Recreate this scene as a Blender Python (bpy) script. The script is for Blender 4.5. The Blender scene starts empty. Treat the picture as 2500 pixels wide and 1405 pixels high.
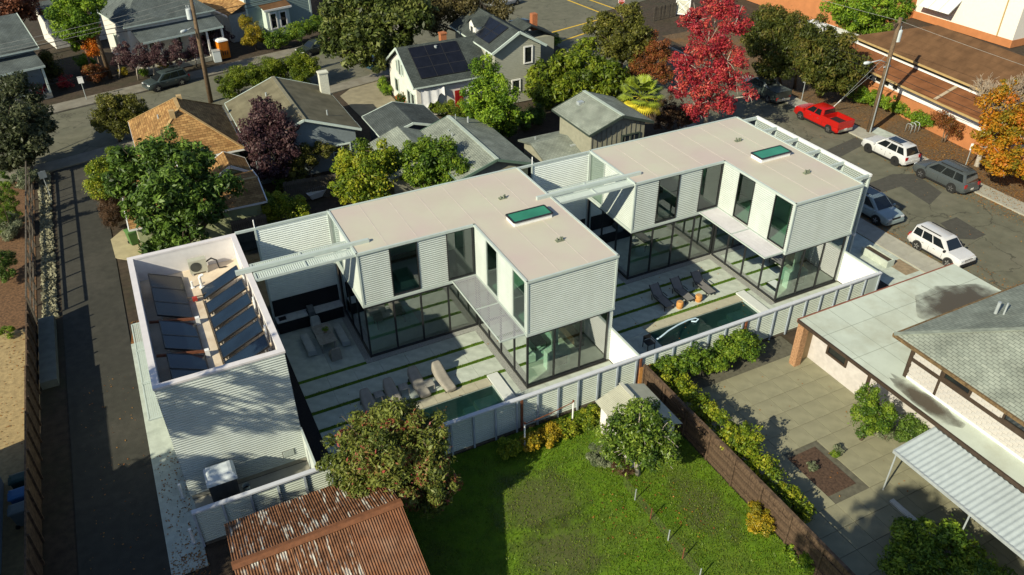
import bpy, math, random
import numpy as np
from mathutils import Vector, Matrix
random.seed(7); RNG = np.random.default_rng(7)
sc = bpy.context.scene
COL = sc.collection
# ------------------------------------------------------------------ camera
CAM = np.array([-16.005279, -30.314153, 30.546195]); YAW, PITCH, ROLL, FPX = 1.1085734, 0.6031628, -0.0073005, 1949.787
def _basis():
    cy, sy, cp, sp = math.cos(YAW), math.sin(YAW), math.cos(PITCH), math.sin(PITCH)
    f = np.array([cp*cy, cp*sy, -sp]); r = np.array([sy, -cy, 0.0]); u = np.cross(r, f)
    c, s = math.cos(ROLL), math.sin(ROLL)
    return c*r+s*u, -s*r+c*u, f
CR, CU, CF = _basis()
def G(px, py, z=0.0):                       # photo pixel -> point at height z
    d = CF + CR*(px-1250)/FPX - CU*(py-702.5)/FPX
    return CAM + (z-CAM[2])/d[2]*d
cam = bpy.data.cameras.new('camera'); camo = bpy.data.objects.new('camera', cam); COL.objects.link(camo)
camo.matrix_world = Matrix(((CR[0], CU[0], -CF[0], CAM[0]), (CR[1], CU[1], -CF[1], CAM[1]), (CR[2], CU[2], -CF[2], CAM[2]), (0, 0, 0, 1)))
cam.sensor_width = 36; cam.lens = FPX/2500*36; cam.clip_end = 2000; cam.clip_start = 0.5
sc.camera = camo
# ------------------------------------------------------------------ sky, sun, exposure
SUN = Vector((9.2, 3.6, -6.15)).normalized()
w = bpy.data.worlds.new('World'); sc.world = w; w.use_nodes = True
nt = w.node_tree; bg = nt.nodes['Background']; sky = nt.nodes.new('ShaderNodeTexSky'); sky.sky_type = 'NISHITA'
sky.sun_disc = False; sky.sun_elevation = math.asin(-SUN.z); sky.sun_rotation = math.atan2(-SUN.x, -SUN.y)
sky.air_density = 1.0; sky.dust_density = 0.6; sky.ozone_density = 2.0
nt.links.new(sky.outputs[0], bg.inputs[0]); bg.inputs[1].default_value = 0.085
sl = bpy.data.lights.new('sun', 'SUN'); sl.energy = 5.0; sl.angle = math.radians(0.5); sl.color = (1.0, 0.925, 0.70)
so = bpy.data.objects.new('sun', sl); COL.objects.link(so); so.rotation_euler = SUN.to_track_quat('-Z', 'Y').to_euler(); so.location = (-60, -30, 50)
sc.view_settings.view_transform = 'Standard'; sc.view_settings.look = 'None'; sc.view_settings.exposure = 0.42; sc.view_settings.gamma = 1.0
sc.render.engine = 'CYCLES'
sc.cycles.max_bounces = 8; sc.cycles.diffuse_bounces = 4; sc.cycles.glossy_bounces = 3; sc.cycles.transparent_max_bounces = 10; sc.cycles.transmission_bounces = 4
sc.cycles.caustics_reflective = False; sc.cycles.caustics_refractive = False
sc.cycles.use_denoising = True
# ------------------------------------------------------------------ materials
MATS = {}
def _n(nt, t, **k):
    n = nt.nodes.new(t)
    for a, b in k.items(): setattr(n, a, b)
    return n
def mat(name, col, rough=0.75, var=0.12, scale=3.0, bump=0.0, bscale=40.0, metal=0.0, spec=0.35, col2=None, stain=0.0, stain_col=None, sscale=0.35, detail=6, stretch=None, cracks=0.0):
    if name in MATS: return MATS[name]
    m = bpy.data.materials.new(name); m.use_nodes = True; t = m.node_tree; L = t.links.new; b = t.nodes['Principled BSDF']
    b.inputs['Roughness'].default_value = rough; b.inputs['Metallic'].default_value = metal; b.inputs['Specular IOR Level'].default_value = spec
    tc = _n(t, 'ShaderNodeTexCoord'); ns = _n(t, 'ShaderNodeTexNoise'); ns.inputs['Scale'].default_value = scale; ns.inputs['Detail'].default_value = detail
    L(tc.outputs['Object'], ns.inputs['Vector'])
    c2 = col2 or tuple(min(1, c*(1+var)) for c in col); c1 = tuple(c*(1-var) for c in col)
    rp = _n(t, 'ShaderNodeValToRGB'); rp.color_ramp.elements[0].position = 0.32; rp.color_ramp.elements[1].position = 0.68
    rp.color_ramp.elements[0].color = (*c1, 1); rp.color_ramp.elements[1].color = (*c2, 1); L(ns.outputs['Fac'], rp.inputs[0])
    out = rp.outputs[0]
    if stain:
        n2 = _n(t, 'ShaderNodeTexNoise'); n2.inputs['Scale'].default_value = sscale; n2.inputs['Detail'].default_value = 8; n2.inputs['Roughness'].default_value = 0.65
        if stretch:
            mp_ = _n(t, 'ShaderNodeMapping'); mp_.inputs['Scale'].default_value = stretch; L(tc.outputs['Object'], mp_.inputs[0]); L(mp_.outputs[0], n2.inputs['Vector'])
        else: L(tc.outputs['Object'], n2.inputs['Vector'])
        r2 = _n(t, 'ShaderNodeValToRGB'); r2.color_ramp.elements[0].position = 0.48; r2.color_ramp.elements[1].position = 0.70
        r2.color_ramp.elements[0].color = (0, 0, 0, 1); r2.color_ramp.elements[1].color = (stain, stain, stain, 1); L(n2.outputs['Fac'], r2.inputs[0])
        mx = _n(t, 'ShaderNodeMixRGB'); sc_ = stain_col or tuple(c*0.45 for c in col); mx.inputs[2].default_value = (*sc_, 1)
        L(r2.outputs[0], mx.inputs[0]); L(out, mx.inputs[1]); out = mx.outputs[0]
    if cracks:
        vo = _n(t, 'ShaderNodeTexVoronoi', feature='DISTANCE_TO_EDGE'); vo.inputs['Scale'].default_value = .22; nz = _n(t, 'ShaderNodeTexNoise'); nz.inputs['Scale'].default_value = .8; nz.inputs['Detail'].default_value = 6
        L(tc.outputs['Object'], nz.inputs['Vector']); ad = _n(t, 'ShaderNodeMixRGB', blend_type='LINEAR_LIGHT'); ad.inputs[0].default_value = .9; L(tc.outputs['Object'], ad.inputs[1]); L(nz.outputs['Color'], ad.inputs[2]); L(ad.outputs[0], vo.inputs['Vector'])
        r3 = _n(t, 'ShaderNodeMapRange', clamp=True); r3.inputs[1].default_value = .0; r3.inputs[2].default_value = .012; r3.inputs[3].default_value = cracks; r3.inputs[4].default_value = 0; L(vo.outputs['Distance'], r3.inputs[0])
        m3 = _n(t, 'ShaderNodeMixRGB'); m3.inputs[2].default_value = (*[c*.3 for c in col], 1); L(r3.outputs[0], m3.inputs[0]); L(out, m3.inputs[1]); out = m3.outputs[0]
    L(out, b.inputs['Base Color'])
    if bump:
        n3 = _n(t, 'ShaderNodeTexNoise'); n3.inputs['Scale'].default_value = bscale; n3.inputs['Detail'].default_value = 4; L(tc.outputs['Object'], n3.inputs['Vector'])
        bp = _n(t, 'ShaderNodeBump'); bp.inputs['Strength'].default_value = bump; bp.inputs['Distance'].default_value = 0.03; L(n3.outputs['Fac'], bp.inputs['Height']); L(bp.outputs[0], b.inputs['Normal'])
    MATS[name] = m; return m
def glassmat(name, tint, ior=1.5, boost=1.0, base=0.04, gloss=(0.9, 0.95, 0.95), rough=0.0, wav=0.0):
    if name in MATS: return MATS[name]
    m = bpy.data.materials.new(name); m.use_nodes = True; t = m.node_tree; L = t.links.new
    for n in list(t.nodes):
        if n.type == 'BSDF_PRINCIPLED': t.nodes.remove(n)
    o = [n for n in t.nodes if n.type == 'OUTPUT_MATERIAL'][0]
    tr = _n(t, 'ShaderNodeBsdfTransparent'); tr.inputs[0].default_value = (*tint, 1)
    gl = _n(t, 'ShaderNodeBsdfGlossy'); gl.inputs[0].default_value = (*gloss, 1); gl.inputs['Roughness'].default_value = rough
    fr = _n(t, 'ShaderNodeFresnel'); fr.inputs[0].default_value = ior
    ma = _n(t, 'ShaderNodeMath', operation='MULTIPLY_ADD', use_clamp=True); ma.inputs[1].default_value = boost; ma.inputs[2].default_value = base
    L(fr.outputs[0], ma.inputs[0]); mx = _n(t, 'ShaderNodeMixShader'); L(ma.outputs[0], mx.inputs[0]); L(tr.outputs[0], mx.inputs[1]); L(gl.outputs[0], mx.inputs[2]); L(mx.outputs[0], o.inputs[0])
    if wav:
        tc = _n(t, 'ShaderNodeTexCoord'); ns = _n(t, 'ShaderNodeTexNoise'); ns.inputs['Scale'].default_value = 2.5; L(tc.outputs['Object'], ns.inputs['Vector'])
        bp = _n(t, 'ShaderNodeBump'); bp.inputs['Strength'].default_value = wav; bp.inputs['Distance'].default_value = 0.05; L(ns.outputs['Fac'], bp.inputs['Height']); L(bp.outputs[0], gl.inputs['Normal']); L(bp.outputs[0], fr.inputs['Normal'])
    MATS[name] = m; return m
def shingle(name, c1, c2, mortar=None, w_=0.9, h_=0.17, bump=0.6, stain=0.0, patch=None):
    if name in MATS: return MATS[name]
    m = bpy.data.materials.new(name); m.use_nodes = True; t = m.node_tree; L = t.links.new; b = t.nodes['Principled BSDF']; b.inputs['Roughness'].default_value = 0.9; b.inputs['Specular IOR Level'].default_value = 0.15
    uv = _n(t, 'ShaderNodeUVMap'); br = _n(t, 'ShaderNodeTexBrick'); L(uv.outputs[0], br.inputs['Vector'])
    br.inputs['Color1'].default_value = (*c1, 1); br.inputs['Color2'].default_value = (*c2, 1); br.inputs['Mortar'].default_value = (*(mortar or tuple(c*0.4 for c in c1)), 1)
    br.inputs['Scale'].default_value = 1.0; br.inputs['Mortar Size'].default_value = 0.012; br.inputs['Brick Width'].default_value = w_*0.36; br.inputs['Row Height'].default_value = h_; br.inputs['Bias'].default_value = 0.0
    tc = _n(t, 'ShaderNodeTexCoord'); ns = _n(t, 'ShaderNodeTexNoise'); ns.inputs['Scale'].default_value = 0.9; ns.inputs['Detail'].default_value = 7; L(tc.outputs['Object'], ns.inputs['Vector'])
    mr = _n(t, 'ShaderNodeMapRange'); mr.inputs[1].default_value = 0.3; mr.inputs[2].default_value = 0.7; mr.inputs[3].default_value = 0.72; mr.inputs[4].default_value = 1.2; L(ns.outputs['Fac'], mr.inputs[0])
    mx = _n(t, 'ShaderNodeMixRGB', blend_type='MULTIPLY'); mx.inputs[0].default_value = 1; L(br.outputs['Color'], mx.inputs[1]); L(mr.outputs[0], mx.inputs[2]); L(mx.outputs[0], b.inputs['Base Color'])
    bp = _n(t, 'ShaderNodeBump'); bp.inputs['Strength'].default_value = bump; bp.inputs['Distance'].default_value = 0.04; bp.invert = True; L(br.outputs['Fac'], bp.inputs['Height']); L(bp.outputs[0], b.inputs['Normal'])
    MATS[name] = m; return m
def leafmat(name, cols, trans=0.33, rough=0.5):
    if name in MATS: return MATS[name]
    m = bpy.data.materials.new(name); m.use_nodes = True; t = m.node_tree; L = t.links.new; b = t.nodes['Principled BSDF']; b.inputs['Roughness'].default_value = rough; b.inputs['Specular IOR Level'].default_value = 0.3
    at = _n(t, 'ShaderNodeAttribute', attribute_name='tint'); rp = _n(t, 'ShaderNodeValToRGB'); L(at.outputs['Fac'], rp.inputs[0])
    el = rp.color_ramp.elements
    while len(el) < len(cols): el.new(0.5)
    for i, c in enumerate(cols): el[i].position = i/(len(cols)-1); el[i].color = (*c, 1)
    L(rp.outputs[0], b.inputs['Base Color']); tl = _n(t, 'ShaderNodeBsdfTranslucent'); L(rp.outputs[0], tl.inputs[0])
    mx = _n(t, 'ShaderNodeMixShader'); mx.inputs[0].default_value = trans; o = [n for n in t.nodes if n.type == 'OUTPUT_MATERIAL'][0]
    L(b.outputs[0], mx.inputs[1]); L(tl.outputs[0], mx.inputs[2]); L(mx.outputs[0], o.inputs[0])
    MATS[name] = m; return m
# ------------------------------------------------------------------ mesh builder
def V(*a): return np.array(a, float)
def unit(a): a = np.asarray(a, float); return a/(np.linalg.norm(a)+1e-12)
class MB:
    def __init__(s): s.v = []; s.f = []; s.uv = []; s.has = False
    def add(s, vs, fs, uvs=None):
        k = len(s.v); s.v += [tuple(map(float, p)) for p in vs]
        for i, f in enumerate(fs):
            s.f.append(tuple(j+k for j in f))
            s.uv.append([uvs[j] for j in f] if uvs is not None else [(0, 0)]*len(f))
        if uvs is not None: s.has = True
        return s
    def quad(s, a, b, c, d, uv=None): return s.add([a, b, c, d], [(0, 1, 2, 3)], uv)
    def obox(s, c, a, b, d):          # centre and three half-vectors
        c, a, b, d = map(np.asarray, (c, a, b, d))
        vs = [c+i*a+j*b+k*d for k in (-1, 1) for j in (-1, 1) for i in (-1, 1)]
        return s.add(vs, [(0, 2, 3, 1), (4, 5, 7, 6), (0, 1, 5, 4), (2, 6, 7, 3), (0, 4, 6, 2), (1, 3, 7, 5)])
    def box(s, x0, x1, y0, y1, z0, z1): return s.obox(V((x0+x1)/2, (y0+y1)/2, (z0+z1)/2), V((x1-x0)/2, 0, 0), V(0, (y1-y0)/2, 0), V(0, 0, (z1-z0)/2))
    def bar(s, p, q, w_, h_, up=(0, 0, 1)):
        p, q = np.asarray(p, float), np.asarray(q, float); d = q-p; n = unit(d); side = np.cross(n, up)
        if np.linalg.norm(side) < 1e-5: side = np.cross(n, (0, 1, 0))
        side = unit(side); u2 = np.cross(side, n)
        return s.obox((p+q)/2, d/2, side*w_/2, u2*h_/2)
    def tube(s, pts, r, n=8, cap=True):
        pts = [np.asarray(p, float) for p in pts]; k = len(pts); rs = [r]*k if np.isscalar(r) else r; vs = []; fs = []
        ref = None
        for i, p in enumerate(pts):
            d = unit(pts[min(i+1, k-1)]-pts[max(i-1, 0)])
            if ref is None: ref = np.cross(d, (0, 0, 1)) if abs(d[2]) < 0.9 else np.cross(d, (1, 0, 0))
            a = unit(ref-d*np.dot(ref, d)); b = np.cross(d, a); ref = a
            for j in range(n):
                t = 2*math.pi*j/n; vs.append(p+rs[i]*(math.cos(t)*a+math.sin(t)*b))
        for i in range(k-1):
            for j in range(n): fs.append((i*n+j, i*n+(j+1) % n, (i+1)*n+(j+1) % n, (i+1)*n+j))
        if cap: fs.append(tuple(range(n-1, -1, -1))); fs.append(tuple(range((k-1)*n, k*n)))
        return s.add(vs, fs)
    def cyl(s, x, y, z0, z1, r, n=14, r2=None): return s.tube([(x, y, z0), (x, y, z1)], [r, r if r2 is None else r2], n)
    def prism(s, poly, z0, z1):
        n = len(poly); vs = [(x, y, z0) for x, y in poly]+[(x, y, z1) for x, y in poly]
        return s.add(vs, [tuple(range(n-1, -1, -1)), tuple(range(n, 2*n))]+[(i, (i+1) % n, n+(i+1) % n, n+i) for i in range(n)])
    def loft(s, rings, close=True, cap=True):
        n = len(rings[0]); vs = [p for r in rings for p in r]; fs = []
        for i in range(len(rings)-1):
            for j in range(n if close else n-1): fs.append((i*n+j, i*n+(j+1) % n, (i+1)*n+(j+1) % n, (i+1)*n+j))
        if cap: fs.append(tuple(range(n-1, -1, -1))); fs.append(tuple(range((len(rings)-1)*n, len(rings)*n)))
        return s.add(vs, fs)
    def corr(s, P, A, B, n, amp, N, seg=6, lap=False, cusp=False):   # sheet from P, ribs run along A, n waves across B, depth along N
        P, A, B, N = map(lambda a: np.asarray(a, float), (P, A, B, N)); vs = []; k = n*seg+1 if not lap else 2*n
        for i in range(k):
            if lap: t = ((i+1)//2)/n if i % 2 else (i//2)/n; h = amp if i % 2 == 0 else 0.0
            else: t = i/(k-1); h = amp*math.sin(2*math.pi*n*t) if not cusp else amp*(abs(math.sin(math.pi*n*t))**.7-.6)
            vs += [P+B*t+N*h, P+A+B*t+N*h]
        return s.add(vs, [(2*i, 2*i+1, 2*i+3, 2*i+2) for i in range(k-1)])
    def mesh(s, name):
        me = bpy.data.meshes.new(name); me.from_pydata(s.v, [], s.f)
        if s.has:
            l = me.uv_layers.new(name='UVMap'); l.data.foreach_set('uv', np.array([c for f in s.uv for c in f], np.float32).ravel())
        me.update(); return me
    def build(s, name, m, parent=None, kind=None, smooth=False, label=None):
        me = s.mesh(name); me.materials.append(m)
        if smooth:
            me.polygons.foreach_set('use_smooth', [True]*len(me.polygons))
            if smooth == 2: me.set_sharp_from_angle(angle=.55)
        return put(me, name, parent, kind, label)
PINV = {}
def put(me, name, parent=None, kind=None, label=None):
    o = bpy.data.objects.new(name, me); COL.objects.link(o)
    if parent is not None:
        o.parent = parent
        if parent.name in PINV: o.matrix_parent_inverse = PINV[parent.name]
    if kind: o['kind'] = kind
    if label: o['label'] = label
    return o
def thing(name, label, cat, loc=(0, 0, 0), rz=0.0, group=None, local=False):
    o = bpy.data.objects.new(name, None); COL.objects.link(o); o.empty_display_size = 0.3
    o.location = [float(c) for c in loc]; o.rotation_euler = (0, 0, rz); o['label'] = label; o['category'] = cat
    if group: o['group'] = group
    if not local: PINV[o.name] = (Matrix.Translation(Vector([float(c) for c in loc])) @ Matrix.Rotation(rz, 4, 'Z')).inverted()
    return o
def tag(o, label, cat, group=None):
    o['label'] = label; o['category'] = cat
    if group: o['group'] = group
    return o
def copy_tree(o, parent=None):
    c = o.copy(); COL.objects.link(c)
    if parent is not None: c.parent = parent
    for ch in o.children: copy_tree(ch, c)
    return c
def again(o, loc, rz=None, label=None, scale=None):
    c = copy_tree(o); c.location = [float(q) for q in loc]
    if rz is not None: c.rotation_euler = (0, 0, rz)
    if label: c['label'] = label
    if scale: c.scale = (scale,)*3
    return c
# ------------------------------------------------------------------ shared materials
WHITE = mat('white_painted_steel', (0.455, 0.50, 0.475), 0.5, 0.05, 1.2, stain=0.4, stain_col=(0.37, 0.40, 0.36), sscale=0.9, stretch=(1, 1, .22))
TRIMW = mat('pale_trim_paint', (0.43, 0.49, 0.465), 0.45, 0.04)
PURE = mat('bright_white_paint', (0.76, 0.76, 0.75), 0.5, 0.04)
MEMB = mat('roof_membrane', (0.52, 0.435, 0.395), 0.7, 0.05, 0.25, col2=(0.50, 0.495, 0.385), stain=0.55, stain_col=(0.45, 0.40, 0.33), sscale=0.22)
DARKF = mat('black_aluminium', (0.018, 0.019, 0.021), 0.4, 0.1, spec=0.5)
GLASS = glassmat('green_tinted_glass', (0.80, 0.97, 0.88), 1.5, 1.5, 0.26)
GLASSD = glassmat('dark_green_glass', (0.30, 0.50, 0.40), 1.5, 1.2, 0.08)
FARG = mat('window_glass', (0.012, 0.016, 0.018), 0.06, 0.3, 0.6, spec=0.8)
CONC = mat('patio_concrete', (0.43, 0.475, 0.42), 0.85, 0.12, 2.2, bump=0.1, stain=0.6, stain_col=(0.24, 0.275, 0.24), sscale=0.8)
CONCS = mat('sidewalk_concrete', (0.33, 0.32, 0.27), 0.9, 0.1, 1.6, bump=0.15, stain=0.4, stain_col=(0.2, 0.19, 0.16), sscale=0.5)
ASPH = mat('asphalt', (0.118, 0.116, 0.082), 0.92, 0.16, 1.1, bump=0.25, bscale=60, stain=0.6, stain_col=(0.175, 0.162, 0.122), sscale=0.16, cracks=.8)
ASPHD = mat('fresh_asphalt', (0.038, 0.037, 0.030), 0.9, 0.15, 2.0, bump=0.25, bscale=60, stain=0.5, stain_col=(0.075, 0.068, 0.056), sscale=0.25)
SOIL = mat('dark_soil', (0.050, 0.036, 0.024), 0.95, 0.3, 2.5, bump=0.5, bscale=18, stain=0.6, stain_col=(0.03, 0.035, 0.015))
BARK = mat('bark', (0.13, 0.095, 0.065), 0.9, 0.3, 6, bump=0.6, bscale=25)
BARKL = mat('pale_bark', (0.36, 0.32, 0.27), 0.9, 0.25, 6, bump=0.5, bscale=25)
WOODF = mat('weathered_brown_fence', (0.072, 0.044, 0.026), 0.9, 0.4, 5, col2=(0.125, 0.08, 0.05), bump=0.4, bscale=25)
WOODG = mat('grey_old_wood', (0.10, 0.085, 0.066), 0.9, 0.3, 5, bump=0.4)
CEDAR = mat('fresh_cedar', (0.50, 0.24, 0.07), 0.7, 0.2, 5)
RUSTP = mat('rusty_steel', (0.16, 0.055, 0.026), 0.85, 0.3, 6)
GALV = mat('galvanised_steel', (0.42, 0.46, 0.47), 0.45, 0.1, 4, metal=0.3)
RUBB = mat('tyre_rubber', (0.015, 0.015, 0.015), 0.9, 0.1)
GRASS_M = mat('lawn_grass', (0.075, 0.150, 0.005), 0.95, 0.25, 1.3, col2=(0.11, 0.205, 0.006), bump=0.7, bscale=30, stain=0.5, stain_col=(0.105, 0.10, 0.03), sscale=0.30)
# ================================================================== setting: ground, streets, alley
D = 18.27; A0, A1, B1, B2, H1, H2 = -7.07, 5.52, 6.66, 12.11, 3.84, 7.32
GX0, GX1, GY0, GH = -18.32, -12.62, 0.20, 7.19; FY, FH, FX0, FX1 = -2.82, 2.28, -18.23, 23.94
PX0, PX1, PY0, PY1 = -9.2, -1.65, -1.7, 1.15
def rects(name, m, xs, ys, z, skip=(), kind='structure', parent=None):
    b = MB()
    for i in range(len(xs)-1):
        for j in range(len(ys)-1):
            if (i, j) in skip: continue
            b.quad((xs[i], ys[j], z), (xs[i+1], ys[j], z), (xs[i+1], ys[j+1], z), (xs[i], ys[j+1], z))
    return b.build(name, m, parent, kind)
rects('ground', SOIL, [-320, PX0, PX1, PX0+D, PX1+D, 320], [-320, PY0, PY1, 320], -0.06, {(1, 1), (3, 1)})
def sheet(name, m, pts, z, kind='structure', parent=None, h=0.0):
    b = MB()
    if h: b.prism([(p[0], p[1]) for p in pts], z-h, z)
    else: b.add([(p[0], p[1], z) for p in pts], [tuple(range(len(pts)))])
    return b.build(name, m, parent, kind)
near = lambda x: 51.3+0.25*x
far = lambda x: 63.1+0.25*x
sheet('side_street', ASPH, [(31.6, -80), (43.15, -80), (43.15, 180), (31.6, 180)], -0.02)
sheet('cross_street', ASPH, [(-150, near(-150)), (150, near(150)), (150, far(150)), (-150, far(-150))], -0.016)
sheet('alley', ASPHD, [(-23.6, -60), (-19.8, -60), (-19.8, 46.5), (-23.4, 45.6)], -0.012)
# pavements as raised slabs with kerbs
PATCH = mat('asphalt_patch', (0.062, 0.060, 0.050), 0.92, 0.15, 3, bump=0.2)
def pavement(name, x0, x1, y0, y1, step, lab=None, rot=None):
    t = MB(); t.prism([(x0+.02, y0), (x1-.02, y0), (x1-.02, y1), (x0+.02, y1)], -0.05, 0.085); base = t.build(name, CONCS, None, 'structure'); n = max(1, int((y1-y0)/step)); me = None
    for i in range(n):
        a = y0+(y1-y0)*i/n
        if me is None: q = MB(); q.box(x0, x1, .012, (y1-y0)/n-.012, 0.05, 0.10); me = q.mesh('paving_slab'); me.materials.append(CONCS)
        o = put(me, 'paving_slab', base); o.location = (0, a, random.uniform(-.004, .004))
pavement('pavement_near', 29.8, 31.5, -24, 26, 1.7)
pavement('pavement_far', 43.3, 44.9, -6, 34, 1.6)
b = MB(); b.box(31.5, 31.66, -60, 50, -0.05, 0.11); b.build('kerb_near', CONCS, None, 'structure')
b = MB(); b.box(43.12, 43.28, -60, 50, -0.05, 0.11); b.build('kerb_far', CONCS, None, 'structure')
sheet('forecourt', CONC, [(23.9, -5), (29.78, -5), (29.78, 13.5), (23.9, 13.5)], 0.03, h=0.08)
sheet('forecourt_patch', mat('old_concrete', (0.25, 0.19, 0.12), .9, .2, 4), [(28.4, -1.7), (29.7, -1.7), (29.7, 0), (28.4, 0)], 0.036)
sheet('pavement_pole_pad', CONC, [(44.92, 14.2), (46.4, 14.4), (46.4, 17.3), (44.92, 17.3)], 0.08, h=0.1)
for pts in ([(2090, 460), (2180, 425), (2235, 425), (2300, 470), (2270, 500), (2200, 455), (2130, 478)], [(2295, 545), (2335, 530), (2407, 573), (2380, 585), (2340, 583)], [(2005, 372), (2090, 335), (2115, 350), (2040, 390)]):
    sheet('asphalt_patch', PATCH, [G(*p) for p in pts], -0.014)
# cross street pavements with kerbs
for nm, fn, o0, o1 in (('pavement_cross_far', far, .15, 2.6), ('pavement_cross_near', near, -2.2, -.15)):
    for x0, x1 in ((-60, 29),):
        sheet(nm, mat('shaded_street_pavement', (.20, .185, .15), .9, .15, 1.2, bump=.2, stain=.5, stain_col=(.10, .08, .05)), [(x0, fn(x0)+o0), (x1, fn(x1)+o0), (x1, fn(x1)+o1), (x0, fn(x0)+o1)], 0.09, h=0.14)  # concrete made darker in colour to stand in for shade on these pavements
sheet('driveway', mat('driveway_concrete', (0.25, 0.22, 0.15), .9, .15, 1.5, stain=.4), [G(830, 235), G(905, 180), G(965, 245), G(975, 300), G(880, 285)], -0.005)
for i, (p, q) in enumerate(((( 1385, 0), (1478, 36)), ((1440, 0), (1508, 24)), ((1345, 80), (1470, 46)), ((1370, 101), (1442, 77)))):
    a, c = G(*p)[:2], G(*q)[:2]; d = unit(c-a); n = np.array([-d[1], d[0]])*.14
    sheet('painted_line', mat('yellow_road_paint', (0.62, 0.40, 0.04), .8, .2, 5), [a-n, c-n, c+n, a+n], -0.008)
# alley edges: apron, gravel strip, retained bed
ap = sheet('apron', CONC, [(-19.8, -4), (-18.25, -4), (-18.25, 14.6), (-19.8, 14.6)], 0.0, h=0.1)
sheet('bin_pad', mat('tan_concrete', (0.36, 0.31, 0.19), .9, .15, 1.5, stain=.4), [G(270, 585), G(300, 560), G(345, 560), G(345, 640), G(282, 630)], -0.004, h=0.05)
sheet('leaf_litter', mat('rust_leaf_litter', (0.20, 0.085, 0.025), .95, .4, 6, bump=.6), [(-19.8, 14.7), (-18.3, 13.5), (-18.3, 17), (-19.5, 16.6)], -0.02)
sheet('bark_bed', mat('bark_mulch', (0.13, 0.07, 0.034), .95, .45, 7, bump=.8, bscale=25), [(-60, 19.6), (-24.95, 19.6), (-24.95, 45.2), (-60, 36)], -0.03)
sheet('sand_yard', mat('sandy_ground', (0.32, 0.24, 0.12), .95, .2, 4, bump=.4, stain=.5, stain_col=(.22, .15, .07)), [(-60, -30), (-25.1, -30), (-25.1, 19.4), (-60, 19.4)], -0.034)
sheet('lawn', GRASS_M, [(-9.9, -45), (5.6, -45), (5.6, FY-.1), (-9.9, FY-.1)], -0.03)
sheet('gravel_verge', SOIL, [(-19.8, -45), (-9.9, -45), (-9.9, -4.1), (-19.8, -4.1)], -0.035)
sheet('planting_strip', mat('mulch_leaves', (0.115, 0.075, 0.040), .95, .45, 5, bump=.6, bscale=22, stain=.7, stain_col=(.20, .09, .022), sscale=.35), [(44.95, -40), (55, -40), (55, 50), (44.95, 50)], -0.025)
# ================================================================== corrugated helpers
def hsheet(b, x0, y0, x1, y1, z0, z1, n=(0, -1, 0), pitch=0.14, amp=0.055):
    b.corr((x0, y0, z0), (x1-x0, y1-y0, 0), (0, 0, z1-z0), max(1, round((z1-z0)/pitch)), amp, n, 7, cusp=True); return b
def lattice(b, P, A, B, na, nb, t=0.035, h=0.02):
    P, A, B = map(lambda q: np.asarray(q, float), (P, A, B))
    for i in range(na+1): b.bar(P+A*i/na, P+A*i/na+B, t, h)
    for i in range(nb+1): b.bar(P+B*i/nb+(0, 0, .003), P+B*i/nb+A+(0, 0, .003), t, h)
    return b
def win(root, P, r, w_, h_, fm, gm, fw=0.07, depth=0.08, mull=0, bars=0, name='window', trim=0.0):
    P = np.asarray(P, float); r = unit(r); up = V(0, 0, 1); n = np.cross(r, up); b = MB(); o = P+n*0.01; t = fw
    for c, hw, hh in ((o+r*w_/2+up*t/2, w_/2, t/2), (o+r*w_/2+up*(h_-t/2), w_/2, t/2), (o+r*t/2+up*h_/2, t/2, h_/2-t), (o+r*(w_-t/2)+up*h_/2, t/2, h_/2-t)): b.obox(c, r*hw, n*depth/2, up*hh)
    for i in range(mull): b.obox(o+r*w_*(i+1)/(mull+1)+up*h_/2, r*t*.35, n*depth*.4, up*(h_/2-t))
    for i in range(bars): b.obox(o+r*w_/2+up*h_*(i+1)/(bars+1), r*(w_/2-t), n*depth*.4, up*t*.35)
    f = b.build(name, fm, root); q = MB(); c = o-n*.012
    q.quad(c+r*t+up*t, c+r*(w_-t)+up*t, c+r*(w_-t)+up*(h_-t), c+r*t+up*(h_-t)); q.build('pane', gm, f); return f
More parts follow.
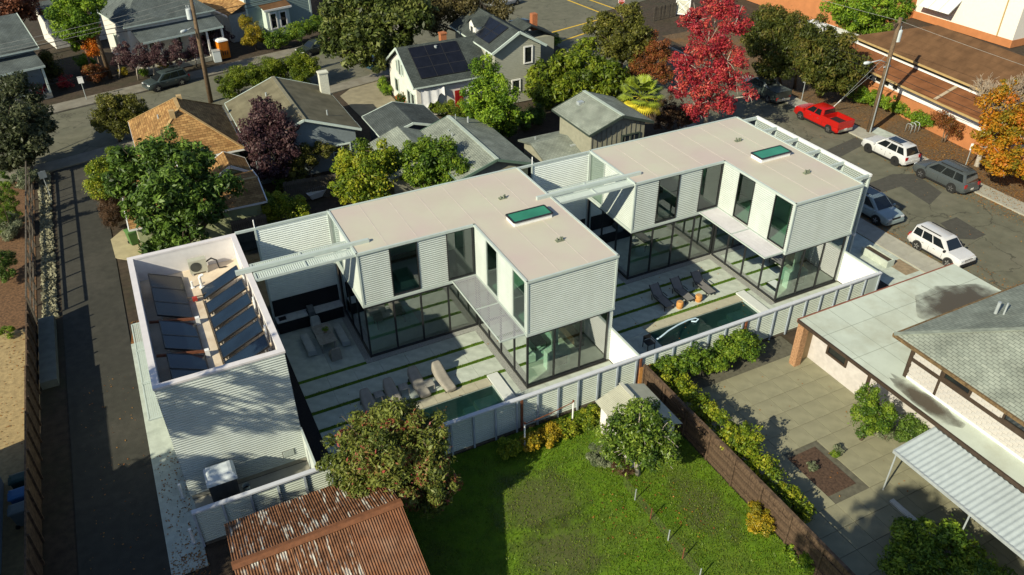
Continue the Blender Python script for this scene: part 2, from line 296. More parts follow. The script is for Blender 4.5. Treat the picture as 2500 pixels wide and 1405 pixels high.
# ================================================================== the two glass and steel houses
def modern(ox, lab, grid):
    h = thing('modern_house', lab, 'house', (ox, 0, 0)); X = lambda x: x+ox
    Lpoly = lambda e: [(X(0-e), 0-e), (X(A1+e), 0-e), (X(A1+e), B2+e), (X(A0-e), B2+e), (X(A0-e), B1-e), (X(0-e), B1-e)]
    MB().prism(Lpoly(-.04), H2-.25, H2-.02).build('roof', MEMB, h)
    SM = mat('membrane_seam', (.50, .445, .40), .75, .08, 2)
    for k in range(1, 7):
        x = A0+1.8*k; MB().box(X(x), X(x)+.05, (B1 if x < 0 else 0)+.1, B2-.1, H2-.021, H2-.012).build('roof_seam', SM, h)
    b = MB(); P = Lpoly(.03)
    for i in range(6):
        a, c = V(*P[i], H2-.05), V(*P[(i+1) % 6], H2-.05); d = unit(c-a)*.05; b.bar(a-d, c+d, .12, .15)
    b.build('coping', TRIMW, h)
    MB().prism(Lpoly(-.03), H1-.22, H1-.01).build('upper_floor', PURE, h)
    b = MB(); P = Lpoly(.025)
    for i in range(6):
        a, c = V(*P[i], H1-.07), V(*P[(i+1) % 6], H1-.07); d = unit(c-a)*.04; b.bar(a-d, c+d, .09, .16)
    b.build('edge_trim', TRIMW, h)
    MB().prism(Lpoly(-.02), -.04, .03).build('floor', mat('polished_concrete_floor', (.46, .47, .40), .4, .1, 1.2), h)
    # upper cladding
    z0, z1 = H1+.01, H2-.12; s = (0, -1, 0); wv = (-1, 0, 0)
    hsheet(MB(), X(0), 0, X(A1), 0, z0, z1, s).build('cladding', WHITE, h)
    for y0, y1 in ((5.06, B1), (1.70, 3.56), (0, .2)): hsheet(MB(), X(0), y1, X(0), y0, z0, z1, wv).build('cladding', WHITE, h)
    for x0, x1 in ((A0, -5.26), (-3.58, -1.80)): hsheet(MB(), X(x0), B1, X(x1), B1, z0, z1, s).build('cladding', WHITE, h)
    hsheet(MB(), X(A0), 10.2, X(A0), B1, z0, z1, wv).build('cladding', WHITE, h)
    MB().box(X(A0)+.02, X(A1)-.02, B2-.1, B2-.01, 0, H2-.26).build('wall', PURE, h)
    hsheet(MB(), X(A1), 0, X(A1), B2, 0, H2-.26, (1, 0, 0)).build('wall', WHITE, h)
    for x, y in ((0, 0), (A1, 0), (A0, B1), (A0, B2)): MB().box(X(x)-.05, X(x)+.05, y-.05, y+.05, H1-.16, H2-.14).build('corner_trim', TRIMW, h)
    # upper windows
    for y0, y1 in ((.2, 1.70), (3.56, 5.06)): win(h, (X(0), y1, H1+.12), (0, -1, 0), y1-y0, H2-H1-.26, TRIMW if grid else DARKF, GLASSD, .06)
    for x0, x1 in ((-5.26, -3.58), (-1.80, -.12)): win(h, (X(x0), B1, H1+.12), (1, 0, 0), x1-x0, H2-H1-.26, DARKF, GLASSD, .06)
    win(h, (X(A0), B2-.06, H1+.08), (0, -1, 0), 1.82, H2-H1-.22, TRIMW, GLASS, .05)
    # inner partitions
    MB().box(X(A0)+.1, X(A1)-.1, B1+3.2, B1+3.3, H1+.02, H2-.27).build('partition', PURE, h)
    MB().box(X(2.6), X(2.7), .1, B1+2.9, H1+.02, H2-.27).build('partition', PURE, h)
    # ground floor glazing: panel, then slim posts
    def glaze(pts, r):
        for i in range(len(pts)-1):
            p, q = V(*pts[i], 0), V(*pts[i+1], 0); d = unit(q-p)
            b = MB(); b.quad(p+d*.04+(0, 0, .12), q-d*.04+(0, 0, .12), q-d*.04+(0, 0, H1-.26), p+d*.04+(0, 0, H1-.26)); g = b.build('glass_panel', GLASS, h)
            MB().bar(p+(0, 0, .07), q+(0, 0, .07), .09, .13).build('rail', DARKF, g); MB().bar(p+(0, 0, H1-.25), q+(0, 0, H1-.25), .08, .09).build('rail', DARKF, g)
        for p in pts: b = MB(); b.box(p[0]-.05, p[0]+.05, p[1]-.05, p[1]+.05, 0, H1-.2); b.build('post', DARKF, h)
    glaze([(X(x), B1) for x in (A0+.04, -5.32, -3.62, -1.88, -.06)], 0)
    glaze([(X(0)+.05, y) for y in (.06, 1.66, 3.42, 5.1, 6.5)], 0)
    glaze([(X(x), .05) for x in (.06, 1.75, 3.46, 5.24)], 0)
    glaze([(X(A0)+.05, y) for y in (B1+.05, 8.4, 10.2, 12.0)], 0)
    hsheet(MB(), X(5.27), .03, X(A1), .03, 0, H1-.16, s, amp=.03).build('cladding', WHITE, h)
    MB().box(X(0)-.02, X(5.3), -.06, .0, 0, .12).build('plinth', DARKF, h)
    # awning over the terrace glass
    aw = MB()
    if grid:
        lattice(aw, (X(-1.55), .15, H1-.02), (1.5, 0, 0), (0, 3.15, 0), 15, 32, .032); lattice(aw, (X(-1.55), 3.42, H1-.02), (1.5, 0, 0), (0, 3.15, 0), 15, 32, .032)
        o = aw.build('awning', mat('perforated_white_steel', (.34, .35, .37), .5, .05), h); o['kind'] = 'stuff'
    else:
        aw.corr((X(-1.55), .15, H1-.02), (1.5, 0, 0), (0, 6.42, 0), 48, .018, (0, 0, 1)); o = aw.build('awning', mat('white_awning_sheet', (.55, .54, .56), .5, .05), h)
    f = MB(); f.bar((X(-1.58), .1, H1-.02), (X(-1.58), 6.6, H1-.02), .06, .09)
    for y in (.1, 3.36, 6.6): f.bar((X(-1.6), y, H1-.02), (X(0), y, H1-.02), .06, .09)
    f.build('awning_frame', TRIMW, o)
    # skylight and vents
    k = MB(); k.box(X(1.92), X(4.40), 5.30, 6.32, H2-.03, H2+.26); sk = k.build('skylight', PURE, h)
    f = MB()
    for p, q in (((1.9, 5.28), (4.42, 5.28)), ((4.42, 5.28), (4.42, 6.34)), ((4.42, 6.34), (1.9, 6.34)), ((1.9, 6.34), (1.9, 5.28))): f.bar((X(p[0]), p[1], H2+.28), (X(q[0]), q[1], H2+.28), .1, .07)
    f.build('skylight_frame', DARKF, sk)
    MB().quad((X(1.95), 5.33, H2+.29), (X(4.37), 5.33, H2+.29), (X(4.37), 6.29, H2+.29), (X(1.95), 6.29, H2+.29)).build('pane', mat('skylight_green_glass', (.03, .20, .115), .12, .25, .6, spec=.6), sk)
    for vx, vy in ((2.85, 8.75), (3.5, 2.8)):
        v = MB(); v.box(X(vx)-.24, X(vx)+.24, vy-.13, vy+.13, H2-.02, H2+.03)
        for dx in (-.13, .06, .17): v.cyl(X(vx)+dx, vy+random.uniform(-.06, .06), H2, H2+random.uniform(.12, .24), .055, 8)
        v.build('roof_vent', mat('vent_grey_green', (.15, .17, .12), .7, .3), h)
    f = MB(); f.bar((X(A0)+.9, 7.62, H2+.08), (X(A0)+1.05, 7.62, H2+.08), .12, .14); f.build('beam_bracket', PURE, h)
    return h
HA = modern(0, 'white corrugated two-storey glass house nearest the camera, with mesh awning', True)
HB = modern(D, 'white corrugated two-storey glass house beside the street, with solid awning', False)
# street-side screen of the second house
scn = thing('street_screen', 'white steel screen frame standing off the street side of the far house', 'screen', (25.1, 6.6, 0))
xs0, xs1, ya, yb = D+A1+.25, D+A1+1.98, 1.2, 12.0
for x in (xs1,):
    for i in range(6):
        y = ya+(yb-ya)*i/5; b = MB(); b.box(x-.07, x+.07, y-.07, y+.07, 2.4 if 0 < i < 5 else 0.05, 7.0); b.build('post', TRIMW, scn)
        b = MB(); b.bar((xs0, y, 6.93), (x, y, 6.93), .16, .2); b.build('cross_beam', TRIMW, scn)
for z in (2.5, 6.95): b = MB(); b.bar((xs1, ya-.1, z+.003), (xs1, yb+.1, z+.003), .2, .18); b.build('rail', PURE, scn)
for i in range(5):
    y0, y1 = ya+(yb-ya)*i/5+.1, ya+(yb-ya)*(i+1)/5-.1; b = MB()
    for k in range(34): b.bar((xs1, y0, 2.65+k*.125), (xs1, y1, 2.65+k*.125), .02, .06)
    for k in range(14): b.bar((xs1+.015, y0+(y1-y0)*k/13, 2.6), (xs1+.015, y0+(y1-y0)*k/13, 6.85), .05, .02)
    b.build('mesh_panel', TRIMW, scn, 'stuff')
# ================================================================== garage with rooftop collectors
g = thing('garage', 'white corrugated flat-topped garage block with deep parapet beside the alley', 'garage', (GX0, GY0, 0))
hsheet(MB(), GX0, GY0, GX1, GY0, .25, GH-.06).build('cladding', WHITE, g)
hsheet(MB(), GX0, B2, GX0, GY0, .25, GH-.06, (-1, 0, 0)).build('cladding', WHITE, g)
hsheet(MB(), GX1, GY0, GX1, B2, .25, GH-.06, (1, 0, 0)).build('cladding', WHITE, g)
MB().box(GX0+.03, GX1-.03, B2-.06, B2, .1, GH-.06).build('wall', PURE, g)
MB().box(GX0+.03, GX1-.03, GY0+.02, B2-.05, 0, .25).build('plinth', CONCS, g)
b = MB(); e = .24
for x0, x1, y0, y1 in ((GX0-.05, GX1+.05, GY0-.05, GY0+e), (GX0-.05, GX1+.05, B2-e, B2+.05), (GX0-.05, GX0+e, GY0+e, B2-e), (GX1-e, GX1+.05, GY0+e, B2-e)): b.box(x0, x1, y0, y1, GH-.06, GH+.05)
b.build('parapet_cap', mat('parapet_cap_paint', (.62, .59, .60), .5, .04), g)
b = MB(); FL = 5.75
for x0, x1, y0, y1 in ((GX0+e-.02, GX1-e+.02, GY0+e-.06, GY0+e-.02), (GX0+e-.02, GX1-e+.02, B2-e+.02, B2-e+.06), (GX0+e-.06, GX0+e-.02, GY0+e, B2-e), (GX1-e+.02, GX1-e+.06, GY0+e, B2-e)): b.box(x0, x1, y0, y1, FL-.05, GH-.06)
b.build('parapet_inner', mat('parapet_liner', (.66, .64, .64), .6, .04, stain=.2), g)
MB().box(GX0+e-.03, GX1-e+.03, GY0+e-.03, B2-e+.03, FL-.1, FL).build('roof', mat('stained_roof_membrane', (.62, .52, .40), .8, .1, 1.5, stain=.6, stain_col=(.40, .27, .17), sscale=.8), g)
b = MB(); b.box(-13.75, -13.15, GY0-.03, GY0-.01, .72, 1.15); lv = b.build('wall_vent', mat('vent_dark', (.12, .12, .11), .6, .1), g)
b = MB()
for k in range(6): b.box(-13.72, -13.18, GY0-.06, GY0-.035, .76+k*.065, .79+k*.065)
b.build('louvre', TRIMW, lv)
for z, (y0, y1) in enumerate(((3.35, 6.3), (6.4, 9.3), (9.4, 15.2))):
    if z == 2: y1 = 12.05
    b = MB(); lattice(b, (-19.2, y0, 3.0), (.82, 0, 0), (0, y1-y0, 0), 9, int((y1-y0)/.09), .03); o = b.build('canopy_panel', TRIMW, g, 'stuff')
    f = MB(); f.bar((-19.22, y0, 3.0), (-19.22, y1, 3.0), .06, .08); f.bar((-19.22, y0, 3.0), (-18.3, y0, 3.0), .06, .08); f.bar((-19.22, y1, 3.0), (-18.3, y1, 3.0), .06, .08); f.build('canopy_frame', TRIMW, o)
COLL = mat('collector_dark_glass', (.009, .018, .032), .16, .3, .8, spec=.6)
COLB = mat('collector_brown_black', (.022, .021, .020), .22, .3, .8, spec=.5)
ALU = mat('aluminium_rail', (.55, .56, .56), .4, .1, metal=.6)
def collector(P, A, B, m, lab, grp):
    P, A, B = map(lambda q: np.asarray(q, float), (P, A, B)); N = unit(np.cross(A, B))
    if N[2] < 0: N = -N
    t = thing('solar_collector', lab, 'solar collector', P, group=grp)
    MB().obox(P+A/2+B/2+N*.03, A/2, B/2, N*.03).build('glass_face', m, t)
    f = MB()
    for a, c in ((P, P+A), (P+A, P+A+B), (P+A+B, P+B), (P+B, P)): f.bar(a+N*.03, c+N*.03, .04, .09, N)
    f.build('frame', DARKF, t)
    l = MB()
    for q in (P+A*.1, P+A*.9):
        for c in (q, q+B): l.bar((c[0], c[1], FL-.02), (c[0], c[1], max(c[2], FL+.05)), .04, .04)
    l.build('support', ALU, t); return t
# left row leans low against the parapet, right row stands in six tilted collectors
for i, (y0, y1) in enumerate(((9.55, 10.95), (8.1, 9.5), (6.75, 8.05))):
    collector((-17.55, y0, FL+.85), (1.55, 0, -.70), (0, y1-y0, 0), COLB, 'brown-black solar collector in the low row, ' + ('next to the parapet corner' if i == 0 else 'second from the parapet corner' if i == 1 else 'just behind the first rust beam'), 'low row of roof collectors')
for i, (y0, y1) in enumerate(((4.95, 6.2), (3.75, 4.9), (2.1, 3.3), (0.75, 2.0))):
    collector((-17.55, y0, FL+.85), (1.55, 0, -.70), (0, y1-y0, 0), COLL, 'blue-black solar collector in the low row, ' + ('just in front of the first rust beam', 'between the two rust beams', 'just in front of the second rust beam', 'closest to the front parapet')[i], 'low row of roof collectors')
for i in range(6):
    y = 8.0-i*1.32+(.3 if i == 0 else .12 if i == 1 else 0)
    collector((-15.15, y, FL+.10), (2.05, 0, .95), (0, .98, 0), COLL, 'tilted blue solar collector, ' + ('first', 'second', 'third', 'fourth', 'fifth', 'last')[i] + ' of six counted from the air conditioner', 'tilted roof collectors')
for i, (a, c) in enumerate((((-18.0, 6.5, FL+.75), (-15.85, 6.35, FL+.35)), ((-18.0, 3.52, FL+.75), (-15.85, 3.4, FL+.35)))):
    t = thing('roof_brace', 'rust-red steel brace across the garage roof, ' + ('nearer the air conditioner' if i == 0 else 'nearer the front parapet'), 'brace', c)
    MB().bar(a, c, .10, .12).build('beam', RUSTP, t); q = MB(); q.box(c[0]-.05, c[0]+.16, c[1]-.1, c[1]+.1, FL, FL+.42); q.build('foot', PURE, t)
ac = thing('air_conditioner', 'beige outdoor air conditioning unit inside the garage parapet', 'air conditioner', (-15.0, 11.2, FL))
b = MB(); b.box(-15.45, -14.5, 11.1, 11.48, FL+.12, FL+.92); b.build('casing', mat('beige_casing', (.42, .42, .34), .5, .06), ac)
MB().tube([(-15.1, 11.085, FL+.52), (-15.1, 11.095, FL+.52)], .30, 18).build('fan_grille', mat('fan_dark', (.05, .055, .05), .5, .2), ac)
b = MB(); b.tube([(-14.5, 11.3, FL+.6), (-14.2, 11.3, FL+.75), (-13.95, 11.3, FL+.55), (-13.9, 11.25, FL+.05), (-13.5, 11.2, FL+.03)], .045, 7); b.build('hose', DARKF, ac, smooth=True)
b = MB(); b.box(-15.4, -15.3, 11.1, 11.48, FL, FL+.12); b.box(-14.65, -14.55, 11.1, 11.48, FL, FL+.12); b.build('foot', ALU, ac)
for i, (x, y, r, hh) in enumerate(((-15.55, 9.9, .06, .42), (-15.1, 9.75, .075, .62), (-13.0, 7.85, .05, 1.35), (-13.0, 5.2, .05, 1.5), (-13.0, 2.55, .05, 1.5))):
    t = thing('vent_pipe', ('short white roof pipe with a cowl by the collectors', 'tall bent white roof pipe by the collectors', 'white pipe rising between the first and second tilted collectors', 'white pipe rising behind the third tilted collector', 'white pipe rising near the front parapet of the garage')[i], 'pipe', (x, y, FL))
    b = MB(); b.tube([(x, y, FL), (x, y, FL+hh)] + ([(x+.05, y, FL+hh+.1), (x+.22, y, FL+hh+.14)] if i == 1 else []), r, 9); b.build('pipe', PURE, t, smooth=False); q = MB(); q.cyl(x, y, FL, FL+.05, r*1.9, 10); q.build('flashing', PURE, t)
t = thing('pipework', 'thin dark pipes running across the garage roof between the collectors', 'pipework', (-15.6, 8, FL))
b = MB(); b.tube([(-16.1, 8.7, FL+.2), (-15.2, 8.6, FL+.2), (-14.6, 9.0, FL+.25)], .03, 6); b.tube([(-16.1, 8.5, FL+.16), (-15.2, 8.4, FL+.16)], .025, 6); b.tube([(-15.25, 8.3, FL+.06), (-15.25, .8, FL+.06)], .03, 6); b.tube([(-15.95, 6.2, FL+.06), (-15.95, .8, FL+.06)], .03, 6); b.build('pipe', mat('copper_dark', (.10, .075, .05), .5, .2), t)
b = MB(); b.box(-15.75, -15.5, 8.35, 8.55, FL+.1, FL+.3); b.build('pump', mat('red_pump', (.35, .04, .03), .5, .1), t)
# ================================================================== louvred bridges and back walls between the blocks
def bridge(x0, x1, lab, bx0, bx1):
    t = thing('louvre_bridge', lab, 'sunshade', ((x0+x1)/2, 7.6, 7.2)); z = H2-.12
    MB().bar((bx0, 7.63, H2+.06), (bx1, 7.63, H2+.06), .2, .24).build('beam', TRIMW, t)
    for y0, y1 in ((6.72, 7.42), (7.84, 8.35)):
        n = int((x1-x0)/.115); b = MB()
        for i in range(n):
            x = x0+(x1-x0)*(i+.5)/n; b.obox(V(x, (y0+y1)/2, z), V(.045, 0, .012), V(0, (y1-y0)/2, 0), V(-.004, 0, .012))
        o = b.build('louvres', TRIMW, t, 'stuff'); f = MB()
        for y in (y0, y1): f.bar((x0, y, z), (x1, y, z), .06, .14)
        for x in (x0+.04, (x0+x1)/2, x1-.04): f.bar((x, y0, z), (x, y1, z), .1, .13)
        f.build('louvre_frame', TRIMW, o)
    return t
bridge(GX1+.1, A0-.05, 'pale louvred sunshade bridging the garage and the near glass house', GX1-.75, A0+1.0)
bridge(A1+.1, A0+D-.05, 'pale louvred sunshade bridging the two glass houses', A1-.9, A0+D+1.0)
MESHM = glassmat('dark_mesh_screen', (.32, .40, .42), 1.1, .3, .05)
for i, (x0, x1) in enumerate(((GX1, A0), (A1, A0+D))):
    t = thing('back_wall', 'tall corrugated wall closing the courtyard between ' + ('garage and near house' if i == 0 else 'the two glass houses'), 'wall', (x0, B2, 0)); xm = x0+1.15
    hsheet(MB(), xm, B2-.02, x1-.05, B2-.02, 0, H2-.15, amp=.03).build('cladding', mat('bounce_lit_wall_paint', (.70, .76, .73), .5, .04), t)  # colour raised above the other cladding to stand in for bounced light
    f = MB(); f.bar((x0+.05, B2, H2-.08), (x1-.05, B2, H2-.08), .12, .14); f.bar((xm, B2-.03, 0), (xm, B2-.03, H2-.1), .1, .1); f.bar((x1-.1, B2-.04, 0), (x1-.1, B2-.04, H2-.1), .08, .1); f.build('frame', TRIMW, t)
    MB().quad((x0+.1, B2, 0), (xm, B2, 0), (xm, B2, H2-.2), (x0+.1, B2, H2-.2)).build('mesh_screen', MESHM, t)
    b = MB(); b.tube([(xm+.02, B2, H2-.05), (xm+.02, B2, H2+.5)], .035, 6); b.build('pipe', PURE, t)
    # outdoor kitchen counter at the foot of the wall
    k = thing('outdoor_kitchen', 'long stone-topped outdoor kitchen counter with black base, ' + ('beside the garage' if i == 0 else 'behind the far courtyard'), 'counter', (x0+1.2, B2-.6, 0)); c0, c1 = x0+1.22, x1-.2
    BLK = mat('black_cabinet', (.012, .013, .016), .5, .2)
    MB().box(c0, c1, B2-.78, B2-.1, .02, .86).build('cabinet', BLK, k)
    MB().box(c0-.02, c0+1.9, B2-.82, B2-.09, .86, .92).build('worktop', mat('grey_stone_top', (.50, .53, .52), .4, .12, 5), k)
    MB().box(c1-1.75, c1+.02, B2-.82, B2-.09, .86, .92).build('worktop', mat('grey_stone_top', (.50, .53, .52), .4), k)
    MB().box(c0, c1, B2-.085, B2-.05, .92, 2.1).build('splashback', BLK, k)
    b = MB(); b.box(c0+.15, c0+.6, B2-.66, B2-.26, .925, .94); b.build('sink', DARKF, k)
    b = MB(); gx0, gx1 = c0+1.95, c1-1.8
    b.loft([[V(x, B2-.85+dy, z) for dy, z in ((0, .7), (0, 1.1), (.12, 1.3), (.5, 1.34), (.68, 1.15), (.68, .7))] for x in (gx0, (gx0+gx1)/2, gx1)]); b.build('covered_grill', mat('grey_grill_cover', (.10, .115, .125), .8, .2, 4), k)
# ================================================================== courtyards
STRIP = mat('strip_grass', (0.065, 0.14, 0.010), .95, .3, 4, col2=(.10, .20, .012), bump=.8, bscale=35)
PEBB = mat('pale_pebbles', (.30, .31, .29), .9, .5, 22, bump=1.0, bscale=45)
BLKG = mat('black_gravel', (.022, .020, .022), .95, .5, 20, bump=1.0, bscale=45)
PLAST = mat('pool_plaster', (.38, .47, .44), .7, .08, 1.5)
WATER = glassmat('pool_water', (.44, .68, .62), 1.33, .9, .01, wav=.06)
SLABM = {}
def slab(base, x0, x1, y0, y1, m):
    key = (round(x1-x0, 3), round(y1-y0, 3), m.name)
    if key not in SLABM:
        q = MB(); q.box(.008, x1-x0-.008, .008, y1-y0-.008, -.05, 0); me = q.mesh('slab'); me.materials.append(m); SLABM[key] = me
    o = put(SLABM[key], 'slab', base); o.location = (x0, y0, random.uniform(-.003, .003)); return o
def court(ox, xl, xr, name, near_house):
    rects(name, mat('joint_mortar', (.16, .155, .13), .95, .2, 5), [xl, PX0+ox, PX1+ox, xr], [FY+.1, PY0, PY1, B2], -.035, {(1, 1)}); base = bpy.data.objects[name]
    def fill(x0, x1, y0, y1, n):
        for i in range(n): slab(base, x0+(x1-x0)*i/n, x0+(x1-x0)*(i+1)/n, y0, y1, CONC)
    xe = ox-.42
    for y0, y1 in ((5.0, 6.20), (3.5, 4.82), (2.02, 3.32)): fill(xl, xe, y0, y1, 7)
    top = ox+A0-.4
    for y0, y1 in ((6.40, 8.3), (8.3, 10.2), (10.2, 12.1)): fill(xl, top, y0, y1, 2)
    COP = mat('tan_coping', (.38, .36, .27), .85, .1, 2)
    for i in range(9): slab(base, ox+PX0+(PX1-PX0)*i/9, ox+PX0+(PX1-PX0)*(i+1)/9, PY1-.02, 1.84, COP)
    fill(xl, ox+PX0, PY1, 1.84, 1 if near_house else 2); fill(xl, ox+PX0, -2.7, PY1, 2)
    fill(ox-.94, xe, -2.7, 1.94, 1); fill(ox-.42, ox+A1-.05, -2.7, -.12, 4); fill(ox+PX0, ox-.94, -2.7, PY0, 5)
    st = MB()
    for yc in (6.30, 4.91, 3.41, 1.93):
        b = MB(); x1 = top if yc > 6 else xe; b.box(xl, x1, yc-.12, yc+.12, -.05, .012); b.build('grass_strip', STRIP, base)
    b = MB(); b.box(xe, ox-.03, -.1, B1, -.03, .004); b.box(top, ox+A0-.03, B1, B2, -.03, .004); b.box(top, xe, 6.21 if False else B1-.42, B1-.03, -.03, .004); b.build('pebble_margin', PEBB, base, 'stuff')
    # pool
    p = thing('swimming_pool', ('narrow teal swimming pool behind the bottlebrush tree' if near_house else 'narrow teal swimming pool of the far courtyard, with a hose in it'), 'pool', (ox+PX0, PY0, 0))
    x0, x1, y0, y1 = ox+PX0, ox+PX1, PY0, PY1; b = MB(); z = -1.5
    b.quad((x0, y0, z), (x1, y0, z), (x1, y1, z), (x0, y1, z)); b.quad((x0, y0, z), (x0, y1, z), (x0, y1, 0), (x0, y0, 0)); b.quad((x1, y0, z), (x1, y0, 0), (x1, y1, 0), (x1, y1, z)); b.quad((x0, y1, z), (x1, y1, z), (x1, y1, 0), (x0, y1, 0)); b.quad((x0, y0, z), (x0, y0, 0), (x1, y0, 0), (x1, y0, z)); b.build('basin', PLAST, p)
    b = MB(); b.box(x1-1.2, x1-.01, y0+.01, y1-.01, z, -.75); b.box(x1-1.9, x1-1.2, y0+.01, y1-.01, z, -1.1); b.build('steps', PLAST, p)
    MB().quad((x0, y0, -.12), (x1, y0, -.12), (x1, y1, -.12), (x0, y1, -.12)).build('water', WATER, p)
    t = tag(MB().box(ox-1.63, ox-.96, PY0, 1.9, 0, .12).build('pool_cover_box', mat('pale_bench_concrete', (.55, .58, .56), .7, .05)), 'long pale concrete slab at the end of the ' + ('near' if near_house else 'far') + ' pool', 'slab')
court(0, GX1+1.1, A1, 'patio', True)
court(D, A1+.02, D+A1, 'patio_far', False)
MB().box(GX1+.02, GX1+1.1, FY+.1, B2, -.06, -.004).build('gravel_bed', BLKG, None, 'structure')
MB().box(GX0, GX1, FY+.1, GY0, -.06, -.01).build('service_yard', CONCS, None, 'structure')
# low white walls from house to fence
for i, x in enumerate((A1, D+A1)):
    t = thing('wing_wall', 'short bright white corrugated wall joining the ' + ('near' if i == 0 else 'far') + ' house to the front fence', 'wall', (x, -1.4, 0))
    hsheet(MB(), x, 0, x, FY+.06, 0, FH+.02, (-1, 0, 0)).build('cladding', PURE, t); MB().bar((x, .0, FH+.05), (x, FY, FH+.05), .1, .1).build('cap', TRIMW, t)
t = thing('garage_side_fence', 'short white corrugated fence between the garage and the front fence', 'fence', (GX1, -1.4, 0))
hsheet(MB(), GX1, GY0, GX1, FY+.06, 0, FH, (-1, 0, 0)).build('cladding', WHITE, t); MB().bar((GX1, GY0-.03, FH+.04), (GX1, FY, FH+.04), .1, .1).build('cap', TRIMW, t)
# ================================================================== long front fence: panels between posts under a cap
f = thing('corrugated_fence', 'long white corrugated steel fence along the front of the houses', 'fence', (FX0, FY, 0)); n = 34
for i in range(n+1):
    x = FX0+(FX1-FX0)*i/n; rust = i in (7, 13, 19, 25)
    MB().box(x-.05, x+.05, FY-.11, FY-.04, 0, FH-.04).build('post', mat('blue_grey_post', (.33, .38, .44), .5, .1) , f)
    if rust: MB().box(x+.22, x+.34, FY-.13, FY-.05, -.02, FH-.05).build('rusty_post', RUSTP, f)
pm = None
for i in range(n):
    x0 = FX0+(FX1-FX0)*i/n; dx = (FX1-FX0)/n
    if pm is None: q = MB(); hsheet(q, .02, 0, dx-.02, 0, .12, FH-.05, pitch=.145, amp=.055); pm = q.mesh('panel'); pm.materials.append(mat('fence_sheet', (.48, .53, .47), .5, .06, 1.2, stain=.3))
    o = put(pm, 'panel', f); o.location = (x0-FX0, 0, 0); o.matrix_parent_inverse = Matrix()
MB().box(FX0-.06, FX1+.06, FY-.14, FY+.09, FH-.04, FH+.05).build('cap_rail', mat('cap_rail_paint', (.52, .54, .58), .45, .05), f)
MB().box(FX0, FX1, FY-.05, FY+.05, 0, .12).build('kickboard', WOODG, f)
t = tag(MB().box(FX1-.9, FX1+.05, FY-.02, FY+.06, .1, FH-.06).build('gate_panel', TRIMW), 'plain pale panel closing the street end of the corrugated fence', 'panel')
# ================================================================== furniture outdoors
COVG = mat('taupe_furniture_cover', (.27, .25, .215), .9, .12, 3, bump=.5, bscale=7)
TEAK = mat('weathered_teak', (.30, .29, .26), .8, .2, 5)
SLING = mat('grey_sling', (.17, .165, .16), .7, .1)
def covered_lounger():
    t = thing('covered_lounger', '', 'lounger', local=True); b = MB(); rings = []
    prof = [(-1.05, .30, .30), (-.98, .42, .34), (-.2, .42, .36), (.15, .5, .36), (.55, .85, .34), (.85, 1.08, .30), (.95, 1.0, .26), (1.0, .4, .28)]
    for k, (y, z, hw) in enumerate(prof):
        j = lambda s: random.uniform(-s, s)
        rings.append([V(-hw-.05+j(.03), y+j(.02), .06), V(-hw+j(.02), y, z*.75), V(-hw*.8, y, z+j(.02)), V(0, y, z-.03+j(.03)), V(hw*.8, y, z+j(.02)), V(hw+j(.02), y, z*.75), V(hw+.05+j(.03), y+j(.02), .06)])
    b.loft(rings); o = b.build('cover', COVG, t, smooth=False)
    m = o.modifiers.new('s', 'SUBSURF'); m.levels = 1; m.render_levels = 2
    l = MB()
    for x in (-.3, .3):
        for y in (-.85, .8): l.cyl(x, y, 0, .2, .03, 6)
    l.build('leg', DARKF, t); return t
cl = covered_lounger()
for i, (px, py, rz) in enumerate(((905, 995, .05), (962, 968, .06), (1022, 938, .05), (1082, 925, .10))):
    p = G(px, py, .3); lab = ('lounger under a taupe cover, ' + ('closest to the garage', 'second from the garage', 'third from the garage', 'farthest from the garage, in full sun')[i])
    o = cl if i == 0 else again(cl, (0, 0, 0), 0); o.location = (p[0], p[1], 0); o.rotation_euler = (0, 0, rz); o['label'] = lab; o['group'] = 'covered loungers on the near patio'
def side_table():
    t = thing('side_table', '', 'table', local=True); b = None
    for k in range(6): MB().box(-.27, .27, -.26+k*.09, -.19+k*.09, .40, .43).build('slat', TEAK, t)
    for x in (-.24, .24):
        for y in (-.23, .23): MB().box(x-.025, x+.025, y-.025, y+.025, 0, .40).build('leg', TEAK, t)
    return t
st = side_table()
for i, (px, py) in enumerate(((925, 963), (985, 945), (1047, 937))):
    p = G(px, py, .4); o = st if i == 0 else again(st, (0, 0, 0), 0); o.location = (p[0], p[1], 0); o['label'] = 'small slatted teak table between the ' + ('first and second', 'second and third', 'third and fourth')[i] + ' covered loungers'; o['group'] = 'slatted side tables'
tb = thing('dining_table', 'weathered slatted teak dining table with a plant, on the near patio', 'table', (-9.1, 9.25, 0))
for k in range(9): MB().box(-9.62+k*.116, -9.62+k*.116+.1, 8.2, 10.25, .72, .76).build('slat', TEAK, tb)
for x in (-9.5, -8.7):
    for y in (8.4, 10.05): MB().box(x-.05, x+.05, y-.05, y+.05, 0, .72).build('leg', TEAK, tb)
MB().box(-9.55, -8.65, 8.3, 10.15, .64, .72).build('apron', TEAK, tb)
def bench(x, y, w_, l_, lab, m, hgt=.46):
    t = thing('bench', lab, 'bench', (x, y, 0)); b = MB(); r = []
    for k in range(5):
        yy = y-l_/2+l_*k/4; j = random.uniform(-.02, .02); r.append([V(x-w_/2, yy, .12), V(x-w_/2, yy, hgt-.05), V(x-w_*.35, yy, hgt+j), V(x+w_*.35, yy, hgt-j), V(x+w_/2, yy, hgt-.05), V(x+w_/2, yy, .12)])
    b.loft(r); b.build('cover', m, t); l = MB()
    for yy in (y-l_*.4, y+l_*.4):
        for xx in (x-w_*.35, x+w_*.35): l.cyl(xx, yy, 0, .14, .03, 6)
    l.build('leg', DARKF, t)
GC = mat('grey_cushion_cover', (.36, .39, .38), .85, .08, 3)
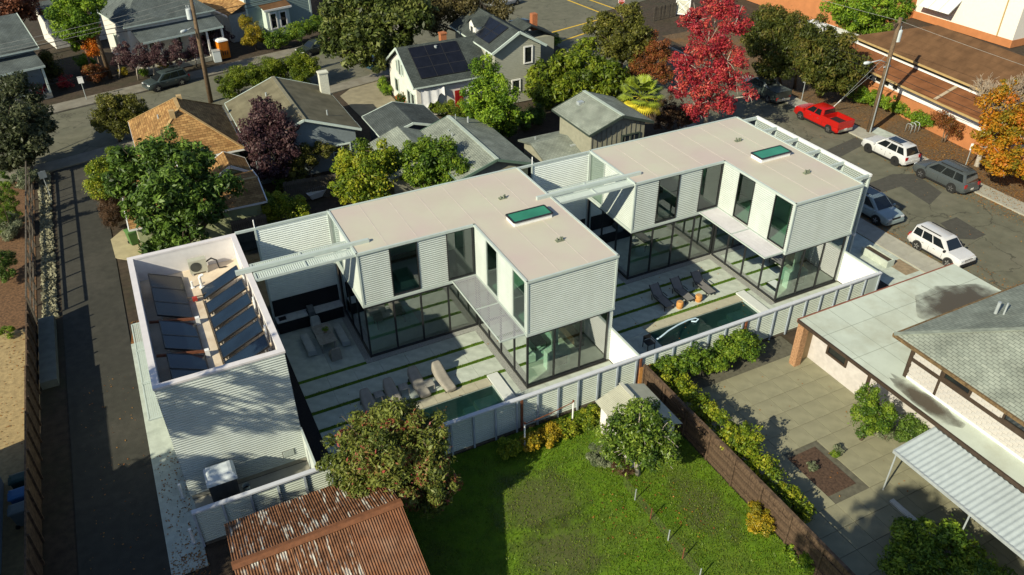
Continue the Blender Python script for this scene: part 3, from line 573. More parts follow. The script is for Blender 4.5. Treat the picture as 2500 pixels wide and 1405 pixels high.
bench(-10.15, 9.2, .5, 1.9, 'grey covered bench on the garage side of the dining table', GC)
bench(-8.05, 9.2, .5, 1.9, 'grey covered bench on the house side of the dining table', GC)
def chair(x, y, lab, m, rz):
    t = thing('covered_chair', lab, 'chair', (x, y, 0), rz, local=True); b = MB(); r = []
    for yy, z, hw in ((-.33, .42, .30), (-.1, .46, .31), (.1, .55, .31), (.25, .92, .30), (.34, .9, .28)): r.append([V(-hw-.03, yy, .04), V(-hw, yy, z*.8), V(-hw*.75, yy, z), V(hw*.75, yy, z), V(hw, yy, z*.8), V(hw+.03, yy, .04)])
    b.loft(r); o = b.build('cover', m, t); l = MB()
    for xx in (-.2, .2):
        for yy in (-.2, .22): l.cyl(xx, yy, 0, .1, .025, 6)
    l.build('leg', DARKF, t)
chair(-8.95, 7.6, 'brown covered chair at the sunny end of the dining table', COVG, math.pi)
chair(-9.2, 10.75, 'pale covered chair at the kitchen end of the dining table', GC, 0)
pl = thing('potted_plant', 'small green potted plant in the middle of the dining table', 'plant', (-9.0, 9.3, .76)); MB().cyl(-9.0, 9.3, .76, .88, .09, 10, .11).build('pot', mat('clay_pot', (.45, .3, .2), .8, .1), pl)
def sling_lounger():
    t = thing('sling_lounger', '', 'lounger', local=True)
    MB().obox(V(0, -.35, .34), V(.31, 0, 0), V(0, .68, 0), V(0, 0, .015)).build('seat', SLING, t); MB().obox(V(0, .60, .62), V(.31, 0, 0), V(0, .32, .29), V(0, -.012, .012)).build('backrest', SLING, t)
    f = MB()
    for x in (-.34, .34): f.bar((x, -1.05, .34), (x, .35, .34), .045, .05); f.bar((x, .3, .34), (x, .95, .93), .045, .05); f.bar((x, .3, .52), (x, -.2, .52), .05, .03)
    f.build('frame', DARKF, t)
    for x in (-.34, .34):
        for y in (-.85, .55): b = MB(); b.bar((x, y, .34), (x, y-.1, 0), .04, .04); b.build('leg', DARKF, t)
    return t
sg = sling_lounger()
for i, (x, y) in enumerate(((11.65, 3.4), (13.3, 3.4), (15.0, 3.4))):
    o = sg if i == 0 else again(sg, (0, 0, 0), 0); o.location = (x, y, 0); o['label'] = 'grey sling lounger on the far patio, ' + ('closest to the near house', 'the middle one of three', 'closest to the glass living room')[i]; o['group'] = 'sling loungers on the far patio'
for i, (x, y) in enumerate(((12.4, 2.35), (13.95, 2.4))):
    t = thing('log_stool', 'round timber log stool ' + ('between the first and middle sling loungers' if i == 0 else 'between the middle and last sling loungers'), 'stool', (x, y, 0), group='log stools on the far patio')
    MB().tube([(x, y, 0), (x, y, .2), (x, y, .44), (x, y, .48)], [.2, .24, .22, .19], 14).build('log', CEDAR, t, smooth=False); MB().cyl(x, y, .481, .487, .17, 14).build('end_grain', mat('end_grain', (.45, .25, .10), .8, .2, 12), t)
hs = thing('pool_hose', 'pale blue pool cleaning hose curling over the far pool', 'hose', (10.5, .6, 0)); pts = [G(595, 0)]*0
hp = [G(1596, 834, -.1), G(1612, 824, .05), G(1632, 808, .1), G(1655, 794, .12), G(1680, 782, .1), G(1697, 777, .08), G(1705, 780, .03), G(1699, 786, -.02), G(1688, 785, -.08)]
MB().tube(hp, .055, 7).build('hose', mat('pale_blue_hose', (.45, .60, .72), .4, .05), hs, smooth=True)
rc = thing('pool_chair', 'dark metal chair at the near end of the far pool', 'chair', (8.0, -.7, 0)); b = MB()
c = G(1583, 850, 0); x, y = c[0], c[1]
for dx in (-.25, .25):
    for dy in (-.25, .25): MB().box(x+dx-.02, x+dx+.02, y+dy-.02, y+dy+.02, 0, .62 if dy < 0 else .85).build('leg', DARKF, rc)
MB().box(x-.27, x+.27, y-.27, y+.27, .42, .46).build('seat', DARKF, rc); MB().box(x-.25, x+.25, y+.23, y+.27, .55, .85).build('backrest', DARKF, rc)
MB().bar((x-.25, y-.27, .63), (x-.25, y+.25, .63), .04, .03).build('armrest', DARKF, rc); MB().bar((x+.25, y-.27, .63), (x+.25, y+.25, .63), .04, .03).build('armrest', DARKF, rc)
# service yard behind the garage: water tank, buckets, ladder
wt = thing('storage_box', 'tall grey plastic tank cabinet with a white lid behind the front fence', 'cabinet', (-16.9, -.9, 0))
x, y = -16.75, -.85
MB().loft([[V(x-w_, y-d, z), V(x+w_, y-d, z), V(x+w_, y+d, z), V(x-w_, y+d, z)] for z, w_, d in ((0, .60, .45), (1.9, .64, .5), (2.05, .64, .5))]).build('body', mat('dark_plastic', (.045, .047, .05), .6, .15), wt)
MB().loft([[V(x-w_, y-d, z), V(x+w_, y-d, z), V(x+w_, y+d, z), V(x-w_, y+d, z)] for z, w_, d in ((1.98, .70, .56), (2.15, .68, .54), (2.36, .55, .40), (2.40, .4, .3))]).build('lid', mat('light_plastic', (.58, .63, .66), .5, .06), wt)
for k in (-.35, 0, .35): MB().box(x+k-.02, x+k+.02, y-.53, y-.48, .05, 1.9).build('rib', mat('dark_plastic', (.045, .047, .05)), wt)
for i, (dx, dy) in enumerate(((.95, .3), (1.0, -.15), (1.15, -.6))):
    t = thing('bucket', 'pale bucket beside the tank cabinet, ' + ('nearest the garage wall', 'in the middle', 'nearest the fence')[i], 'bucket', (x+dx, y+dy, 0), group='buckets behind the fence'); MB().tube([(x+dx, y+dy, 0), (x+dx, y+dy, .5)], [.15, .19], 12, False).build('pail', mat('bucket_plastic', (.5, .56, .56), .5, .05), t); MB().cyl(x+dx, y+dy, .02, .3, .15, 10).build('contents', SOIL, t)
for i, (px, py) in enumerate(((448, 1215), (474, 1325))):
    p = G(px, py); t = thing('bollard', 'white pipe bollard by the alley ' + ('at the garage corner' if i == 0 else 'at the fence corner'), 'bollard', (p[0], p[1], 0), group='white bollards'); MB().cyl(p[0], p[1], 0, .95, .07, 10).build('pipe', PURE, t); MB().cyl(p[0], p[1], 0, .03, .14, 10).build('base', GALV, t)
# ================================================================== furniture behind the glass
MINT = mat('pale_mint_rug', (.42, .62, .52), .9, .08, 4); CREAM = mat('cream_stove_enamel', (.62, .72, .64), .5, .05); LEATH = mat('tan_leather', (.32, .16, .06), .5, .15, 3); WALN = mat('walnut', (.20, .10, .045), .5, .2, 4)
for i, ox in enumerate((0, D)):
    wd = 'near' if i == 0 else 'far'
    t = thing('fireplace_block', f'cream fireplace block with a round flue inside the {wd} glass house', 'fireplace', (ox+2.6, .9, 0))
    MB().box(ox+1.75, ox+3.15, .55, 1.25, .03, 1.25).build('hearth', CREAM, t); MB().tube([(ox+2.3, .95, 1.25), (ox+2.3, .95, H1-.22)], .20, 14).build('flue', CREAM, t, smooth=True); MB().box(ox+1.95, ox+2.95, .53, .56, .3, .95).build('firebox', DARKF, t)
    t = tag(MB().box(ox+.9, ox+3.6, 1.8, 5.2, .03, .045).build('rug', MINT), f'pale mint rug on the living room floor of the {wd} house', 'rug')
    t = tag(MB().box(ox-6.6, ox-3.2, 8.2, 10.6, .03, .045).build('rug', MINT), f'pale mint rug in the long room of the {wd} house', 'rug')
    t = thing('sofa', f'{"cream" if i == 0 else "tan leather"} sofa inside the glass living room of the {wd} house', 'sofa', (ox+1.0, 3, 0)); m = CREAM if i == 0 else LEATH
    for k in range(3): MB().box(ox+.75, ox+1.55, 1.9+k*.85, 2.7+k*.85, .22, .48).build('cushion', m, t)
    MB().box(ox+.62, ox+.76, 1.85, 4.5, .2, .85).build('backrest', m, t); MB().box(ox+.66, ox+1.55, 1.85, 4.5, .1, .22).build('base', m, t)
    for y in (1.8, 4.48): MB().box(ox+.66, ox+1.5, y-.06, y+.08, .1, .62).build('armrest', m, t)
    t = thing('coffee_table', f'low wire-frame coffee table in front of the sofa of the {wd} house', 'table', (ox+2.4, 3, 0)); MB().box(ox+1.95, ox+2.75, 2.6, 3.8, .38, .41).build('top', GLASSD, t)
    for x in (1.98, 2.72):
        for y in (2.63, 3.77): MB().box(ox+x-.02, ox+x+.02, y-.02, y+.02, .03, .38).build('leg', DARKF, t)
    t = thing('sideboard', f'long walnut sideboard by the inner wall of the {wd} house', 'sideboard', (ox+4.6, 3.2, 0)); MB().box(ox+4.2, ox+4.75, 1.6, 4.4, .2, .75).build('cabinet', WALN, t)
    for y in (1.8, 4.2): MB().box(ox+4.25, ox+4.7, y-.04, y+.04, .03, .2).build('leg', DARKF, t)
    t = thing('desk', f'pale long table in the glazed long room of the {wd} house', 'table', (ox-5, 9.4, 0)); MB().box(ox-5.9, ox-3.9, 8.9, 9.8, .72, .76).build('top', TEAK, t)
    for x in (-5.8, -4.0):
        for y in (9.0, 9.7): MB().box(ox+x-.03, ox+x+.03, y-.03, y+.03, .03, .72).build('leg', TEAK, t)
    t = thing('bed', f'white bed in the upstairs room of the {wd} house', 'bed', (ox-3.5, 8.5, H1)); MB().box(ox-4.6, ox-2.8, 7.2, 9.3, H1, H1+.5).build('mattress', PURE, t); MB().box(ox-4.65, ox-2.75, 9.3, 9.4, H1, H1+1.0).build('headboard', WALN, t)
# ================================================================== neighbouring houses
def roof_uv(b, vs, m=1.0):
    vs = [np.asarray(v, float) for v in vs]; e = unit(vs[1]-vs[0]); n = np.cross(e, vs[2]-vs[0]); s = unit(np.cross(n, e))
    b.add(vs, [tuple(range(len(vs)))], [(float(np.dot(v-vs[0], e)), float(np.dot(v-vs[0], s))) for v in vs])
def roof_mesh(L, W, ze, zr, h0=0, h1=0, t=.16, u0=0, v0=0):
    b = MB(); E = [V(u0, v0, ze), V(u0+L, v0, ze), V(u0+L, v0+W, ze), V(u0, v0+W, ze)]; R0, R1 = V(u0+h0, v0+W/2, zr), V(u0+L-h1, v0+W/2, zr)
    roof_uv(b, [E[0], E[1], R1, R0]); roof_uv(b, [E[2], E[3], R0, R1]); dz = V(0, 0, t)
    if h0: roof_uv(b, [E[3], E[0], R0])
    if h1: roof_uv(b, [E[1], E[2], R1])
    lo = [p-dz for p in E]; r0, r1 = R0-dz, R1-dz
    b.add([*lo, r0, r1], [(0, 4, 5, 1), (2, 5, 4, 3)] + ([(0, 3, 4)] if h0 else []) + ([(1, 5, 2)] if h1 else []))
    for a, c in ((0, 1), (2, 3)): b.quad(E[a], lo[a], lo[c], E[c])
    for k, h_, R, r in ((0, h0, R0, r0), (1, h1, R1, r1)):
        a, c = (0, 3) if k == 0 else (1, 2)
        if h_: b.quad(E[a], lo[a], lo[c], E[c])
        else: b.quad(E[a], R, r, lo[a]); b.quad(R, E[c], lo[c], r)
    return b
def gable(name, lab, O, ang, L, W, ze, zr, wm, rm, trim, h0=0, h1=0, ins=.45, wins=(), pipes=(), chim=(), siding=None, cat='house', root=None, ends=True, z0=0.0, ridge=None, wingl=None, noback=False, fz=.14):
    t = root or thing(name, lab, cat, (*O, 0), math.radians(ang), local=True)
    if root is not None:
        pass
    roof_mesh(L, W, ze, zr, h0, h1).build('roof', rm, t)
    sl = (zr-ze)/(W/2); zw = ze+sl*ins-.2; zp = zr-.2; a, c = ins, L-ins
    b = MB(); sec = [(ins, z0), (W-ins, z0), (W-ins, zw), (W/2, zp), (ins, zw)] if not (h0 or h1) else [(ins, z0), (W-ins, z0), (W-ins, zw), (ins, zw)]
    b.loft([[V(u, v, z) for v, z in sec] for u in (a, c)]); b.build('wall', wm, t)
    for v in (0, W): MB().bar((0, v, ze-.08), (L, v, ze-.08), .06, fz).build('gutter', trim, t)
    for u, h_ in ((0, h0), (L, h1)):
        if h_: MB().bar((u, 0, ze-.08), (u, W, ze-.08), .06, fz).build('fascia', trim, t)
        else:
            for v in (0, W): MB().bar((u, v, ze-.08), (u, W/2, zr-.08), .08, .2).build('bargeboard', trim, t)
    if ridge: MB().bar((h0, W/2, zr+.01), (L-h1, W/2, zr+.01), .3, .05).build('ridge_cap', ridge, t)
    if ridge:
        for u, vv, uu in ((0, 0, h0), (0, W, h0), (L, 0, L-h1), (L, W, L-h1)):
            if uu not in (0, L): MB().bar((u, vv, ze+.01), (uu, W/2, zr+.01), .22, .04).build('hip_cap', ridge, t)
    zat = lambda v: ze+sl*min(v, W-v)
    for i, (u, v, r, hh) in enumerate(pipes):
        z = zat(v); q = MB(); q.cyl(u, v, z-.1, z+hh, r, 8); q.build('vent_pipe', GALV, t)
    for u, v, su, sv, hh, m in chim:
        z = zat(v); q = MB(); q.box(u-su/2, u+su/2, v-sv/2, v+sv/2, z-.8, z+hh); o = q.build('chimney', m, t); q = MB(); q.box(u-su/2-.06, u+su/2+.06, v-sv/2-.06, v+sv/2+.06, z+hh, z+hh+.12); q.build('chimney_cap', m, o)
    if siding:
        step = siding[1]
        for face in siding[2]:
            b = MB(); z = z0+.02
            while z < (zp if face in 'cd' else zw)-.03:
                if face in 'ab': p, q = a, c; top = zw
                else:
                    half = (W/2-ins) if z < zw else max(0, (zp-z)/sl); p, q = W/2-half, W/2+half; top = zp
                z1 = min(z+step, top)
                pt = {'a': lambda s, z, e: V(s, ins-e, z), 'b': lambda s, z, e: V(s, W-ins+e, z), 'c': lambda s, z, e: V(a-e, s, z), 'd': lambda s, z, e: V(c+e, s, z)}[face]
                b.quad(pt(p, z, .035), pt(q, z, .035), pt(q, z1, .012), pt(p, z1, .012)); b.quad(pt(p, z, .035), pt(q, z, .035), pt(q, z, .005), pt(p, z, .005)); z += step
            b.build('siding', siding[0], t, 'stuff')
    for wd in wins:
        face, s, z, w_, h_ = wd[:5]; mu = wd[5] if len(wd) > 5 else 0; ba = wd[6] if len(wd) > 6 else 0; e = .05
        P, r = {'a': ((s, ins-e, z), (1, 0, 0)), 'b': ((s+w_, W-ins+e, z), (-1, 0, 0)), 'c': ((a-e, s+w_, z), (0, -1, 0)), 'd': ((c+e, s, z), (0, 1, 0))}[face]
        win(t, P, r, w_, h_, trim, FARG, .1, .12, mu, ba)
    return t
OLIVE = shingle('olive_roll_roof', (.150, .135, .088), (.165, .148, .098), (.12, .11, .07), w_=6, h_=.9, bump=.1)
TANR = shingle('tan_shingle', (.38, .225, .088), (.20, .105, .040), (.11, .06, .024), w_=1.1, h_=.22)
DKGR = shingle('dark_grey_shingle', (.085, .10, .098), (.065, .078, .078), (.03, .035, .035))
LTGR = shingle('pale_green_grey_shingle', (.27, .295, .25), (.215, .24, .205), (.12, .135, .115))
SLATE = shingle('slate_shingle', (.070, .083, .078), (.052, .062, .060), (.022, .028, .028))
BRWN = shingle('brown_roof', (.130, .070, .035), (.115, .062, .031), (.09, .05, .025), w_=5, h_=.8, bump=.1)
BLUR = shingle('blue_grey_shingle', (.12, .14, .135), (.10, .118, .118), (.05, .06, .06))
PALET = mat('pale_green_trim', (.50, .58, .53), .6, .06); WTRIM = mat('white_house_trim', (.68, .68, .66), .6, .06)
BLUW = mat('slate_blue_wall', (.19, .23, .25), .8, .08); GRNW = mat('sage_green_wall', (.33, .36, .20), .85, .06, stain=.2); GREYW = mat('warm_grey_wall', (.30, .305, .25), .8, .07); WHW = mat('cream_white_wall', (.62, .60, .55), .8, .06)
OLW = mat('olive_grey_board', (.25, .245, .185), .85, .1); BRICK = mat('red_brick', (.36, .13, .055), .85, .3, 14, bump=.5, bscale=20); WBRICK = mat('white_brick', (.56, .56, .47), .85, .12, 12, bump=.4)
gable('bungalow', 'bungalow with a flat olive-brown roof and white brick chimney', (.90, 31.92), 90, 11.2, 9.25, 3.4, 5.13, BLUW, OLIVE, PALET, wins=(('c', 4.4, 1.0, .95, 1.3), ('c', 1.0, .9, 1.6, 1.3, 1, 1), ('c', 6.6, 1.0, .9, 1.3)), pipes=((3.2, 6.2, .07, .35), (2.2, 2.2, .06, .45), (8, 6, .08, .3)), chim=((9.0, .55, .62, .8, 1.9, WBRICK),), ridge=mat('olive_ridge', (.19, .175, .12), .9, .1))
tan = gable('bungalow', 'tan-shingled hip-roofed bungalow behind the big laurel tree', (-8.63, 32.92), 90, 10.42, 7.94, 3.2, 5.99, GRNW, TANR, WTRIM, h0=4, h1=4, wins=(('c', 1.2, .9, 1.4, 1.3, 1), ('c', 4.8, .9, 1.4, 1.3, 1)), pipes=((5.5, 5.6, .07, .3),), ridge=mat('tan_ridge', (.38, .25, .11), .9, .15))
for u, v, s in ((3.4, 4.6, .3), (6.6, 3.6, .3)): MB().box(u-.2, u+.2, v-.2, v+.2, 5.0, 6.1).build('roof_vent', mat('tan_metal', (.42, .30, .15), .7, .1), tan)
gable('porch', 'small tan gable porch with white bargeboards behind the laurel tree', (-8.9, 29.3), 90, 2.9, 3.0, 2.75, 3.6, GRNW, TANR, WTRIM, ins=.25, cat='porch', siding=(GRNW, .2, 'c'))
tg = gable('long_garage', 'long low sage-green garage with a tan shingle roof along the alley', (-18.35, 24.06), -1.0, 9.43, 5.72, 2.8, 3.45, GRNW, TANR, WTRIM, cat='garage', wins=(('c', 2.2, .7, .9, 1.0),), ridge=mat('tan_ridge', (.38, .25, .11)))
gable('outbuilding', 'low tan-roofed outbuilding half hidden between laurel and alley', (-18.6, 31.2), 0, 4.6, 4.4, 2.7, 3.9, GRNW, TANR, WTRIM, cat='shed')
gable('carport', 'small dark grey shingled garage at the end of the concrete drive', (8.20, 30.96), 90, 5.36, 5.94, 2.6, 3.47, mat('dark_grey_wall', (.13, .14, .14), .8, .1), DKGR, PALET, cat='garage', ins=.5)
gr = gable('ranch_house', 'long ranch house with a pale green-grey shingle roof', (11.19, 19.98), 90, 9.58, 6.64, 3.0, 4.09, OLW, LTGR, mat('green_fascia', (.10, .16, .125), .7, .1), pipes=((8.4, 2.0, .09, .5), (8.7, 3.0, .03, .5), (6.2, 4.4, .06, .3), (7.2, 4.3, .05, .2)), ridge=mat('pale_ridge', (.36, .42, .37), .9, .06), wins=(('c', 1.2, 1.2, 1.0, .9),), siding=(OLW, .22, 'c'))
roof_mesh(6.8, 6.4, 2.75, 3.95, 0, 0, u0=3.0, v0=4.6).build('side_roof', LTGR, gr); MB().box(3.4, 9.4, 5.1, 10.6, 0, 2.7).build('side_wall', OLW, gr)
sh = gable('cottage', 'two-storey olive board cottage with a pale grey roof beside the palm', (21.33, 18.74), 90, 6.01, 6.06, 5.0, 6.07, OLW, LTGR, mat('dark_green_fascia', (.035, .05, .04), .7, .1), ins=.5, wins=(('c', .95, 2.9, 1.75, 1.25, 1),), ridge=mat('pale_ridge', (.36, .42, .37)))
for k in range(12): MB().box(.44, .46, .55+k*.45, .60+k*.45, 0, 5.1).build('batten', mat('dark_batten', (.17, .165, .125), .85, .1), sh)
for u, v in ((4.6, 4.2),): MB().box(u-.2, u+.2, v-.25, v+.25, 5.5, 5.85).build('roof_vent', GALV, sh)
roof_mesh(6.2, 4.6, 2.7, 3.3, 0, 0, u0=0, v0=0).build('lean_to_roof', LTGR, thing('lean_to', 'low pale-shingled extension in front of the olive cottage', 'extension', (12.3, 20.6, 0), math.radians(0), local=True))
lt = [o for o in bpy.data.objects if o.name == 'lean_to'][0]; MB().box(.4, 6.0, .4, 4.2, 0, 2.75).build('wall', OLW, lt); MB().box(3.0, 3.5, .9, 1.2, 2.85, 3.0).build('roof_vent', GALV, lt); MB().box(.9, 1.0, 3.2, 3.3, 2.85, 3.3).build('vent_pipe', GALV, lt)
# ---- house with solar roof
sol = gable('solar_house', 'grey clapboard house with two roof wings carrying black solar panels', (8.24, 38.95), 0, 9.1, 8.57, 3.3, 5.95, WHW, SLATE, PALET, wins=(('c', 5.4, .9, 1.1, 1.5), ('c', 3.6, 3.2, .5, 1.25), ('c', 4.3, 3.0, .7, 1.7), ('c', 5.15, 3.2, .5, 1.25), ('c', .9, .3, 1.0, 2.0), ('c', 2.0, .3, 1.0, 2.0), ('a', 5.8, .5, 1.2, 1.8)), chim=((5.4, 5.4, .6, .6, 1.0, BRICK),), pipes=((3.9, 3.6, .16, .25),))
O2 = (22.16-8.24, 38.23-38.95)      # right wing in the same frame: ridge runs away from the camera
def wing_local(b):                  # gable frame turned 90 degrees
    b.v = [(O2[0]-y, O2[1]+x, z) for x, y, z in b.v]; return b
wing_local(roof_mesh(10.5, 5.94, 5.6, 7.3)).build('wing_roof', SLATE, sol)
w2 = MB(); w2.loft([[V(u, v, z) for v, z in ((.45, 0), (5.49, 0), (5.49, 5.65), (2.97, 7.05), (.45, 5.65))] for u in (.45, 10.05)]); wing_local(w2).build('wing_wall', GREYW, sol)
b = MB(); z = .05
while z < 7.0:
    half = 2.52 if z < 5.65 else max(0, (7.05-z)/.572); b.quad((2.97-half, z, .04), (2.97+half, z, .04), (2.97+half, min(z+.17, 7.05), .015), (2.97-half, min(z+.17, 7.05), .015)); b.quad((2.97-half, z, .04), (2.97+half, z, .04), (2.97+half, z, 0), (2.97-half, z, 0)); z += .17
b.v = [(O2[0]-x, O2[1]+.45-e, y) for x, y, e in b.v]; b.build('siding', GREYW, sol, 'stuff')
yf = O2[1]+.40
win(sol, (O2[0]-2.35, yf, 3.9), (1, 0, 0), 1.0, 1.75, WTRIM, FARG, .12, .14); win(sol, (O2[0]-3.7, yf, 1.2), (1, 0, 0), 1.0, 1.3, WTRIM, FARG, .12, .14)
win(sol, (O2[0]-5.55, O2[1]+2.4, 3.9), (0, -1, 0), .8, 1.4, WTRIM, FARG, .1, .12)
for v in (0, 5.94): wing_local(MB().bar((0, v, 5.52), (0, 2.97, 7.22), .1, .24)).build('bargeboard', PALET, sol); wing_local(MB().bar((0, v, 5.52), (10.5, v, 5.52), .07, .14)).build('gutter', PALET, sol)
wing_local(MB().box(1.2, 1.7, 1.0, 1.5, 5.9, 6.0)).build('wall_vent', GALV, sol)
wing_local(roof_mesh(3.2, 6.5, 4.6, 6.2, u0=4.6, v0=-4.0)).build('rear_roof', SLATE, sol); wing_local(MB().box(4.9, 7.5, -3.6, .5, 0, 4.7)).build('rear_wall', GREYW, sol)
wing_local(MB().box(6.4, 7.0, -2.4, -1.8, 5, 6.7)).build('chimney', BRICK, sol)
# dormer on the left slope
DX, DY = O2[0]-5.2, O2[1]+6.2
b = MB(); b.loft([[V(x, DY+v, z) for v, z in ((-.75, 5.0), (.75, 5.0), (.75, 6.75), (0, 7.25), (-.75, 6.75))] for x in (DX, DX+2.2)]); b.build('dormer', WTRIM, sol)
b = MB(); roof_uv(b, [V(DX-.2, DY-.95, 6.62), V(DX+2.4, DY-.95, 6.62), V(DX+2.4, DY, 7.35), V(DX-.2, DY, 7.35)]); roof_uv(b, [V(DX+2.4, DY+.95, 6.62), V(DX-.2, DY+.95, 6.62), V(DX-.2, DY, 7.35), V(DX+2.4, DY, 7.35)]); b.build('dormer_roof', SLATE, sol)
win(sol, (DX-.03, DY+.4, 5.6), (0, -1, 0), .8, 1.0, WTRIM, FARG, .1, .1)
# red door, draped sheet
MB().box(4.35, 5.2, .30, .36, .05, 2.2).build('door', mat('red_door', (.28, .012, .010), .5, .1), sol)
for dx in (.1, .48):
    for z in (.3, 1.2): MB().box(4.35+dx, 4.35+dx+.28, .28, .30, z, z+.75).build('door_panel', mat('red_door_panel', (.22, .010, .008), .5, .1), sol)
PV = mat('black_solar_panel', (.008, .009, .014), .22, .2, 1.5, spec=.5); PVF = mat('panel_frame_grey', (.022, .022, .025), .4, .1)
def pv(P, A, B, lab=None):
    P, A, B = map(lambda q: np.asarray(q, float), (P, A, B)); P = P-V(8.24, 38.95, 0); N = unit(np.cross(A, B)); N = N if N[2] > 0 else -N
    t = MB().obox(P+A/2+B/2+N*.09, A*.485, B*.485, N*.02).build('solar_panel', PV, sol)
    f = MB()
    for a, c in ((P, P+A), (P+A, P+A+B), (P+A+B, P+B), (P+B, P)): f.bar(a+N*.085, c+N*.085, .035, .045, N)
    f.build('panel_frame', PVF, t)
sl = (5.95-3.3)/(8.57/2); base = V(8.24, 38.95, 3.3)
for r in range(3):
    for c in range(3):
        v = .75+r*1.08; u = 1.15+c*1.68
        pv(base+V(u, v, v*sl), V(1.64, 0, 0), V(0, 1.05, 1.05*sl))
sw = 1.7/2.97; bw = V(22.16, 38.23, 5.6)
for i, (u, v, du, dv) in enumerate(((1.9, .55, 1.5, 1.05), (1.9, 1.65, 1.5, 1.05), (3.5, 1.65, 1.5, 1.05), (3.5, .55, 1.5, 1.05), (5.0, 1.65, 1.2, 1.05))):
    pv(V(16.22+v, 38.23+u, 5.6+v*sw), V(0, du, 0), V(dv, 0, dv*sw))
dr = thing('draped_sheet', 'white sheet hung across the porch beside the red door', 'sheet', (11, 39.2, 0)); b = MB(); rows = []
for k in range(9):
    u = k/8; rows.append([V(9.0+u*2.4, 39.12+.12*math.sin(k*2.1)-.1*j, 2.9-.2*math.sin(u*math.pi)*(1-j)-j*(.6+1.5*(1-u)+.3*math.sin(k*1.7))) for j in (0, .35, .7, 1.0)])
b.loft(rows, False, False); b.build('cloth', mat('white_cloth', (.70, .70, .72), .9, .04), dr, smooth=True)
# ---- far side of the cross street
wh = gable('corner_house', 'white house with a big dark hip roof and a columned porch across the street', (-14.55, 66.21), 14.4, 10.4, 9.5, 5.0, 8.4, WHW, BLUR, PALET, h0=4.4, h1=4.4, wins=(('a', 2.2, 1.2, 1.0, 2.0), ('a', 5.0, 1.2, 1.0, 2.0), ('c', 2, 1.2, 1.0, 1.8), ('c', 5, 1.2, 1.0, 1.8)))
b = MB(); roof_uv(b, [V(.8, -1.9, 3.6), V(10.2, -1.9, 3.6), V(10.2, .5, 4.4), V(.8, .5, 4.4)]); b.build('porch_roof', BLUR, wh); MB().bar((.8, -1.9, 3.5), (10.2, -1.9, 3.5), .08, .2).build('gutter', PALET, wh); MB().box(.8, 10.2, -1.8, .5, 0, .5).build('porch_floor', CONCS, wh)
for k in range(6): MB().box(.9+k*1.8, 1.1+k*1.8, -1.75, -1.55, .5, 3.5).build('column', WTRIM, wh)
bl = gable('porch_house', 'grey-roofed house with a deep shaded porch at the far street corner', (-37.0, 60.6), 15.0, 14.6, 9.8, 4.6, 7.1, BLUW, BLUR, PALET, wins=(('a', 8, 1.2, 1.1, 1.8), ('a', 11, 1.2, 1.1, 1.8)), pipes=((10.8, 4.0, .06, .4), (11.8, 3.6, .05, .35), (11.2, 4.4, .08, .5)))
b = MB(); roof_uv(b, [V(3, -2.1, 3.4), V(14.2, -2.1, 3.4), V(14.2, .6, 4.1), V(3, .6, 4.1)]); b.build('porch_roof', BLUR, bl); MB().bar((3, -2.1, 3.3), (14.2, -2.1, 3.3), .08, .2).build('gutter', PALET, bl); MB().box(3, 14, -2.0, .5, 0, .55).build('porch_floor', CONCS, bl)
for k in range(5): MB().box(4+k*2.45, 4.2+k*2.45, -1.95, -1.75, .5, 3.3).build('column', PALET, bl)
for k in range(26): MB().box(4.3+k*.36, 4.34+k*.36, -1.87, -1.83, .6, 1.5).build('baluster', PALET, bl)
tl_ = thing('teal_house', 'tall teal clapboard house with white side wall and a bay window', 'house', (-.5, 72.6, 0), math.radians(14), local=True)
MB().box(0, 8.5, 0, 12, 0, 7.5).build('wall', mat('teal_clapboard', (.20, .27, .26), .8, .06), tl_); b = MB(); z = 0
while z < 7.4: b.quad((0, -.035, z), (8.5, -.035, z), (8.5, -.01, z+.2), (0, -.01, z+.2)); z += .2
b.build('siding', mat('teal_clapboard', (.20, .27, .26)), tl_, 'stuff'); MB().box(-.04, -.01, 0, 12, 0, 7.5).build('side_wall', mat('blush_white_wall', (.66, .61, .58), .8, .05), tl_)
for x in (0, 8.5): MB().box(x-.12, x+.12, -.1, .05, 0, 7.5).build('corner_board', PALET, tl_)
win(tl_, (2.6, -.05, 4.6), (1, 0, 0), 1.7, 2.0, WTRIM, FARG, .15, .15, 1); MB().box(1.9, 5.0, -1.1, 0, 0, 3.3).build('bay', PALET, tl_); win(tl_, (2.3, -1.12, .9), (1, 0, 0), 1.0, 2.0, WTRIM, FARG, .15, .1); win(tl_, (3.6, -1.12, .9), (1, 0, 0), 1.0, 2.0, WTRIM, FARG, .15, .1)
b = MB(); roof_uv(b, [V(1.6, -1.4, 3.35), V(5.3, -1.4, 3.35), V(5.3, .0, 3.8), V(1.6, .0, 3.8)]); b.build('bay_roof', BRWN, tl_); MB().bar((1.6, -1.4, 3.3), (5.3, -1.4, 3.3), .1, .22).build('cornice', WTRIM, tl_)
b = MB(); roof_uv(b, [V(-2.6, 12, 3.3), V(-2.6, -.4, 3.3), V(-.05, -.4, 4.4), V(-.05, 12, 4.4)]); b.build('lean_to_roof', TANR, tl_); MB().box(-2.3, -.05, 0, 12, 0, 3.3).build('lean_to_wall', mat('grey_blue_wall', (.32, .34, .33), .8, .1), tl_); MB().bar((-2.65, -.4, 3.25), (-2.65, 12, 3.25), .08, .2).build('gutter', WTRIM, tl_)
gable('far_shed', 'small grey-roofed building among the trees behind the porch house', (-22.5, 79), 14, 7, 6, 3.6, 5.0, WHW, BLUR, WTRIM, cat='shed')
gable('leafy_lot_house', 'pale house half hidden behind the street oaks', (13.5, 82), 14, 12, 9, 4.5, 7.0, WHW, DKGR, WTRIM)
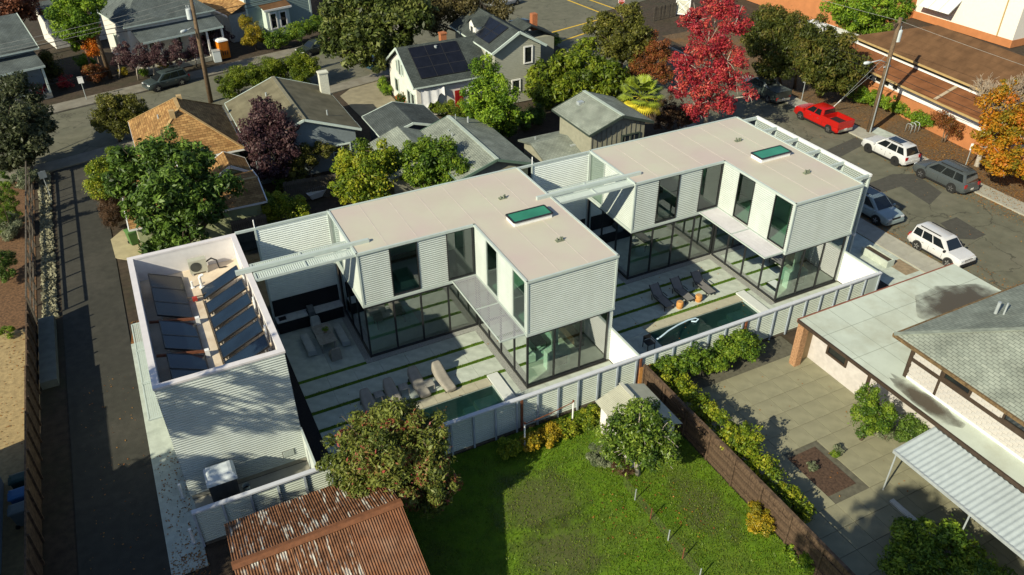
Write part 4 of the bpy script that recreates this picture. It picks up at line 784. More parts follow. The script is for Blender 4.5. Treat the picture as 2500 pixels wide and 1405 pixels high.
# ================================================================== orange school building over the street
ob = thing('orange_building', 'long orange stucco building with stepped brown roofs across the street', 'building', (50.4, 25.9, 0), math.radians(-6), local=True)
OR = mat('orange_stucco', (.43, .17, .065), .85, .08, 1.2, stain=.2); BT = mat('tan_gutter', (.40, .28, .12), .7, .1)
MB().box(.9, 11, -48, 2.2, 0, 2.0).build('wall', OR, ob); MB().box(.94, 11, -48, 2.2, 2.0, 3.05).build('clerestory_band', PURE, ob)
b = MB(); roof_uv(b, [V(0, 3, 3.2), V(0, -48, 3.2), V(3.1, -48, 3.85), V(3.1, 3, 3.85)]); b.build('lower_roof', shingle('red_brown_roof', (.21, .085, .035), (.19, .078, .033), (.15, .06, .028), w_=5, h_=.8, bump=.1), ob); MB().bar((-.04, 3, 3.15), (-.04, -48, 3.15), .1, .18).build('gutter', BT, ob)
MB().box(3.1, 10, -48, 2.4, 3.0, 4.55).build('upper_wall', DARKF, ob); MB().bar((3.05, 2.5, 3.98), (3.05, -48, 3.98), .12, .16).build('flashing', PURE, ob)
b = MB(); zr, ze = 7.0, 4.65; R0, R1 = V(6.9, -3.4, zr), V(6.9, -48, zr)
roof_uv(b, [V(2.6, 2.8, ze), V(2.6, -48, ze), R1, R0]); roof_uv(b, [V(11.2, -48, ze), V(11.2, 2.8, ze), R0, R1]); roof_uv(b, [V(11.2, 2.8, ze), V(2.6, 2.8, ze), R0]); b.build('upper_roof', BRWN, ob); MB().bar((2.55, 2.8, ze-.06), (2.55, -48, ze-.06), .1, .18).build('gutter', BT, ob)
MB().bar((.1, -11.5, 3.3), (3.1, -10.9, 3.92), .3, .06).build('roof_strip', mat('tan_strip', (.42, .34, .24), .8, .1), ob)
for k in range(5): win(ob, (.9, -1.0-k*1.15, 2.1), (0, -1, 0), .8, .8, PURE, FARG, .08, .1)
wb = thing('white_hall', 'big windowless cream-white hall rising behind the brown roof', 'building', (78.4, 27, 0)); MB().box(78.4, 110, 27, 75, .9, 6.6).build('wall', mat('cream_hall_wall', (.72, .67, .60), .8, .03), wb); MB().box(78.36, 110, 26.96, 75, 0, .9).build('plinth', OR, wb); MB().box(77.6, 111, 26.2, 76, 6.6, 6.9).build('roof', mat('pale_green_roof', (.42, .48, .44), .7, .06), wb); MB().tube([(78.3, 29, .9), (78.3, 29, 6.5)], .08, 6).build('downpipe', BT, wb)
b = MB(); b.quad((76.6, 39.3, 2.2), (76.6, 34.8, 2.2), (78.38, 34.8, 3.6), (78.38, 39.3, 3.6)); dc = b.build('door_canopy', mat('white_canopy', (.66, .66, .64), .6, .05), wb)
for k in range(4): MB().bar((76.6, 34.8+k*1.5, 2.23), (78.38, 34.8+k*1.5, 3.63), .08, .05).build('rib', GALV, dc)
t = thing('orange_block', 'plain orange block behind the dark conifers', 'building', (66, 43, 0)); MB().box(65, 82, 41, 62, 0, 5.6).build('wall', OR, t); MB().box(64.4, 82.5, 40.4, 62.5, 5.6, 5.85).build('roof', BRWN, t)
t = thing('trailer', 'long white trailer roof showing behind the conifers', 'trailer', (57, 33, 0)); MB().box(56.2, 58.6, 30.5, 39, .6, 3.0).build('body', PURE, t); MB().box(56.3, 58.5, 38.2, 39.02, 1.4, 2.6).build('window', FARG, t)
# ================================================================== lower right club building
cb = thing('club_building', 'pale block building with flat roof and a green-grey hip roof in the corner', 'building', (16, -10, 0)); WX = 16.15
FLAT = mat('pale_flat_roof', (.48, .53, .46), .85, .07, .8, stain=.55, stain_col=(.33, .33, .25), sscale=.5)
BLW = mat('whitewashed_block', (.48, .45, .44), .85, .10, 3, stain=.3, stain_col=(.40, .36, .30)); BRN = mat('dark_brown_trim', (.045, .030, .020), .7, .2)
q = MB(); q.box(14.75, 27, -5.15, -11.2, 3.02, 3.2); q.box(14.75, WX, -11.2, -40, 3.02, 3.2); q.v = q.v; 
MB().box(14.75, 27.5, -11.2, -5.1, 3.02, 3.2).build('flat_roof', FLAT, cb); MB().box(14.75, WX, -40, -11.2, 3.02, 3.2).build('eaves_roof', FLAT, cb)
SEAM = mat('roof_seam', (.26, .29, .25), .9, .1)
for k in range(7): MB().box(15.2+k*1.75, 15.23+k*1.75, -11.1, -5.15, 3.2, 3.206).build('roof_seam', SEAM, cb)
for y in (-6.9, -9.1): MB().box(14.8, 27.4, y, y+.03, 3.2, 3.207).build('roof_seam', SEAM, cb)
def stainmat(nm='ponding_stain', col=(.075, .060, .042), a=.85):
    m = bpy.data.materials.new(nm); m.use_nodes = True; t = m.node_tree; L = t.links.new; bs = t.nodes['Principled BSDF']; bs.inputs['Base Color'].default_value = (*col, 1); bs.inputs['Roughness'].default_value = .6
    tc = _n(t, 'ShaderNodeTexCoord'); ns = _n(t, 'ShaderNodeTexNoise'); ns.inputs['Scale'].default_value = 1.3; ns.inputs['Detail'].default_value = 8; L(tc.outputs['Object'], ns.inputs['Vector'])
    mp = _n(t, 'ShaderNodeVectorMath', operation='DISTANCE'); mp.inputs[1].default_value = (.5, .5, .5); L(tc.outputs['Generated'], mp.inputs[0])
    ma = _n(t, 'ShaderNodeMath', operation='MULTIPLY_ADD'); ma.inputs[1].default_value = .55; L(ns.outputs['Fac'], ma.inputs[0]); L(mp.outputs['Value'], ma.inputs[2])
    rp = _n(t, 'ShaderNodeMapRange', clamp=True); rp.inputs[1].default_value = .82; rp.inputs[2].default_value = .50; rp.inputs[3].default_value = 0; rp.inputs[4].default_value = a; L(ma.outputs[0], rp.inputs[0]); L(rp.outputs[0], bs.inputs['Alpha']); return m
STN = stainmat()
def stain(cx, cy, rx, ry):
    pts = [(cx+rx*math.cos(a)*random.uniform(.8, 1.15), cy+ry*math.sin(a)*random.uniform(.8, 1.15)) for a in np.linspace(0, 2*math.pi, 22)[:-1]]; sheet('ponding_stain', STN, pts, 3.212, kind=None, parent=cb)
stain(24.2, -8.3, 3.2, 1.9); stain(15.45, -13.2, .62, 2.3); stain(20.6, -9.0, .5, .3)
MB().bar((14.72, -5.1, 3.12), (14.72, -40, 3.12), .09, .2).build('gutter', BRN, cb); MB().bar((14.72, -5.07, 3.12), (27.5, -5.07, 3.12), .09, .2).build('gutter', mat('red_edge', (.22, .08, .05), .7, .1), cb)
MB().box(WX, 27.4, -11.2, -5.2, 0, 3.02).build('wall', BLW, cb); MB().box(WX+.02, 27.4, -40, -11.2, 0, 5.75).build('rear_wall', mat('block_mortar', (.42, .40, .38), .9, .1), cb)
MB().box(14.8, 15.25, -5.55, -5.1, 0, 3.0).build('brick_pier', mat('brown_brick', (.34, .19, .10), .85, .3, 10, bump=.4), cb); MB().box(14.85, WX, -5.2, -5.12, 0, 3.0).build('end_wall', mat('tan_plaster', (.42, .30, .17), .85, .08), cb)
# whitewashed blocks picked apart on the visible wall
bm_ = MB(); bm_.box(-.03, .03, -.198, .198, -.093, .093); bme = bm_.mesh('block'); bme.materials.append(mat('painted_block', (.45, .43, .41), .85, .16, .9, stain=.5, stain_col=(.34, .29, .24), sscale=1.4))
nb = 0
for r in range(9):
    for c in range(20):
        y = -11.6-c*.405-(.2 if r % 2 else 0); z = 3.42+r*.195
        if z > 4.25 and z < 4.55: continue
        if z > 4.5 and (int((-11.6-y)/1.62) % 2 == 1): continue
        o = put(bme, 'block', cb); o.location = Vector((WX+random.uniform(-.006, .006), y, z))-Vector((16, -10, 0)); o.matrix_parent_inverse = Matrix(); nb += 1
MB().box(WX-.06, WX+.02, -22, -11.25, 4.3, 4.52).build('sill_band', BRN, cb); MB().box(WX-.05, WX+.05, -22, -11.25, 3.2, 3.34).build('flashing', PURE, cb)
for k in range(4):
    y = -13.15-k*3.24; win(cb, (WX-.05, y, 4.55), (0, -1, 0), 1.55, 1.0, BRN, FARG, .1, .1)
    MB().box(WX-.05, WX+.02, y+.02, y+.16, 3.34, 5.6).build('downpipe', BRN, cb) if k == 0 else None
MB().box(WX-.08, WX+.02, -11.4, -11.2, 3.2, 5.6).build('corner_board', BRN, cb)
win(cb, (WX-.02, -6.4, 1.2), (0, -1, 0), 1.5, 1.35, BRN, FARG, .12, .12, 0, 1); MB().box(WX-.06, WX+.02, -9.55, -9.35, 0, 3.0).build('corner_board', BRN, cb)
hb = MB(); ze = 5.75; E = [V(15.25, -10.55, ze), V(15.25, -45, ze), V(40, -45, ze), V(40, -10.55, ze)]; pk = 9.6; hr = 9.2
R0, R1 = V(15.25+hr, -10.55-hr, pk), V(40-hr, -10.55-hr, pk)
roof_uv(hb, [E[3], E[0], R0, R1]); roof_uv(hb, [E[0], E[1], V(15.25+hr, -45, pk), R0]); hb.build('hip_roof', LTGR, cb)
for a, c in ((E[0], E[1]), (E[0], E[3])): MB().bar(a-V(0, 0, .06), c-V(0, 0, .06), .12, .16).build('gutter', mat('brown_leafy_gutter', (.13, .085, .04), .9, .4, 8), cb)
MB().bar(E[0]+V(0, 0, .02), R0+V(0, 0, .02), .25, .04).build('hip_cap', mat('hip_cap_shingle', (.20, .225, .19), .9, .25, 3), cb)
for px, py, r in ((2440, 742, .16), (2460, 745, .09)):
    p = G(px, py, 7.2); MB().cyl(p[0], p[1], 6.6, 7.3, r*.5, 9).build('vent_pipe', GALV, cb)
# ---- metal awning with thin posts
aw = thing('patio_awning', 'ribbed pale metal awning on thin posts beside the club building', 'awning', (13.3, -17, 0)); b = MB()
b.corr((14.7, -14.45, 2.95), (-2.65, 0, -.33), (0, -14, 0), 52, .022, (0, 0, 1)); b.build('canopy', mat('pale_awning_metal', (.40, .45, .46), .45, .06, stain=.2), aw); MB().bar((12.03, -14.45, 2.58), (12.03, -28.4, 2.58), .08, .16).build('valance', GALV, aw); MB().bar((12.03, -14.45, 2.58), (14.7, -14.45, 2.92), .06, .12).build('end_trim', GALV, aw)
for y in (-14.6, -18.6, -22.6): MB().cyl(12.1, y, 0, 2.5, .04, 7).build('post', GALV, aw)
# ================================================================== sheds in the foreground
RSTR = mat('rusted_iron_roof', (.12, .052, .024), .8, .4, 4, col2=(.22, .10, .048), stain=.9, stain_col=(.50, .50, .45), sscale=.55)
def rustmat():
    m = RSTR; t = m.node_tree     # stretch the bare zinc patches down the slope
    for n in t.nodes:
        if n.type == 'TEX_NOISE' and abs(n.inputs['Scale'].default_value-.55) < 1e-4:
            mp = t.nodes.new('ShaderNodeMapping'); mp.inputs['Scale'].default_value = (4.5, .8, 1.0); l = n.inputs['Vector'].links[0]; src = l.from_socket; t.links.remove(l); t.links.new(src, mp.inputs[0]); t.links.new(mp.outputs[0], n.inputs['Vector'])
            n.inputs['Scale'].default_value = 1.2
        if n.type == 'VALTORGB' and n.color_ramp.elements[0].color[0] == 0: n.color_ramp.elements[0].position = .535; n.color_ramp.elements[1].position = .65
rustmat()
RST2 = mat('plain_rust_roof', (.15, .062, .028), .8, .25, 3, stain=.25, stain_col=(.4, .3, .22), sscale=.6)
rs = thing('rusty_shed', 'old shed with a rusted corrugated iron gable roof in the foreground', 'shed', (-13.5, -8, 0)); x0, x1 = -17.1, -10.15; yr, zr = -7.85, 3.9
for y, sgn in ((-4.4, 1), (-12.4, -1)):
    ze = 2.6 if sgn == 1 else 2.3
    for k in range(3):
        xa, xb = x0+(x1-x0)*k/3, x0+(x1-x0)*(k+1)/3; b = MB(); ov = .012*k; b.corr((xa-(.05 if k else 0), y, ze+ov), (0, yr-y, zr-ze), (xb-xa+(.05 if k else 0), 0, 0), 21, .022, (0, 0, 1)); b.build('roof_sheet', RSTR if sgn == 1 or k < 2 else RST2, rs)
b = MB(); b.bar((x0-.05, yr-.1, zr+.02), (x1+.05, yr-.1, zr+.02), .24, .03, (0, -.25, 1)); b.bar((x0-.05, yr+.1, zr+.02), (x1+.05, yr+.1, zr+.02), .24, .03, (0, .25, 1)); b.build('ridge_cap', mat('rust_ridge', (.17, .068, .03), .8, .2, 5), rs)
b = MB(); b.loft([[V(x, y, z) for y, z in ((-12.0, 0), (-4.7, 0), (-4.7, 2.5), (yr, 3.72), (-12.0, 2.2))] for x in (x0+.2, x1-.2)]); b.build('wall', WOODF, rs)
ys = thing('garden_shed', 'small white garden shed with a ribbed pale metal gable roof on the lawn', 'shed', (3, -6.3, 0)); xr = 3.08; xa, xb, ya, yb = 1.56, 4.62, -8.05, -4.65
for xs_, ze in ((xa, 2.1), (xb, 2.1)): b = MB(); b.corr((xs_, ya, ze), (xr-xs_, 0, 2.72-ze), (0, yb-ya, 0), 34, .012, (0, 0, 1)); b.build('roof_sheet', mat('pale_ribbed_metal', (.38, .38, .30), .55, .08, stain=.3) if xs_ == xa else mat('pale_ribbed_metal', (.38, .38, .30)), ys)
MB().bar((xr, ya-.03, 2.75), (xr, yb+.03, 2.75), .2, .05).build('ridge_cap', mat('ridge_metal', (.45, .45, .38), .5, .06), ys)
b = MB(); b.loft([[V(x, y, z) for x, z in ((xa+.3, 0), (xb-.3, 0), (xb-.3, 2.15), (xr, 2.62), (xa+.3, 2.15))] for y in (ya+.25, yb-.15)]); b.build('wall', mat('shed_white', (.70, .66, .66), .7, .05), ys); MB().box(2.6, 3.5, ya+.2, ya+.25, 0, 1.9).build('door', mat('shed_door', (.55, .53, .52), .7, .05), ys)
# ---- brown timber fence between lawn and yard
wf = thing('timber_fence', 'weathered brown board fence between the lawn and the paved yard', 'fence', (5.66, -3, 0)); fx = 5.66
bd = MB(); bd.box(-.012, .012, .004, .146, 0, 1.78); bme = bd.mesh('board'); bme.materials.append(WOODF)
for i in range(116):
    o = put(bme, 'board', wf); o.location = (random.uniform(-.006, .006), -.3-(i+1)*.15, random.uniform(-.03, .02)); o.rotation_euler = (0, random.uniform(-.01, .01), random.uniform(-.03, .03)); o.matrix_parent_inverse = Matrix()
for i in range(10): MB().box(fx-.11, fx-.015, -3.35-i*1.92, -3.25-i*1.92, 0, 1.9).build('post', WOODF, wf)
for z in (.35, 1.35, 1.86): MB().box(fx-.06 if z < 1.8 else fx-.09, fx-.014 if z < 1.8 else fx+.08, -20.6, -3.2, z, z+.09).build('rail', WOODF, wf)
for i in range(5): MB().box(fx-.3+i*.14, fx-.17+i*.14, -3.22, -3.19, .05, 1.8).build('new_board', CEDAR, wf)
DRYG = stainmat('dry_lawn_patch', (.115, .11, .045), .5)
for cx, cy, rx, ry in ((-3.2, -7.6, 2.6, 2.2), (-3.6, -10.6, 2.4, 1.9), (3.6, -11.5, 1.4, 2.4)): sheet('dry_patch', DRYG, [(cx-rx, cy-ry), (cx+rx, cy-ry), (cx+rx, cy+ry), (cx-rx, cy+ry)], -.018, parent=bpy.data.objects['lawn'], kind=None)
# wire fence on the lawn
lf = thing('wire_fence', 'low sagging wire fence crossing the lawn', 'fence', (.9, -10, 0)); pts = []
for i, y in enumerate((-7.6, -9.6, -10.9, -12.3, -13.4, -14.6)):
    MB().tube([(.9, y, 0), (.92, y, .75)], .03, 6).build('post', RUSTP if i % 2 == 0 else GALV, lf)
b = MB()
for k in range(7): b.bar((.9, -8.6, .08+k*.1), (.9, -14.8, .08+k*.1), .005, .005)
for k in range(60): b.bar((.9, -8.6-k*.103, .05), (.9, -8.6-k*.103, .7), .004, .004)
b.build('wire_mesh', mat('dark_wire', (.10, .09, .06), .7, .2), lf, 'stuff')
# paved yard of big slabs
sheet('paved_yard', mat('yard_joint', (.10, .095, .07), .95, .2, 4), [(5.75, -40), (16.2, -40), (16.2, FY-.05), (5.75, FY-.05)], -.03); yb_ = bpy.data.objects['paved_yard']
YC = mat('yard_concrete', (.245, .235, .155), .9, .16, 1.4, bump=.15, stain=.7, stain_col=(.12, .115, .08), sscale=.7); n = 0
sm = MB(); sm.box(.012, 1.188, .012, 1.188, -.05, 0); sme = sm.mesh('slab'); sme.materials.append(YC)
for i in range(9):
    for j in range(14):
        x, y = 6.0+i*1.13, -4.6-(j+1)*1.2
        if 8.9 < x+.55 < 11.3 and -13.7 < y+.6 < -10.9: continue
        if x < 7.0 and False: continue
        o = put(sme, 'slab', yb_); o.location = (x, y, random.uniform(-.004, .004)); o.scale = (1.13/1.2, 1, 1)
sheet('mulch_square', mat('red_mulch', (.075, .045, .03), .95, .4, 8, bump=.7), [(8.98, -13.7), (11.25, -13.7), (11.25, -10.9), (8.98, -10.9)], -.005)
t = tag(MB().box(-.8, .8, -.12, .12, 0, .12).build('concrete_kerb', mat('kerb_white', (.5, .5, .46), .8, .1)), 'long dark planting kerb with a white edge on the paved yard', 'kerb'); t.location = (11.9, -17.2, 0); t.rotation_euler = (0, 0, math.pi/2); t.scale = (2.4, 1, 1)
# house off the lower left edge whose gable shades the alley
gable('alley_house', 'pale blue clapboard house at the lower edge beside the alley', (-26.2, -12), 90, 18, 7.6, 3.0, 5.6, mat('pale_blue_wall', (.34, .43, .46), .8, .06), BLUR, WTRIM, ins=.4, siding=(mat('pale_blue_wall', (.34, .43, .46)), .2, 'ad'))
# ================================================================== vegetation
def leafmesh(name, C, Rr, n, l, asp, up, m, sq=.85, tintb=None, shell=.6, droop=0.0, wt=None):
    """n leaf quads of length l spread over clumps (centres C, radii Rr)"""
    C = np.asarray(C, float); Rr = np.asarray(Rr, float); w_ = Rr**2*(1 if wt is None else np.asarray(wt)); k = RNG.choice(len(C), n, p=w_/w_.sum())
    d = RNG.normal(size=(n, 3)); d /= np.linalg.norm(d, axis=1)[:, None]; d[:, 2] += .15; rad = shell+(1.12-shell)*RNG.random(n)**.7+(RNG.random(n) < .1)*RNG.random(n)*.35
    pos = C[k]+d*(rad*Rr[k])[:, None]*np.array([1, 1, sq]); ok = pos[:, 2] > .03; pos, d, k = pos[ok], d[ok], k[ok]; n = len(pos)
    nrm = d*.7+RNG.normal(size=(n, 3))*.55+np.array([0, 0, .35]); nrm /= np.linalg.norm(nrm, axis=1)[:, None]
    a = RNG.normal(size=(n, 3))+d*.5+np.array([0, 0, up-droop]); a -= nrm*(a*nrm).sum(1)[:, None]; a /= np.linalg.norm(a, axis=1)[:, None]+1e-9; b = np.cross(nrm, a)
    L = (l*(.45+.95*RNG.random(n)**1.5))[:, None]; W = L*asp*(.35+.3*RNG.random((n, 1))); bend = nrm*L*.08
    vs = np.stack([pos-a*L*.5, pos+b*W+bend, pos+a*L*.5, pos-b*W+bend], 1).reshape(-1, 3)
    tb = RNG.random(len(C)) if tintb is None else tintb
    tint = np.clip(.5+(tb[k]-.5)*.8+RNG.normal(size=n)*.2, 0, 1)
    me = bpy.data.meshes.new(name); me.vertices.add(4*n); me.vertices.foreach_set('co', vs.astype(np.float32).ravel()); me.loops.add(4*n); me.loops.foreach_set('vertex_index', np.arange(4*n, dtype=np.int32)); me.polygons.add(n); me.polygons.foreach_set('loop_start', np.arange(0, 4*n, 4, dtype=np.int32))
    at = me.attributes.new('tint', 'FLOAT', 'POINT'); at.data.foreach_set('value', np.repeat(tint, 4).astype(np.float32)); me.update(calc_edges=True); me.materials.append(m); return me
def clumps(lobes, per=20, cr=.28):
    C, R = [], []
    for x, y, z, r in lobes:
        for i in range(max(3, int(per*(.6+.4*r)))):
            d = RNG.normal(size=3); d /= np.linalg.norm(d); d[2] = d[2]*.9+.1; rr = r*(.35+.68*RNG.random()**.8)
            C.append([x+d[0]*rr, y+d[1]*rr, max(.12, z+d[2]*rr*.85)]); R.append(r*cr*(.6+.7*RNG.random()))
    return C, R
def plant(name, lab, lobes, pal, base=None, leaf=.22, asp=.5, cover=1.15, up=.2, trunk=.14, bark=None, cat='tree', group=None, per=20, cr=.28, stems=1, droop=0., shell=.6, lean=None, sq=.85):
    leaf *= .74
    W = [(*G(px, py, z)[:2], z, r) for px, py, z, r in lobes]; cx = np.mean([w[0] for w in W]); cy = np.mean([w[1] for w in W])
    if base is None: base = (cx, cy)
    elif len(base) == 3: base = tuple(G(base[0], base[1])[:2])
    t = thing(name, lab, cat, (base[0], base[1], 0), group=group); C, R = clumps(W, per, cr); wt = [1]*len(C)+[.22]*len(W); C += [[w[0], w[1], w[2]] for w in W]; R += [w[3]*.85 for w in W]
    area = 4*math.pi*sum(r*r*q for r, q in zip(R, wt)); nw = max(300, cover*area/(.42*leaf*leaf*asp*2*.6)); cap = 60000 if name == 'bottlebrush_tree' else 25000; leaf *= max(1, nw/cap)**.5; n = int(min(cap, nw))
    put(leafmesh('foliage', C, R, n, leaf, asp, up, pal, sq, shell=shell, droop=droop, wt=wt), 'foliage' if cat != 'tree' else 'crown', t)
    zt = max(w[2] for w in W); b = MB(); zf = min(.55*zt, max(.5, min(w[2]-w[3]*.6 for w in W)+.3))
    if trunk:
        for s in range(stems):
            ox, oy = (RNG.random(2)-.5)*.25*(stems > 1); p0 = V(base[0]+ox, base[1]+oy, -.05); p1 = V(base[0]+(cx-base[0])*.35+ox*2, base[1]+(cy-base[1])*.35+oy*2, zf); b.tube([p0, p0*.55+p1*.45+V(RNG.normal()*.06, RNG.normal()*.06, 0), p1], [trunk*1.25, trunk, trunk*.8], 8)
        tr = b.build('trunk', bark or BARK, t, smooth=True); lm = MB()
        for x, y, z, r in W:
            q = V(x, y, z); mid = p1*.5+q*.5+V(RNG.normal()*.15, RNG.normal()*.15, -.1*abs(z-zf)); lm.tube([p1-V(0, 0, .1), mid, q, q+(q-mid)*.4*r/max(1, r)], [trunk*.6, trunk*.42, trunk*.24, .015], 6); [lm.tube([q, q+dd*r*.55+V(0, 0, .1), q+dd*r*1.02], [trunk*.2, trunk*.12, .01], 4) for dd in [unit(RNG.normal(size=3)+V(0, 0, .4)) for _ in range(4 if trunk > .06 else 0)]]
        lm.build('limbs', bark or BARK, tr, smooth=True)
    return t
LAUREL = leafmat('laurel_leaf', [(.020, .046, .008), (.046, .092, .012), (.092, .165, .020), (.17, .26, .045)], .25, .5)
LIME = leafmat('lime_leaf', [(.058, .105, .010), (.12, .185, .012), (.22, .28, .016), (.38, .37, .03)])
PLUM = leafmat('plum_leaf', [(.028, .012, .018), (.058, .026, .033), (.10, .048, .052), (.16, .10, .095)])
GREEN = leafmat('mid_green_leaf', [(.032, .075, .010), (.078, .15, .014), (.15, .235, .018), (.24, .32, .03)])
BRIGHT = leafmat('bright_green_leaf', [(.045, .095, .010), (.105, .20, .015), (.19, .30, .02), (.29, .40, .03)])
OLIVEL = leafmat('olive_leaf', [(.040, .045, .010), (.085, .092, .014), (.14, .145, .022), (.20, .18, .035)])
DARKO = leafmat('dark_olive_leaf', [(.026, .036, .008), (.058, .076, .012), (.105, .118, .018), (.17, .14, .03)])
REDL = leafmat('crimson_leaf', [(.13, .010, .020), (.32, .020, .038), (.50, .050, .060), (.58, .13, .08)], .35)
RUSTL = leafmat('rust_leaf', [(.07, .045, .012), (.17, .06, .02), (.28, .075, .025), (.20, .14, .025)], .3)
GOLDL = leafmat('golden_leaf', [(.16, .15, .012), (.36, .20, .015), (.50, .22, .012), (.45, .12, .012)], .3)
ORNG = leafmat('orange_leaf', [(.42, .10, .012), (.55, .15, .012), (.62, .24, .02)], .3)
YELL = leafmat('yellow_leaf', [(.12, .13, .012), (.32, .25, .015), (.48, .32, .02)], .3)
SAGE = leafmat('sage_leaf', [(.09, .12, .06), (.17, .20, .11), (.28, .30, .19)])
BOTTL = leafmat('bottlebrush_leaf', [(.034, .052, .010), (.065, .092, .013), (.11, .14, .02), (.17, .19, .035), (.16, .18, .035), (.15, .165, .035), (.30, .06, .05)], .2)
HEDGEL = leafmat('wisteria_leaf', [(.050, .082, .008), (.095, .145, .010), (.165, .22, .014), (.24, .27, .022)])
BROWNL = leafmat('brown_leaf', [(.05, .03, .018), (.10, .058, .03), (.15, .085, .045)])
plant('laurel_tree', 'large dark green laurel tree overhanging the tan garage roof', [(330, 400, 6, 1.60), (400, 375, 7, 1.68), (470, 400, 6.5, 1.68), (535, 455, 5.5, 1.43), (300, 450, 5, 1.34), (400, 470, 6, 1.85), (480, 500, 5, 1.51), (380, 545, 4.2, 1.43), (450, 560, 3.6, 1.51), (520, 520, 4, 1.01), (400, 600, 2.2, 1.18), (340, 500, 4.4, 1.18)], LAUREL, (-15.0, 21.8), .30, .36, 1.25, trunk=.28)
plant('street_tree', 'yellow-green leafy tree at the alley mouth beside the laurel', [(250, 420, 3.5, 1.3), (240, 460, 2.5, 1.2), (290, 390, 4, 1.1), (262, 440, 2.6, 1.2)], LIME, leaf=.18)
plant('brown_shrub', 'dry reddish-brown shrub on the edge of the alley', [(262, 500, 1.2, .9), (275, 540, .9, .9), (250, 478, 1.3, .7), (285, 515, 1, .8)], BROWNL, leaf=.2, asp=.2, cat='shrub', cover=.9, trunk=.05, stems=3, up=1.0)
plant('plum_tree', 'tall dark purple plum tree between the tan and olive roofs', [(650, 290, 5.2, 1.6), (620, 330, 4.5, 1.4), (690, 320, 4.5, 1.4), (650, 360, 3.5, 1.8), (665, 410, 2.2, 1.4), (640, 258, 6.0, .9), (705, 365, 3.2, 1.1)], PLUM, (665, 440, 0), .17, .45, 1.1, up=.7)
plant('citrus_tree', 'yellow-green tree behind the near roof, the one closer to the garage', [(880, 400, 3.6, 1.71), (920, 430, 3, 1.83), (860, 460, 2.2, 1.59), (930, 390, 4, 1.34), (900, 480, 1.6, 1.46), (850, 410, 3, 1.22)], LIME, (895, 520, 0), .22)
plant('citrus_tree', 'yellow-green tree behind the near roof, the one closer to the ranch house', [(1010, 390, 3.6, 1.56), (1070, 380, 3.8, 1.68), (1110, 410, 3.2, 1.32), (1030, 430, 2.6, 1.44), (1080, 440, 2.2, 1.44), (985, 420, 2.6, 1.20)], GREEN, (1050, 470, 0), .22)
plant('yard_shrub', 'dusty green shrub below the olive-roofed bungalow windows', [(745, 390, 2, 1.2), (790, 368, 2.3, .9), (720, 425, 1.4, 1.0)], OLIVEL, leaf=.2, cat='shrub', trunk=.08)
plant('lemon_shrub', 'yellow-green lemon shrub beside the weathered board fence behind the louvres', [(660, 515, 1.5, 1.26), (720, 520, 1.5, 1.26), (690, 500, 2.1, 1.03), (742, 548, .9, 0.92)], LIME, leaf=.2, cat='shrub', trunk=.08)
plant('ash_tree', 'tall green tree standing in front of the solar-panelled house', [(1190, 185, 6.2, 1.6), (1170, 235, 5, 1.5), (1235, 235, 5, 1.4), (1200, 275, 3.8, 1.7), (1255, 285, 3, 1.2), (1150, 265, 3.4, 1.1), (1225, 305, 2, 1.2)], BRIGHT, (1215, 330, 0), .24)
plant('ground_shrub', 'low olive-green creeper between the dark garage and the ranch roof', [(1055, 262, .9, .9), (1095, 268, 1.1, 1.0), (1130, 280, 1.2, 1.0)], HEDGEL, leaf=.2, cat='shrub', trunk=.05)
plant('wisteria_mound', 'huge green creeper-covered mound behind the olive cottage', [(1330, 195, 3, 1.91), (1380, 175, 3.5, 1.91), (1430, 165, 3.8, 1.91), (1480, 185, 3.4, 1.80), (1340, 235, 2, 1.70), (1400, 225, 2.4, 1.91), (1460, 235, 2, 1.80), (1520, 215, 2.4, 1.59), (1425, 125, 3.6, 1.48), (1310, 220, 1.6, 1.27)], HEDGEL, leaf=.22, asp=.4, cat='shrub', trunk=.15, droop=1.2, shell=.75)
plant('corner_tree', 'olive-green tree at the street corner behind the creeper mound', [(1475, 70, 5.2, 1.90), (1530, 55, 5.6, 1.90), (1500, 115, 4.2, 1.90), (1565, 95, 4.8, 1.68), (1545, 135, 3.4, 1.57)], OLIVEL, leaf=.24, up=.6)
plant('persimmon_tree', 'rust and red coloured tree beside the crimson maple', [(1580, 100, 4.5, 1.3), (1610, 130, 4, 1.4), (1570, 150, 3.2, 1.4), (1610, 180, 2.6, 1.3), (1560, 180, 2.4, 1.1)], RUSTL, leaf=.22, cover=1.0)
plant('maple_tree', 'tall crimson maple rising beside the far house', [(1750, 15, 11, 1.63), (1700, 55, 10, 1.38), (1795, 60, 9.8, 1.38), (1730, 110, 8.5, 1.72), (1680, 155, 7, 1.46), (1775, 150, 7.4, 1.55), (1720, 205, 5.5, 1.81), (1660, 220, 5, 1.12), (1795, 200, 5.6, 1.20), (1700, 262, 3.6, 1.38), (1765, 255, 3.8, 1.29), (1830, 235, 4.6, 0.69)], REDL, (1722, 310, 0), .19, .5, .55, bark=BARKL, trunk=.2)
plant('barberry_shrub', 'dark reddish shrub under the crimson maple', [(1640, 268, 2, 1.3), (1670, 288, 1.5, 1.1), (1622, 298, 1.2, 1)], BROWNL, leaf=.2, cat='shrub', trunk=.06)
